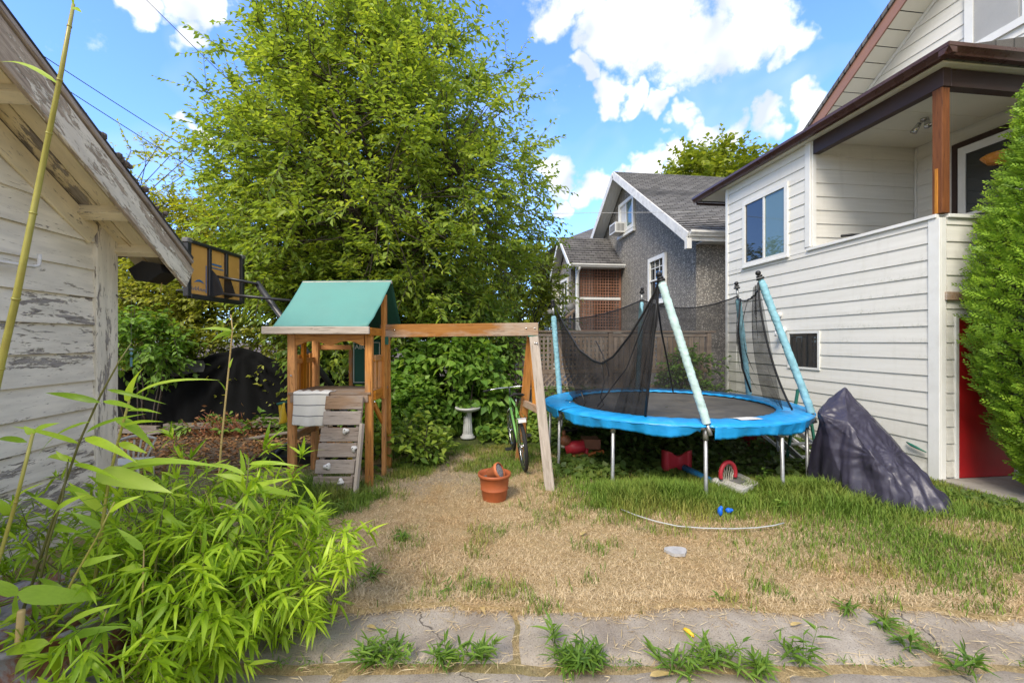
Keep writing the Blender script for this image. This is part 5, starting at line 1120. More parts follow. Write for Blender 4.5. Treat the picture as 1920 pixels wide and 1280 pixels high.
for i, (u, v, ang, sc) in enumerate(((648, 808, 0.1, 1.0), (664, 841, -.5, .95), (614, 874, .6, 1.05), (639, 903, -.35, 1.0))):
    o_ = PT+ra+out*.045; rd0 = P(u, v, 1)-Vector((0, 0, CAMH)); p = Vector((0, 0, CAMH))+rd0*((o_-Vector((0, 0, CAMH))).dot(out)/rd0.dot(out))-PT; mb = MB()
    mb.grid(lambda a_, b_: Vector((lambda R0: (R0*math.cos(2*PI*a_)*math.sin(PI*b_*.5+.001), -.034*math.cos(PI*b_*.5)+.004, R0*math.sin(2*PI*a_)*math.sin(PI*b_*.5+.001)))(sc*(.036+.007*math.cos(6*PI*a_-.8+i)+.004*math.sin(4*PI*a_)))), 24, 8, True)
    h_ = mb.build('climbing_hold', MT['hold'], pt, True, mtx=Matrix.Translation(p+out*.006) @ Matrix.Rotation(ang, 4, 'Y')); MB().tube([(0, -.028, .012), (0, -.012, .012)], .008, 8).tube([(.018, -.022, -.022), (.018, -.008, -.022)], .006, 8).build('bolt', MT['black_metal'], h_)
# back rail, door post and hanging letter board
beam('rail', (-.06, D_+.05, 1.62), (.42, D_+.05, 1.62), .05, .065, wo_, pt); beam('post', (.415, D_+.05, 1.10), (.415, D_+.05, 1.585), .05, .05, wo_, pt, up=(0, 1, 0))
lb = MB().grid(lambda u, v: Vector((.45+.40*u, D_+.02-.012*math.sin(7*u+4*v), 1.12+.60*v)), 12, 12); lbo = lb.build('letter_board', MT['canvas_dark'], pt, True, .008)
q = MB()
for lo, hi in (((.475, .665, 1.15), (.483, .675, 1.69)), ((.82, .665, 1.15), (.828, .675, 1.69)), ((.483, .665, 1.15), (.82, .675, 1.158)), ((.483, .665, 1.682), (.82, .675, 1.69))): q.box(lo, hi)
q.build('printed_border', MT['chalk'], lbo)
fc = bpy.data.curves.new('letters', 'FONT'); fc.body = 'ABC'; fc.size = .085; fc.extrude = .001; tmp = bpy.data.objects.new('letters', fc); link(tmp)
dg = bpy.context.evaluated_depsgraph_get(); lme = bpy.data.meshes.new_from_object(tmp.evaluated_get(dg)); bpy.data.objects.remove(tmp); lme.materials.clear()
obj('printed_letters', lme, MT['chalk'], lbo, Matrix.Translation((.495, .664, 1.60)) @ Matrix.Rotation(PI/2, 4, 'X'))
# swing beam and A-frame end
beam('swing_beam', (WX+.015, .40, 1.832), (2.935, .42, 1.856), .085, .165, MT['wood_beam'], pt, c=.006)
box('bracket', (WX+.04, .33, 1.66), (WX+.13, .345, 1.76), MT['green_metal'], pt, .002)
MB().prism([(2.80, .36, 1.775), (2.93, .36, 1.775), (2.93, .36, 1.66), (2.88, .36, 1.66)], (0, .012, 0)).build('bracket', MT['green_metal'], pt)
beam('frame_leg', (2.875, .33, 1.76), (3.035, -.16, -.02), .115, .05, MT['wood_pale'], pt, up=(0, 1, .3), c=.006); beam('frame_leg', (2.85, .48, 1.76), (2.70, 1.12, -.02), .115, .05, wo_, pt, up=(0, 1, -.3), c=.006)
beam('frame_leg', (2.88, .42, 1.75), (2.92, .44, .85), .11, .045, wo_, pt, up=(0, 1, 0), c=.006); beam('cross_brace', (2.945, .12, .86), (2.76, .80, .86), .04, .09, MT['wood_beam'], pt)
for x, y, z in ((WX+.08, .355, 1.84), (WX+.2, .355, 1.845), (2.78, .375, 1.87), (2.89, .375, 1.87), (2.885, .27, 1.68), (2.91, .265, 1.68), (.98, -.02, .99), (.01, -.047, 1.3)):
    MB().lathe([(.0, .012), (.009, .010), (.011, 0)], 10, m=Matrix.Translation((x, y, z)) @ Matrix.Rotation(PI/2, 4, 'X')).build('bolt', MT['chrome'], pt, True)
# towel over the deck edge
def tw(u, v):
    x = .045+.415*u+.008*math.sin(v*4); L = .37+.02*math.sin(u*3)
    if v < .14: t = v/.14; p = Vector((x+.05*(1-t)*(u > .8), .05-.12*t, 1.112+.01*math.sin(u*26)*(1-t)))
    else: t = (v-.14)/.86; p = Vector((x, -.075-.012*math.sin(u*15+t*2)*t-.012*math.sin(u*7), 1.10-L*t))
    return p
mb = MB().grid(tw, 36, 34); two = mb.build('towel', MT['towel'], None, True, .006); two.location = PT; uv = two.data.uv_layers.new(name='UVMap')
for lp in two.data.loops: i = lp.vertex_index; uv.data[lp.index].uv = ((i % 36)/35, (i//36)/33)
tag(two, 'white towel with thin dark stripes hanging over the tower deck', 'towel')
yb = thing('toy_bag', 'yellow cloth bag hanging from a green bar on the left tower post', 'bag', P(534, 755, 5.1)); MB().tube([(-.07, -.05, -.01), (.07, .03, .02)], .014, 8).build('bar', MT['green_metal'], yb, True)
MB().grid(lambda u, v: Vector((-.06+.09*u-.005*math.sin(6*v), -.03+.02*math.sin(5*u+3*v), -.01-.24*v+.02*u)), 12, 12).build('cloth', MT['yellow_plastic'], yb, True, .006)
lf_ = tag(MB().ball((0, 0, 0), (.05, .02, .04)).ball((.03, 0, .03), (.03, .02, .03)).build('yellow_toy', MT['yellow_plastic'], None, True), 'small yellow toy caught under the climbing ramp', 'toy'); lf_.location = P(660, 858, 4.98)

# ---------------------------------------------------------------- portable basketball hoop
BH = Vector((-2.55, 6.5, 0)); bh = thing('basketball_hoop', 'portable basketball hoop with amber backboard on an angled black pole', 'basketball hoop', BH)
bp = lambda x, y, z: Vector((x, y, z))-BH
X_ = -4.23; b0, b1, zl0, zl1 = 5.55, 6.67, 2.285, 3.035
for i in range(3):
    ya, yc = b0+.04+i*(b1-b0-.08)/3, b0+.04+(i+1)*(b1-b0-.08)/3
    MB().box(bp(X_-.012, ya+.012, zl0+.045), bp(X_, yc-.012, zl1-.04)).build('backboard_panel', MT['amber'], bh)
for nm, lo, hi in (('frame_bar', (b0-.03, zl0), (b0+.04, zl1)), ('frame_bar', (b1-.04, zl0), (b1+.03, zl1)), ('frame_bar', (b0+.04, zl0-.02), (b1-.04, zl0+.045)), ('frame_bar', (b0+.04, zl1-.045), (b1-.04, zl1)),
                   ('frame_bar', (b0+.37, zl0+.045), (b0+.42, zl1-.045)), ('frame_bar', (b0+.72, zl0+.045), (b0+.77, zl1-.045))):
    lo3, hi3 = bp(X_-.03, lo[0], lo[1]), bp(X_+.035, hi[0], hi[1]); box(nm, lo3, hi3, MT['black_metal'], bh, .006)
for y in (b0, b1): box('corner_cap', bp(X_-.04, y-.045, zl1-.05), bp(X_+.045, y+.045, zl1+.012), MT['dark_grey'], bh, .01)
q = MB()
for lo, hi in (((b0+.34, zl0+.08), (b0+.355, zl0+.46)), ((b0+.43, zl0+.445), (b0+.70, zl0+.46)), ((b0+.785, zl0+.08), (b0+.80, zl0+.46))): q.box(bp(X_+.002, lo[0], lo[1]), bp(X_+.004, hi[0], hi[1]))
q.box(bp(X_+.002, b0+.44, zl0+.49), bp(X_+.004, b0+.66, zl0+.515)); q.build('printed_square', MT['print_blue'], bh)
q = MB()                                              # swoosh-like mark and wordmark, seen reversed through the board
q.prism([bp(X_+.002, b0+.12+.20*t, zl0+.20+.05*math.sin(PI*t)) for t in np.linspace(0, 1, 8)]+[bp(X_+.002, b0+.12+.20*t, zl0+.20+.022*math.sin(PI*t)) for t in np.linspace(1, 0, 8)], (.002, 0, 0)); q.build('printed_mark', MT['print_blue'], bh)
q = MB()
for k, hh in enumerate((.05, .03, .05, .045, .055, .03, .03, .03, .03)):                     # worn lettering, too blurred to read
    y = b0+.085+k*.029; q.box(bp(X_+.002, y, zl0+.10), bp(X_+.004, y+.007, zl0+.10+hh)); q.box(bp(X_+.002, y+.007, zl0+.10+.02*(k % 2)), bp(X_+.004, y+.022, zl0+.107+.02*(k % 2)))
q.build('printed_word', MT['print_blue'], bh)
ym = 6.1; rim = MB().tube([bp(X_-.28+.225*math.cos(a), ym+.225*math.sin(a), 2.41) for a in np.linspace(0, 2*PI, 33)[:-1]], .009, 8, closed=True); rim.build('rim', MT['black_metal'], bh, True)
MB().box(bp(X_-.07, ym-.08, 2.35), bp(X_-.03, ym+.08, 2.45)).build('rim_bracket', MT['black_metal'], bh)
pa, pb = Vector((-3.62, 6.1, 2.46)), Vector((-2.62, 6.3, .98))
for dy in (-.05, .05): MB().tube([bp(X_+.04, ym+dy*2.4, 2.62), bp(pa.x, pa.y+dy, 2.52)], .018, 8).build('lift_arm', MT['black_metal'], bh, True); MB().tube([bp(X_+.04, ym+dy*2.4, 2.38), bp(-3.15, pa.y+dy, 2.28)], .018, 8).build('lift_arm', MT['black_metal'], bh, True)
for s in (-1, 1): MB().prism([bp(X_+.036, ym+s*.14, 2.70), bp(X_+.036, ym+s*.14, 2.32), bp(X_+.20, ym+s*.13, 2.36), bp(X_+.12, ym+s*.13, 2.60)], (0, .008, 0)).build('bracket_plate', MT['black_metal'], bh)
MB().tube([bp(*pa)+Vector((-.03, 0, .08)), bp(*pb)], .043, 12).build('pole', MT['black_metal'], bh, True); MB().tube([bp(*pb)+Vector((-.02, 0, .03)), bp(-2.28, 6.42, .12)], .047, 12).build('pole', MT['black_metal'], bh, True)
MB().tube([bp(-3.15, 6.1, 2.28), bp(-2.88, 6.16, 1.86)], .022, 8).build('counter_arm', MT['black_metal'], bh, True); MB().tube([bp(-3.28, 5.95, .14), bp(-2.55, 6.2, .80)], .035, 8).build('brace', MT['black_metal'], bh, True)
MB().prism([bp(-3.45, 5.75, 0), bp(-2.05, 5.95, 0), bp(-2.05, 6.7, 0), bp(-3.45, 6.5, 0)], (0, 0, .13)).build('base_tank', MT['black_plastic'], bh)

# ---------------------------------------------------------------- trampoline with collapsed safety net
TZ = .82; TB = Vector((TC[0], TC[1], 0)); tr = thing('trampoline', 'round blue padded trampoline with leaning poles and sagging black net', 'trampoline', TB)
def pol(a, r, z): a = math.radians(a); return Vector((math.cos(a)*r, math.sin(a)*r, z))
def matz(r_): return TZ-.03-.05*(1-(r_/1.45)**2)
mb = MB().grid(lambda u, v: pol(360*u, .02+1.43*v, matz(.02+1.43*v)), 72, 14, True); mb.build('jumping_mat', MT['mat_black'], tr, True)
MB().tube([pol(a, 1.71, TZ-.05) for a in range(0, 360, 6)], .022, 8, closed=True).build('frame_ring', MT['steel'], tr, True)
PA = [-156.5, -96.5, -36.5, 23.5, 87, 147]           # section joints of the pad
for i in range(6):
    a0, a1 = PA[i]+.6, (PA[(i+1) % 6]+(360 if i == 5 else 0))-.6
    def top(u, v, a0=a0, a1=a1, i=i):
        a = a0+(a1-a0)*u; r_ = 1.37+.42*v; return pol(a, r_, TZ-.012+.026*math.sin(PI*min(1, v*1.02))+.004*math.sin(a*.9+7*v)+(-.012 if v > .97 else 0))
    po = MB().grid(top, 40, 9).build('pad_section', MT['pad'], tr, True, .012)
    def flap(u, v, a0=a0+1.6, a1=a1-1.6, i=i):
        a = a0+(a1-a0)*u; w = .018*math.sin(a*.33+i)+.012*math.sin(a*.8+2*i)+.006*math.sin(a*2.3); hgt = .125+.018*math.sin(a*.21+i*2)-.05*math.exp(-((u-.98)/.03)**2)
        return pol(a, 1.797-.008+w*v-.035*v, TZ-.012-hgt*v)
    MB().grid(flap, 60, 7).build('valance', MT['pad'], po, True, .006)
MB().grid(lambda u, v: pol(-82+10*u, 1.42+.22*v, TZ-.012+.026*math.sin(PI*(.05+.22*v)/.42)+.014), 10, 4).build('faded_label', MT['white_weathered'], tr, True)
MB().tube([pol(-176, 1.5, TZ+.03), pol(-172, 1.38, TZ+.03), pol(-168, 1.5, TZ+.03)], .007, 6).build('loose_spring', MT['chrome'], tr, True)
for a in (-163, -130, -96.5, -65, -40, 4, 23, 60, 88, 118, 147, 172):
    s = .02*math.sin(a); p = pol(a, 1.70, TZ-.05); f = pol(a, 1.715, -.02)
    MB().tube([p, f+Vector((0, 0, .06)), f], .021, 10).build('leg', MT['steel'], tr, True); MB().tube([p+Vector((0, 0, .0)), p+(f-p)*.16], .029, 10).build('leg_socket', MT['steel'], tr, True)
def wrap_pole(name, base, topp, mat, bare=.0):        # foam sleeve with spiral wrinkles
    b, t = Vector(base), Vector(topp); n = 80; mb = MB(); ax = (t-b).normalized(); x = ax.orthogonal().normalized(); y = ax.cross(x); L = (t-b).length
    def f(u, v):
        a = 2*PI*u; q = float(vnoise(2.2*math.cos(a)+v*9, 2.2*math.sin(a)+v*31, 1.0, int(abs(b.x*7)) % 50)); q2 = float(vnoise(1.5*math.cos(a)+v*22, v*64-1.5*math.sin(a), 1.0, 9)); r_ = .034+.008*(1-abs(2*q-1))+.006*(1-abs(2*q2-1))-.010*(v > .985); return b+ax*(L*v)+(x*math.cos(a)+y*math.sin(a))*r_
    mb.grid(f, 16, n*2, True); o = mb.build(name, mat, tr, True); return o
POLES = [(-96.5, P(1240, 528, 4.72), 'foam_pale'), (-36.5, P(1426, 524, 5.35), 'foam'), (23.5, P(1384, 560, 6.85), 'foam'), (87, P(1203, 566, 7.98), 'foam'), (147, P(1038, 592, 7.2), 'foam')]
TOPS = []
for a, t, mt in POLES:
    t = t-TB; b = pol(a, 1.745, TZ+.01); wrap_pole('pole_sleeve', b, t, MT[mt]); d = (t-b).normalized()
    ext = .0 if a < 0 else .16
    if ext: MB().tube([t, t+d*ext], .019, 10).build('pole_tube', MT['steel'], tr, True)
    e = t+d*ext; cp = MB(); cp.tube([e, e+d*.025], .047, 14).tube([e+d*.03, e+d*.055], .036, 14).ball(e+d*.085, .033, 12, 8); cp.build('pole_cap', MT['black_plastic'], tr, True); TOPS.append(e)
    bb = pol(a, 1.74, TZ-.08); MB().tube([b-d*.13, b], .024, 8).build('pole_tube', MT['steel'], tr, True)
Tf, Tr_, Trr, Tb, Tl = TOPS
def netpanel(name, A, B, a0, a1, sag, mat, rb_=1.44, bow=.10, z0=None, wr=.02, botpts=None, nu=40, nv=24, edge=True):
    def topc(u): p = A.lerp(B, u); p.z -= sag*4*u*(1-u); return p
    def f(u, v):
        b = pol(a0+(a1-a0)*u, rb_, matz(min(1.43, rb_))+.03) if botpts is None else botpts(u); t = topc(u); p = b.lerp(t, v); o = Vector((p.x, p.y, 0)).normalized()
        return p+o*(-bow*math.sin(PI*v)*math.sin(PI*u)+wr*math.sin(u*23+v*4)*math.sin(PI*v)+wr*.6*math.sin(u*41-v*6))
    o = MB().grid(f, nu, nv).build(name, mat, tr, True)
    if edge: MB().tube([f(i/24, 1) for i in range(25)], .011, 6).build('net_hem', MT['black_plastic'], o, True)
    return o, f
L_ = lambda u, v, Y: P(u, v, Y)-TB
netpanel('safety_net', Tl-Vector((0, 0, .22)), Tb-Vector((0, 0, .12)), 147, 87, .10, MT['net'])
netpanel('safety_net', Tb-Vector((0, 0, .12)), Trr-Vector((.0, 0, .12)), 87, 23.5, .17, MT['net'])
netpanel('safety_net', Trr-Vector((0, 0, .14)), Tr_-Vector((0, 0, .10)), 23.5, -36, .10, MT['net_thin'], bow=.22)
# flap falling from the right pole onto the mat
def fl(u, v):
    a = Tr_-Vector((.03, 0, .08)); e = L_(1422+58*v**2.2+6*v, 530+238*v, 5.30-.22*v); i = L_(1412-10*math.sin(PI*v)+20*v, 540+205*v, 6.1+.1*v); return i.lerp(e, u)+Vector((.012*math.sin(u*18+v*5), .02*math.sin(u*12), 0))
o = MB().grid(fl, 18, 30).build('safety_net', MT['net_thin'], tr, True); MB().tube([fl(1, i/20) for i in range(21)], .012, 6).build('net_hem', MT['black_plastic'], o, True)
MB().tube([L_(1388, 560, 6.5), L_(1384, 620, 6.45), L_(1392, 690, 6.4), L_(1408, 735, 6.3)], .014, 6).build('net_strap', MT['black_plastic'], tr, True)
# collapsed front-left panel, slung from the left pole to the front pole
edge_px = [(1043, 580, 7.1), (1058, 610, 6.6), (1085, 655, 6.0), (1112, 676, 5.6), (1128, 681, 5.45), (1150, 668, 5.3), (1180, 630, 5.1), (1208, 585, 4.95), (1228, 548, 4.8), (1236, 527, 4.74)]
bot_px = [(1068, 742, 7.0), (1075, 752, 6.6), (1085, 765, 6.2), (1092, 770, 5.95), (1100, 772, 5.8), (1120, 774, 5.6), (1142, 776, 5.4), (1170, 778, 5.2), (1195, 780, 5.02), (1212, 784, 4.9)]
def lerp_px(L, u):
    x = u*(len(L)-1); i = min(len(L)-2, int(x)); f = x-i; a, b = L[i], L[i+1]; return L_(*[a[k]+(b[k]-a[k])*f for k in range(3)])
def cp_(u, v): p = lerp_px(edge_px, u).lerp(lerp_px(bot_px, u), v); return p+Vector((.03*math.sin(u*25+v*7)*math.sin(PI*v), .05*math.sin(u*31-v*9)*math.sin(PI*v), -.03*math.sin(PI*v)*math.sin(u*9)))
o = MB().grid(cp_, 60, 24).build('safety_net', MT['net_dense'], tr, True); MB().tube([cp_(i/40, 0) for i in range(41)], .013, 6).build('net_hem', MT['black_plastic'], o, True)
# gathered folds hanging from the front pole
for pts, w in (([(1236, 530, 4.76), (1228, 600, 4.8), (1218, 690, 4.85), (1210, 783, 4.9)], .016), ([(1234, 535, 4.8), (1205, 610, 5.2), (1175, 690, 5.6), (1120, 762, 5.9)], .010), ([(1230, 545, 4.8), (1240, 620, 5.4), (1252, 680, 6.2), (1262, 734, 7.0)], .012),
               ([(1118, 640, 5.9), (1130, 665, 5.6), (1140, 690, 5.5), (1142, 705, 5.5)], .007), ([(1128, 685, 5.45), (1133, 715, 5.5), (1126, 745, 5.6), (1132, 758, 5.6), (1120, 770, 5.6)], .007), ([(1090, 735, 5.9), (1097, 755, 5.9), (1090, 768, 5.9), (1083, 772, 6)], .012)):
    MB().tube([L_(*p) for p in pts], w, 7).build('net_strap', MT['black_plastic'], tr, True)
def gf(u, v): a = L_(1236, 532, 4.78); b = L_(1150+62*u, 778, 5.3-.4*u); p = a.lerp(b, v); return p+Vector((.05*math.sin(u*22)*v*(1.15-v), .05*math.cos(u*17)*v, 0))
MB().grid(gf, 46, 16).build('safety_net', MT['net_thin'], tr, True)

# ---------------------------------------------------------------- covered mower by the house
CB = Vector((4.0, 4.7, 0))
sup = [P(1584, 725, 4.98), P(1589, 728, 5.02), P(1552, 744, 5.04), P(1533, 770, 4.92), P(1538, 776, 4.84), P(1590, 790, 4.64), P(1622, 780, 4.74), P(1640, 784, 5.0),
       P(1640, 858, 4.38), P(1674, 853, 4.42), P(1694, 842, 4.72), P(1716, 872, 4.44), P(1742, 894, 4.36), P(1768, 922, 4.28), P(1780, 946, 4.2)]
hem = [G(1549, 905), G(1562, 924), G(1588, 938), G(1625, 948), G(1668, 958), G(1712, 966), G(1752, 969), G(1787, 966), G(1791, 955), Vector((4.62, 4.55, 0)), Vector((4.58, 4.85, 0)), Vector((4.45, 5.15, 0)), Vector((4.1, 5.35, 0)), Vector((3.75, 5.35, 0)), Vector((3.58, 5.15, 0))]
bm = bmesh.new()
for p in sup+hem: bm.verts.new(p-CB)
hull = bmesh.ops.convex_hull(bm, input=bm.verts[:]); bmesh.ops.delete(bm, geom=list({g for g in hull['geom_interior']+hull['geom_unused'] if isinstance(g, bmesh.types.BMVert)}), context='VERTS')
bmesh.ops.delete(bm, geom=[f for f in bm.faces if all(v.co.z < .01 for v in f.verts)], context='FACES')
for _ in range(7):
    big = [e for e in bm.edges if e.calc_length() > .020]
    if not big: break
    bmesh.ops.subdivide_edges(bm, edges=big, cuts=1); bmesh.ops.triangulate(bm, faces=bm.faces[:])
bm.normal_update(); vv = bm.verts[:]; co_ = np.array([v.co for v in vv]); no_ = np.array([v.normal for v in vv]); cr_ = np.array([q-CB for q in sup])
tops = cr_[[0, 3, 4, 5, 6, 8, 9, 11]]; dist = np.linalg.norm(co_[:, None]-tops[None], axis=2)
sd_ = dist.min(1); g_ = np.clip(sd_/.15, 0, 1); low = np.clip(1-co_[:, 2]/np.interp(co_[:, 0], [3.4-4, 4.6-4], [1.05, .35]), 0, 1)
along = co_[:, 0]*1.15-co_[:, 1]*.75; wn = fnoise(co_[:, 0]+5, co_[:, 2]*.6+co_[:, 1], 2.6, 77)-.5
tri = lambda x: np.abs((x % 1.0)*2-1)*2-1
fan = np.zeros(len(co_))                                # creases that fan out from the points the cloth hangs on
for k in range(len(tops)):
    rel = co_-tops[k]; an = np.arctan2(rel[:, 2], rel[:, 0]*.9-rel[:, 1]*.5); wgt = np.exp(-(dist[:, k]/.33)**2)*np.clip(dist[:, k]/.10, 0, 1); fan += wgt*tri(an*2.3+k*.37+wn*.8)
ridged = 1-np.abs(2*fnoise(co_[:, 0]*1.0+co_[:, 1]*.6, co_[:, 2], 6.5, 78)-1)*2.2
d = .006*fan+g_*low*(.036*tri(along*3.4+wn*2.2)+.009*tri(along*8.3+wn*3+.3))+.004*g_*ridged-.022*g_*np.exp(-((sd_-.20)/.16)**2)
for v, dd in zip(vv, d):
    v.co += v.normal*float(dd)
    if v.co.z < .0: v.co.z = .002
bmesh.ops.smooth_vert(bm, verts=bm.verts[:], factor=.12, use_axis_x=True, use_axis_y=True, use_axis_z=True)
me = bpy.data.meshes.new('machine_cover'); bm.to_mesh(me); bm.free(); smooth(me); co = obj('machine_cover', me, MT['cover']); co.location = CB
tag(co, 'dark purple grey fabric cover draped over a machine beside the house', 'cover')

# ---------------------------------------------------------------- bicycle
rc, fcq = Vector((.165, 5.62, 0)), Vector((.02, 6.66, 0)); bd = (fcq-rc); bk = thing('bicycle', 'green and silver bicycle parked behind the swing frame, seen from its rear wheel', 'bicycle', rc, math.atan2(bd.y, bd.x)); wb = bd.length; R_ = .325
bk.rotation_euler = (math.radians(-5), 0, math.atan2(bd.y, bd.x))
for x in (0, wb):
    w = MB().tube([(x+(R_-.022)*math.cos(a), 0, R_+(R_-.022)*math.sin(a)) for a in np.linspace(0, 2*PI, 41)[:-1]], .024, 8, closed=True).build('wheel', MT['black_rubber'], bk, True)
    MB().tube([(x+(R_-.05)*math.cos(a), 0, R_+(R_-.05)*math.sin(a)) for a in np.linspace(0, 2*PI, 41)[:-1]], .011, 6, closed=True).build('rim', MT['chrome'], w, True)
    sp = MB()
    for a in np.linspace(0, 2*PI, 25)[:-1]: sp.tube([(x, .02*(-1)**int(a*4), R_), (x+(R_-.055)*math.cos(a), 0, R_+(R_-.055)*math.sin(a))], .0018, 4)
    sp.tube([(x, -.04, R_), (x, .04, R_)], .018, 10); sp.build('spokes', MT['chrome'], w)
gb = MT['green_frame']; bbp = (.42, 0, .28); hd1, hd0 = (wb-.16, 0, .86), (wb-.12, 0, .70); stp = (.26, 0, .80)
for a, b, r_ in ((bbp, stp, .016), (bbp, hd0, .019), (stp, hd1, .016), ((0, .06, R_), bbp, .009), ((0, -.06, R_), bbp, .009), ((0, .06, R_), stp, .008), ((0, -.06, R_), stp, .008), (hd0, hd1, .02)): MB().tube([a, b], r_, 8).build('frame_tube', gb, bk, True)
for s in (-1, 1): MB().tube([hd0, (wb-.08, s*.05, .62), (wb, s*.055, R_)], .011, 8).build('fork_blade', MT['chrome'], bk, True)
MB().tube([stp, (.22, 0, .93)], .013, 8).build('seat_post', MT['chrome'], bk, True)
MB().grid(lambda u, v: Vector((.08+.28*u, (.075*(1-u)**1.2+.022)*math.cos(PI*v), .955+.03*math.sin(PI*v)-.012*math.sin(PI*u)+.02*(1-u))), 16, 10).build('saddle', MT['black_rubber'], bk, True, .02)
MB().tube([hd1, (wb-.19, 0, .98), (wb-.13, 0, 1.0)], .013, 8).build('stem', MT['black_metal'], bk, True); MB().tube([(wb-.20, -.30, 1.0), (wb-.13, -.15, 1.005), (wb-.12, 0, 1.0), (wb-.13, .15, 1.005), (wb-.20, .30, 1.0)], .011, 8).build('handlebar', MT['chrome'], bk, True)
for s in (-1, 1): MB().tube([(wb-.20, s*.30, 1.0), (wb-.25, s*.40, .995)], .016, 8).build('grip', MT['black_rubber'], bk, True)
rk_ = MB()
for y in (-.06, .0, .06): rk_.tube([(-.16, y, .72), (.22, y, .72)], .006, 6)
rk_.tube([(-.16, -.06, .72), (-.16, .06, .72)], .006, 6).tube([(-.1, .065, .72), (0, .06, R_)], .006, 6).tube([(-.1, -.065, .72), (0, -.06, R_)], .006, 6); rk_.build('luggage_rack', MT['chrome'], bk)
MB().box((-.185, -.05, .67), (-.165, .05, .71)).build('reflector', MT['white_plastic'], bk); MB().lathe([(.085, -.004), (.09, 0), (.085, .004)], 20, m=Matrix.Translation((.42, -.06, .28)) @ Matrix.Rotation(PI/2, 4, 'X')).build('chainring', MT['chrome'], bk)
for s in (-1, 1): MB().tube([(.42, s*.07, .28), (.42+s*.12, s*.08, .28-s*.11)], .008, 6).box((.38+s*.12, s*.13-.045, .265-s*.11), (.47+s*.12, s*.13+.045, .29-s*.11)).build('pedal', MT['black_metal'], bk)

# ---------------------------------------------------------------- garden bits
bb = thing('bird_bath', 'pale stone bird bath on a fluted pedestal among ground cover', 'bird bath', (-.78, 7.52, 0))
MB().lathe([(0, 0), (.13, 0), (.13, .03), (.10, .045), (.10, .07), (.085, .08)], 24).build('foot', MT['plaster'], bb, True)
MB().grid(lambda u, v: Vector(((lambda r_: (r_*math.cos(2*PI*u), r_*math.sin(2*PI*u), .08+.38*v))((.082-.02*v+.03*max(0, v-.9)*10*.2)*(1+.05*math.cos(2*PI*u*14))))), 112, 10, True).build('pedestal', MT['plaster'], bb, True)
MB().lathe([(.06, .455), (.12, .475), (.20, .50), (.222, .525), (.222, .55), (.20, .548), (.12, .515), (0, .51)], 32).build('bowl', MT['plaster'], bb, True)
fp = thing('flower_pot', 'large terracotta plastic tub on the dry lawn', 'pot', (-.19, 4.61, 0))
MB().lathe([(0, .0), (.125, .0), (.128, .01), (.143, .11), (.150, .115), (.150, .125), (.146, .13), (.163, .25), (.178, .255), (.180, .285), (.168, .287), (.158, .25), (.14, .22)], 40).build('tub', MT['terracotta'], fp, True)
MB().lathe([(0, .235), (.08, .24), (.15, .225)], 24).build('soil', MT['soil'], fp, True)
sp_ = thing('flower_pot', 'small tipped terracotta pot lying inside the larger tub', 'pot', (-.20, 4.58, .24)); mt_ = Matrix.Translation((-.02, 0, .0)) @ Matrix.Rotation(math.radians(62), 4, 'Y') @ Matrix.Rotation(math.radians(20), 4, 'X')
MB().lathe([(0, -.03), (.055, -.03), (.075, .08), (.088, .082), (.09, .115), (.08, .116)], 26, m=Matrix.Translation((0, 0, .04)) @ mt_).build('shell', MT['terracotta_light'], sp_, True); MB().lathe([(0, .105), (.06, .108), (.079, .10)], 20, m=Matrix.Translation((0, 0, .04)) @ mt_).build('soil', MT['gravel_soil'], sp_, True)
# toddler basketball hoop fallen on its side
th = thing('toy_hoop', 'red and blue toddler basketball hoop fallen over under the trampoline', 'toy', G(1380, 925)); o0 = G(1380, 925); tl_ = lambda u, v, Y: P(u, v, Y)-o0
MB().tube([tl_(1283, 876, 5.45), tl_(1350, 910, 4.95)], .042, 8).build('post', MT['blue_plastic'], th, True)
bs_ = [tl_(1337, 908, 4.95), tl_(1392, 940, 4.60), tl_(1425, 922, 4.85), tl_(1385, 888, 5.2)]
for p in bs_: p.z = max(p.z, .02)
MB().prism([Vector((p.x, p.y, .05)) for p in bs_], (0, 0, .05)).build('base', MT['grey_plastic'], th); c_ = sum(bs_, Vector())/4
MB().prism([Vector((c_.x+(p.x-c_.x)*.4, c_.y+(p.y-c_.y)*.4, .102)) for p in bs_], (0, 0, .012)).build('base_lid', MT['dark_grey'], th)
MB().ball(tl_(1343, 903, 4.93), (.05, .05, .05)).build('socket', MT['grey_plastic'], th, True)
bl_ = MB().grid(lambda u, v: tl_(1246+48*u, 849+46*v-5*math.cos(2*PI*u)*(1-v)+7*math.sin(PI*u)*v, 5.5+.08*math.sin(PI*u)), 20, 14); bl_.build('backboard', MT['red_plastic'], th, True, .10)
ringc = tl_(1365, 888, 4.9); MB().tube([ringc+Vector((.125*math.cos(a)*.8, .03*math.cos(a), .135*math.sin(a))) for a in np.linspace(-.35, PI+.35, 28)], .024, 10).build('rim', MT['red_plastic'], th, True)
nn_ = MB()
for a in np.linspace(.2, PI-.2, 8):
    for d in (-.5, .5): nn_.tube([ringc+Vector((.1*math.cos(a), .03, .13*math.sin(a))), ringc+Vector((.07*math.cos(a+d*.6), .02, .05*math.sin(a)-.02)), ringc+Vector((.05*math.cos(a+d), 0, -.09))], .003, 4)
nn_.build('net', MT['cord'], th)
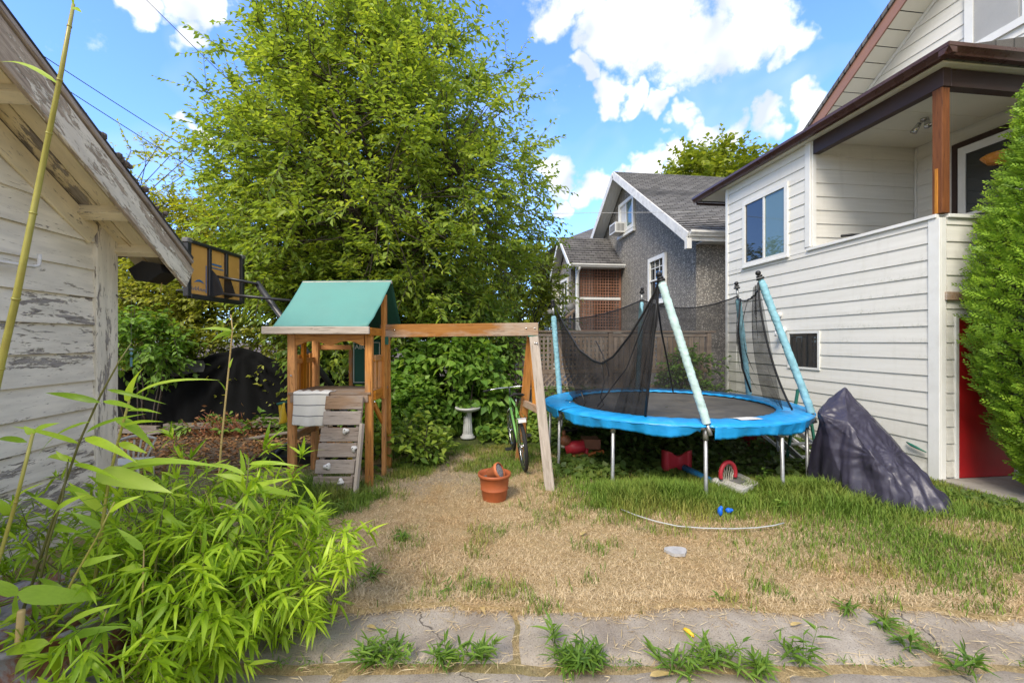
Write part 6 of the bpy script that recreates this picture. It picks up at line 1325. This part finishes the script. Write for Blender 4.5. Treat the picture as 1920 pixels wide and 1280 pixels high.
# ride-on toy and plant pot in the shade
rt = thing('ride_on_toy', 'red and brown plastic ride on animal toy in the trampoline shade', 'toy', G(1072, 858)); s0 = G(1072, 858); q_ = lambda u, v: P(u, v, s0.y)-s0
MB().ball(q_(1060, 826), (.085, .08, .085), 14, 9).ball(q_(1057, 812), (.03, .04, .05)).build('head', MT['brown_plastic'], rt, True); MB().ball(q_(1056, 836), (.035, .05, .03)).build('muzzle', MT['cord'], rt, True)
MB().tube([q_(1060, 842), q_(1075, 838), q_(1095, 836)], [.08, .10, .09], 12).build('body', MT['red_plastic'], rt, True); MB().tube([q_(1086, 826), q_(1090, 848)], .035, 10).build('seat_band', MT['yellow_plastic'], rt, True)
MB().box(q_(1094, 842), q_(1126, 824)+Vector((0, .25, 0))).build('tray', MT['brown_plastic'], rt); MB().tube([q_(1060, 857), q_(1085, 853), q_(1105, 852), q_(1132, 846)], .03, 8).build('rocker', MT['orange_plastic'], rt, True)
for u in (1068, 1100): MB().tube([q_(u, 840), q_(u-2, 856)], .03, 8).build('leg', MT['red_plastic'], rt, True)
pp = thing('plant_pot', 'black plastic nursery pot behind the ride on toy', 'pot', (.95, 7.05, 0)); MB().lathe([(0, 0), (.10, 0), (.13, .24), (.14, .24), (.14, .27), (.125, .27), (.11, .1)], 20).build('shell', MT['black_plastic'], pp, True); MB().lathe([(0, .2), (.12, .2)], 16).build('soil', MT['soil'], pp)
# ladder, red crate and stool by the wall
la = thing('step_ladder', 'pale aluminium step ladder leaning on the house wall behind the trampoline', 'ladder', (4.15, 6.6, 0), TH+PI/2)
for s in (-.22, .22): beam('rail', (-.75, s, .03), (.55, s, .62), .03, .07, MT['steel'], la); beam('rail', (-.5, s*.9, .02), (.6, s*.9, .40), .025, .05, MT['white_plastic'], la)
for k in range(5): t = k/4*.8+.1; x, z = -.75+1.3*t, .03+.59*t; beam('rung', (x, -.2, z), (x, .2, z), .08, .025, MT['steel'], la)
rb_ = thing('crate', 'red plastic crate beside the aluminium ladder', 'crate', (3.92, 7.0, 0), .3)
MB().box((-.16, -.12, .0), (.16, .12, .02)).box((-.16, -.12, .02), (-.145, .12, .26)).box((.145, -.12, .02), (.16, .12, .26)).box((-.145, -.12, .02), (.145, -.105, .26)).box((-.145, .105, .02), (.145, .12, .26)).build('body', MT['red_plastic'], rb_); MB().box((-.175, -.135, .23), (.175, -.121, .265)).build('lip', MT['white_plastic'], rb_)
fs = thing('folding_stool', 'dark green folding frame standing against the house behind the pad', 'stool', (4.18, 6.15, 0)); 
for s in (-1, 1): beam('leg', (s*.22, 0, 0), (s*.06, 0, 1.0), .03, .04, MT['green_metal'], fs); 
beam('top_bar', (-.07, 0, 1.0), (.07, 0, 1.0), .04, .035, MT['green_metal'], fs); beam('cross_bar', (-.14, 0, .5), (.14, 0, .5), .03, .03, MT['green_metal'], fs)
# small things on the lawn and path
tag(MB().tube([G(u, v)+Vector((0, 0, .035)) for u, v in ((1165, 961), (1195, 973), (1230, 984), (1270, 993), (1320, 997), (1375, 998), (1420, 996), (1450, 992), (1470, 987))], .006, 8).build('garden_hose', MT['hose'], None, True), 'thin pale hose curving across the grass edge', 'hose')
tag(MB().ball(G(1350, 968)+Vector((0, 0, .05)), (.022, .03, .045)).ball(G(1350, 968)+Vector((.012, 0, .085)), (.015, .02, .02)).build('toy_piece', MT['bright_blue'], None, True), 'left one of two small bright blue toys in the grass', 'toy', 'small blue toys')
tag(MB().ball(G(1366, 967)+Vector((0, 0, .055)), (.03, .025, .025)).ball(G(1366, 967)+Vector((.03, 0, .06)), (.014, .02, .014)).build('toy_piece', MT['bright_blue'], None, True), 'right one of two small bright blue toys in the grass', 'toy', 'small blue toys')
stp_ = G(1268, 1036); s_ = MB().prism([Vector((stp_.x+.085*math.cos(a)*(1+.18*math.sin(3*a)), stp_.y+.075*math.sin(a)*(1+.15*math.cos(2*a)), .0)) for a in np.linspace(0, 2*PI, 14)[:-1]], (0, 0, .024)).build('flat_stone', MT['stone']); tag(s_, 'flat grey stone set in the dry lawn', 'stone')
yp = G(1291, 1192); tag(MB().tube([yp+Vector((-.02, .03, .02)), yp+Vector((-.012, .02, .028)), yp+Vector((.0, -.002, .03)), yp+Vector((.014, -.022, .022)), yp+Vector((.018, -.032, .016))], [.004, .010, .013, .010, .003], 10).build('yellow_peel', MT['yellow_plastic'], None, True), 'small bright yellow fruit peel lying on the concrete', 'peel')
# boards and dead branches along the shade cloth
for lab, p0, p1, w, t in [('long grey board lying at the foot of the shade cloth', (-6.6, 8.12, .09), (-4.3, 8.3, .10), .12, .10), ('weathered beam resting behind the long grey board', (-5.0, 8.38, .16), (-3.2, 8.42, .15), .10, .10), ('dark plank lying on the bare earth left of the tower', (-4.5, 7.3, .04), (-3.3, 7.85, .16), .12, .03), ('short weathered board near the shed corner', (-7.6, 7.9, .06), (-6.3, 7.7, .07), .14, .06), ('broken board stacked on the short weathered board', (-7.5, 7.95, .13), (-6.5, 7.85, .12), .10, .05), ('thin stick propped on the pile of old boards', (-6.5, 7.6, .04), (-5.7, 7.8, .18), .035, .03)]:
    o = beam('old_board', p0, p1, w, t, MT['wood_log'], None); tag(o, lab, 'board', 'old boards by the shade cloth')
db = thing('dead_branches', 'pile of dead brown branches before the black shade cloth', 'branches', (-5.2, 7.75, 0)); r = np.random.default_rng(200); m_ = MB()
for k in range(42):
    a = r.uniform(0, 2*PI); p = Vector((r.normal(0, .22), r.normal(0, .12), 0)); pts = [p]
    for j in range(4): p = p+Vector((math.cos(a)*.10+r.normal(0, .05), math.sin(a)*.05, .11*r.random()+.02)); pts.append(p)
    m_.tube(pts, [.009, .007, .005, .004, .002], 5)
m_.build('twigs', MT['brick_red'], db, True); n = 90
leaves('withered_leaves', np.stack([r.normal(0, .3, n), r.normal(0, .12, n), np.abs(r.normal(.18, .14, n))], 1), unit(n, r), unit(n, r), .09, .045, MT['leaf_dead'], db)['kind'] = 'stuff'
# little white chair behind the shed corner
wc = thing('small_chair', 'small weathered white slatted chair behind the shed corner', 'chair', (-4.72, 5.35, 0), .25)
for k in range(6): MB().tube([(-.12+k*.048, 0, .24), (-.19+k*.076, .05, .46)], .011, 6).build('back_slat', MT['chair_white'], wc, True)
MB().tube([(-.2+.4*t, .05, .46+.05*math.sin(PI*t)) for t in np.linspace(0, 1, 9)], .016, 8).build('back_rail', MT['chair_white'], wc, True); MB().box((-.2, -.34, .22), (.2, .02, .245)).build('seat', MT['chair_white'], wc)
for x, y in ((-.18, -.32), (.18, -.32), (-.17, 0), (.17, 0)): MB().tube([(x, y, .22), (x*1.15, y*1.08, -.01)], .016, 6).build('leg', MT['chair_white'], wc, True)
# wind chime
wcp = P(246, 655, 4.75); wch = thing('wind_chime', 'small blue glass wind chime hanging beside the shed', 'wind chime', wcp); MB().tube([(0, 0, .62), (0, 0, .05)], .0015, 4).build('string', MT['cord'], wch)
MB().ball((0, 0, 0), (.022, .022, .014)).build('glass_cap', MT['foam_pale'], wch, True); MB().ball((0, 0, -.045), (.014, .014, .02)).build('glass_bead', MT['foam'], wch, True); MB().box((-.011, -.003, -.19), (.011, .003, -.09)).build('glass_plate', MT['foam'], wch); MB().tube([(0, 0, -.02), (0, 0, -.1)], .0015, 4).build('string', MT['cord'], wch)
# overhead wires
def wire(lab, a, b, r_, sag, mat='wire'):
    a, b = Vector(a), Vector(b); mb = MB().tube([a.lerp(b, t)-Vector((0, 0, sag*4*t*(1-t))) for t in np.linspace(0, 1, 25)], r_, 5); tag(mb.build('overhead_wire', MT[mat], None, True), lab, 'wire', 'overhead wires')
wire('upper of two parallel overhead wires above the shed roof', P(-120, -30, 9), P(560, 400, 14), .011, .15); wire('lower of two parallel overhead wires above the shed roof', P(-120, 5, 9), P(560, 432, 14), .011, .15)
wire('single overhead wire entering the tall tree from the top edge', P(180, -95, 12), P(620, 330, 14), .011, .1); wire('thin pale wire crossing in front of the grey gable', P(700, 404, 9.4), P(1330, 397, 10.3), .006, .0, 'wire_pale')
# ---------------------------------------------------------------- lawn grass, weeds and litter (small detail last)
def grass(name, label, n, seed, x0, x1, y0, y1, kind):
    r = np.random.default_rng(seed); x = r.uniform(x0, x1, n); y = y0+(y1-y0)*r.random(n)**1.25
    d, g, s = cover(x, y); tall = np.maximum(np.exp(-((x+2.15)/.45)**2-((y-4.75)/.4)**2), sstep(x, .7, 1.2)*np.exp(-((y-4.62)/.33)**2)*(x < 4.4)*(.6+.5*fnoise(x, y, 2.5, 88)))
    tall = tall*(1-.75*np.exp(-((x-2.5)/.32)**2-((y-4.6)/.25)**2))
    tall = np.maximum(tall, .8*np.exp(-((x-3.3)/.7)**2-((y-4.3)/.22)**2))
    isg = r.random(n) < g
    keep = (isg if kind == 'green' else ~isg) & (r.random(n) > np.clip(d*1.15, 0, 1)) & (r.random(n) > s*.82)
    # bare margin over the path: thin straw only
    pe = path_edge(x); edge = sstep(y, pe-.07, pe+.03); keep &= r.random(n) < edge+.02
    hx = (np.array([x-HC.x, y-HC.y]).T@np.array([math.cos(TH), math.sin(TH)])); hy = (np.array([x-HC.x, y-HC.y]).T@np.array([-math.sin(TH), math.cos(TH)]))
    keep &= ~((hx > -.03) & (hy > -.8)); keep &= np.hypot(x+.19, y-4.6) > .17
    x, y, isg, tall, s = x[keep], y[keep], isg[keep], tall[keep], s[keep]; m = len(x)
    a = r.uniform(0, 2*PI, m); clump = fnoise(x, y, 9.0, 91)
    if kind == 'green':
        h = (.030+.045*r.random(m))*(.7+.8*clump)+tall*(.10+.09*r.random(m)); lean = h*(.35+.55*r.random(m)); w = .0022+.0016*r.random(m)+.0016*tall
    else:
        h = (.005+.017*r.random(m)**1.6)*(.5+1.1*clump)+tall*.05*r.random(m); lean = .018+.05*r.random(m)**1.4; w = .0014+.0013*r.random(m)
    zb = np.where(y < path_edge(x), .016, gz_at(x, y)-.002); p0 = np.stack([x, y, zb], 1); dv_ = np.stack([np.cos(a), np.sin(a), 0*a], 1); sd_ = np.stack([-np.sin(a), np.cos(a), 0*a], 1)
    p1 = p0+dv_*(lean*.35)[:, None]+np.array([0, 0, 1])*(h*.65)[:, None]; p2 = p0+dv_*lean[:, None]+np.array([0, 0, 1])*h[:, None]; W_ = w[:, None]
    V = np.stack([p0-sd_*W_, p0+sd_*W_, p1-sd_*W_*.8, p1+sd_*W_*.8, p2], 1).reshape(-1, 3); T = (np.arange(m)[:, None, None]*5+np.array([[0, 1, 3], [0, 3, 2], [2, 3, 4]])[None]).reshape(-1, 3)
    me = npmesh(name, V, T)
    q = r.random(m)[:, None]; patch = fnoise(x, y, 2.2, 93)[:, None]
    if kind == 'green':
        c = np.array([.10, .19, .022])*(1-q)+np.array([.22, .32, .045])*q; ylw = np.clip((patch-.45)*2.5+r.normal(0, .25, (m, 1)), 0, 1)*(1-.8*tall[:, None]); c = c*(1-ylw)+np.array([.33, .30, .07])*ylw
    else:
        c = np.array([.43, .305, .155])*(1-q)+np.array([.84, .68, .43])*q; rd_ = np.clip((patch-.5)*1.6, 0, 1); c = c*(1-rd_)+c*np.array([.88, .72, .52])*rd_
    c = np.repeat(np.concatenate([c, np.ones((m, 1))], 1), 5, 0).astype(np.float32)
    at = me.color_attributes.new('bladecol', 'FLOAT_COLOR', 'POINT'); at.data.foreach_set('color', c.ravel())
    return tag(obj(name, me, MT['grass']), label, 'grass', kind='stuff')
grass('dry_grass', 'dry straw coloured lawn in the middle of the yard', 330000, 101, -2.6, 5.6, 2.48, 6.6, 'dry')
grass('green_grass', 'green grass around the trampoline and along the right', 200000, 102, -3.2, 5.8, 2.60, 6.9, 'green')

def tuft(label, u, v, h, n, spread, seed, L=.11, mat='leaf_weed', wide=.014, name='weed_tuft', grp='weeds growing in the path joint'):
    r = np.random.default_rng(seed); b = G(u, v); root = thing(name, label, 'weed', b, 0, grp); k = max(3, n//9)
    tips = np.stack([r.normal(0, spread*.55, k), r.normal(0, spread*.28, k), h*(.45+.6*r.random(k))], 1); bs = tips*np.array([.25, .25, 0])
    V, T = tubes_np(bs, tips, .0025, .0012); obj('stems', npmesh('stems', V, T), MT['leaf_weed'], root)
    i = r.integers(0, k, n); t = .15+.85*r.random(n); pos = bs[i]+(tips[i]-bs[i])*t[:, None]; d = nrm(unit(n, r)*np.array([1, 1, .4])+np.array([0, 0, .42])); ll = L*(.55+.7*r.random(n))
    leaves('leaf_blades', pos, d, nrm(np.array([0, 0, 1.])+.5*unit(n, r)), ll, wide*(.7+.6*r.random(n)), MT[mat], root, lance=True, droop=.25, fold=.2)['kind'] = 'stuff'
for i, (lab, u, v, h, n, sp) in enumerate([
    ('round dense weed tuft at the left end of the path joint', 708, 1238, .11, 150, .20), ('low weed tuft second from the left in the path joint', 838, 1243, .08, 60, .13),
    ('upright leafy weed with arching blades before the bucket', 905, 1240, .14, 80, .13), ('broad weed tuft at the middle of the path joint', 1062, 1250, .10, 90, .15),
    ('tall single stemmed weed sprouting in mid path', 1042, 1215, .16, 24, .05), ('dense weed tuft just right of the middle', 1130, 1255, .11, 120, .17),
    ('short grassy weed right of the middle tufts', 1262, 1255, .10, 80, .15), ('bushy weed below the yellow peel', 1350, 1250, .13, 110, .16),
    ('spiky bamboo seedling standing right of the bushy weed', 1505, 1250, .17, 60, .14), ('grassy weed filling the joint near the bottom right', 1430, 1268, .09, 70, .16),
    ('thin weed in the cross joint of the right slabs', 1655, 1180, .09, 30, .08), ('dark spiky weed at the near end of the cross joint', 1705, 1222, .09, 34, .09),
    ('spiky weed at the far bottom right', 1812, 1262, .11, 50, .13), ('small weed where the cross joint meets the lawn', 1600, 1150, .07, 22, .08)]):
    tuft(lab, u, v, h, n, sp, 120+i)
for i, (lab, u, v, h, n, sp, L, w) in enumerate([
    ('small grey green rosette weed in the dry lawn', 752, 1012, .05, 34, .06, .10, .013), ('upright grass sprig at the lawn edge left', 845, 1112, .12, 12, .04, .12, .010), ('grass sprig near the middle of the lawn edge', 918, 1105, .09, 10, .03, .09, .009),
    ('loose weed patch where bamboo meets the lawn', 690, 1085, .09, 40, .12, .10, .011), ('small leafy weed in the dry lawn at right', 1345, 1130, .06, 16, .05, .06, .013), ('pale thistle weed in front of the right trampoline leg', 1465, 955, .16, 26, .10, .09, .03),
    ('young leaf spray over the fallen toy base', 1432, 920, .32, 14, .10, .09, .05)]):
    tuft(lab, u, v, h, n, sp, 150+i, L, 'leaf_weed', w, 'lawn_weed', 'weeds in the lawn')
r = np.random.default_rng(190); n = 1500; x = r.uniform(-1.3, 4.8, n); y = 2.238+.018*r.normal(size=n); k = fnoise(x, y, 2.6, 95) > .46; xx_ = r.random(160)*.42+2.28; x = np.concatenate([x[k], 2.31+.02*r.normal(size=160)]); y = np.concatenate([y[k], xx_]); n = len(x)
tag(leaves('seam_grass', np.stack([x, y, 0*x+.004], 1), nrm(unit(n, r)*np.array([1, 1, .2])*.6+np.array([0, 0, .7])), nrm(unit(n, r)+np.array([0, 0, .4])), r.uniform(.025, .085, n), r.uniform(.003, .007, n), MT['leaf_weed'], None, lance=True, droop=.45, fold=.15), 'short grass growing along the joints between the concrete slabs', 'grass', kind='stuff')
# long grass blades arching in front of the climbing ramp
r = np.random.default_rng(170)
for i, (lab, u, v) in enumerate([('long arching grass clump left of the climbing ramp', 560, 925), ('long grass clump at the foot of the climbing ramp', 640, 948)]):
    b = G(u, v); root = thing('grass_clump', lab, 'grass', b, 0, 'long grass by the ramp'); n = 170
    pos = np.stack([r.normal(0, .2, n), r.normal(0, .16, n), 0*np.arange(n)], 1); d = nrm(unit(n, r)*np.array([1, 1, .2])*.7+np.array([0, 0, .8])); ll = r.uniform(.14, .34, n)
    leaves('blades', pos, d, nrm(unit(n, r)+np.array([0, 0, .4])), ll, r.uniform(.006, .011, n), MT['leaf_ground'], root, lance=True, droop=.55, fold=.15)['kind'] = 'stuff'
# straw and dry leaves blown on the slabs
r = np.random.default_rng(180); n = 1000; x = r.uniform(-1.2, 4.4, n); y = np.where(r.random(n) < .6, 2.25+.09*r.normal(size=n), 2.72-.22*np.abs(r.normal(size=n))); y = np.clip(y, 1.95, 2.8)
a = r.uniform(0, PI, n); d = np.stack([np.cos(a), np.sin(a)*.6, .02*r.normal(size=n)], 1); ll = r.uniform(.025, .11, n)
tag(leaves('straw_litter', np.stack([x, y, .017+.010*r.random(n)], 1), d, np.tile([0, 0, 1.], (n, 1))+.2*unit(n, r), ll, r.uniform(.002, .0055, n), MT['leaf_straw'], None, lance=True, droop=0, fold=.3), 'loose straw and dry stalks on the concrete slabs', 'litter', kind='stuff')
for lab, (u0, v0), (u1, v1), w in [('pale dry bamboo leaf on the left slab', (688, 1180), (708, 1186), 9), ('pale dry bamboo leaf lying at the lawn edge', (900, 1140), (910, 1158), 9), ('dry leaf at the bottom right of the middle tufts', (1218, 1276), (1265, 1270), 14), ('curled dry leaf on the right slab', (1482, 1180), (1506, 1174), 8), ('dry leaf in the lawn beyond the flat stone', (1088, 1008), (1100, 1000), 8)]:
    a, b = G(u0, v0), G(u1, v1); a.z = b.z = .025; L = (b-a).length
    m = frame(a, b); m.translation = a; o = obj('dry_leaf', leaf_mesh(2, MT['cane_dry']), None, None, m @ Matrix.Diagonal((L, w/FPX*a.y/.18, L, 1))); tag(o, lab, 'leaf', 'dry leaves on path and lawn')
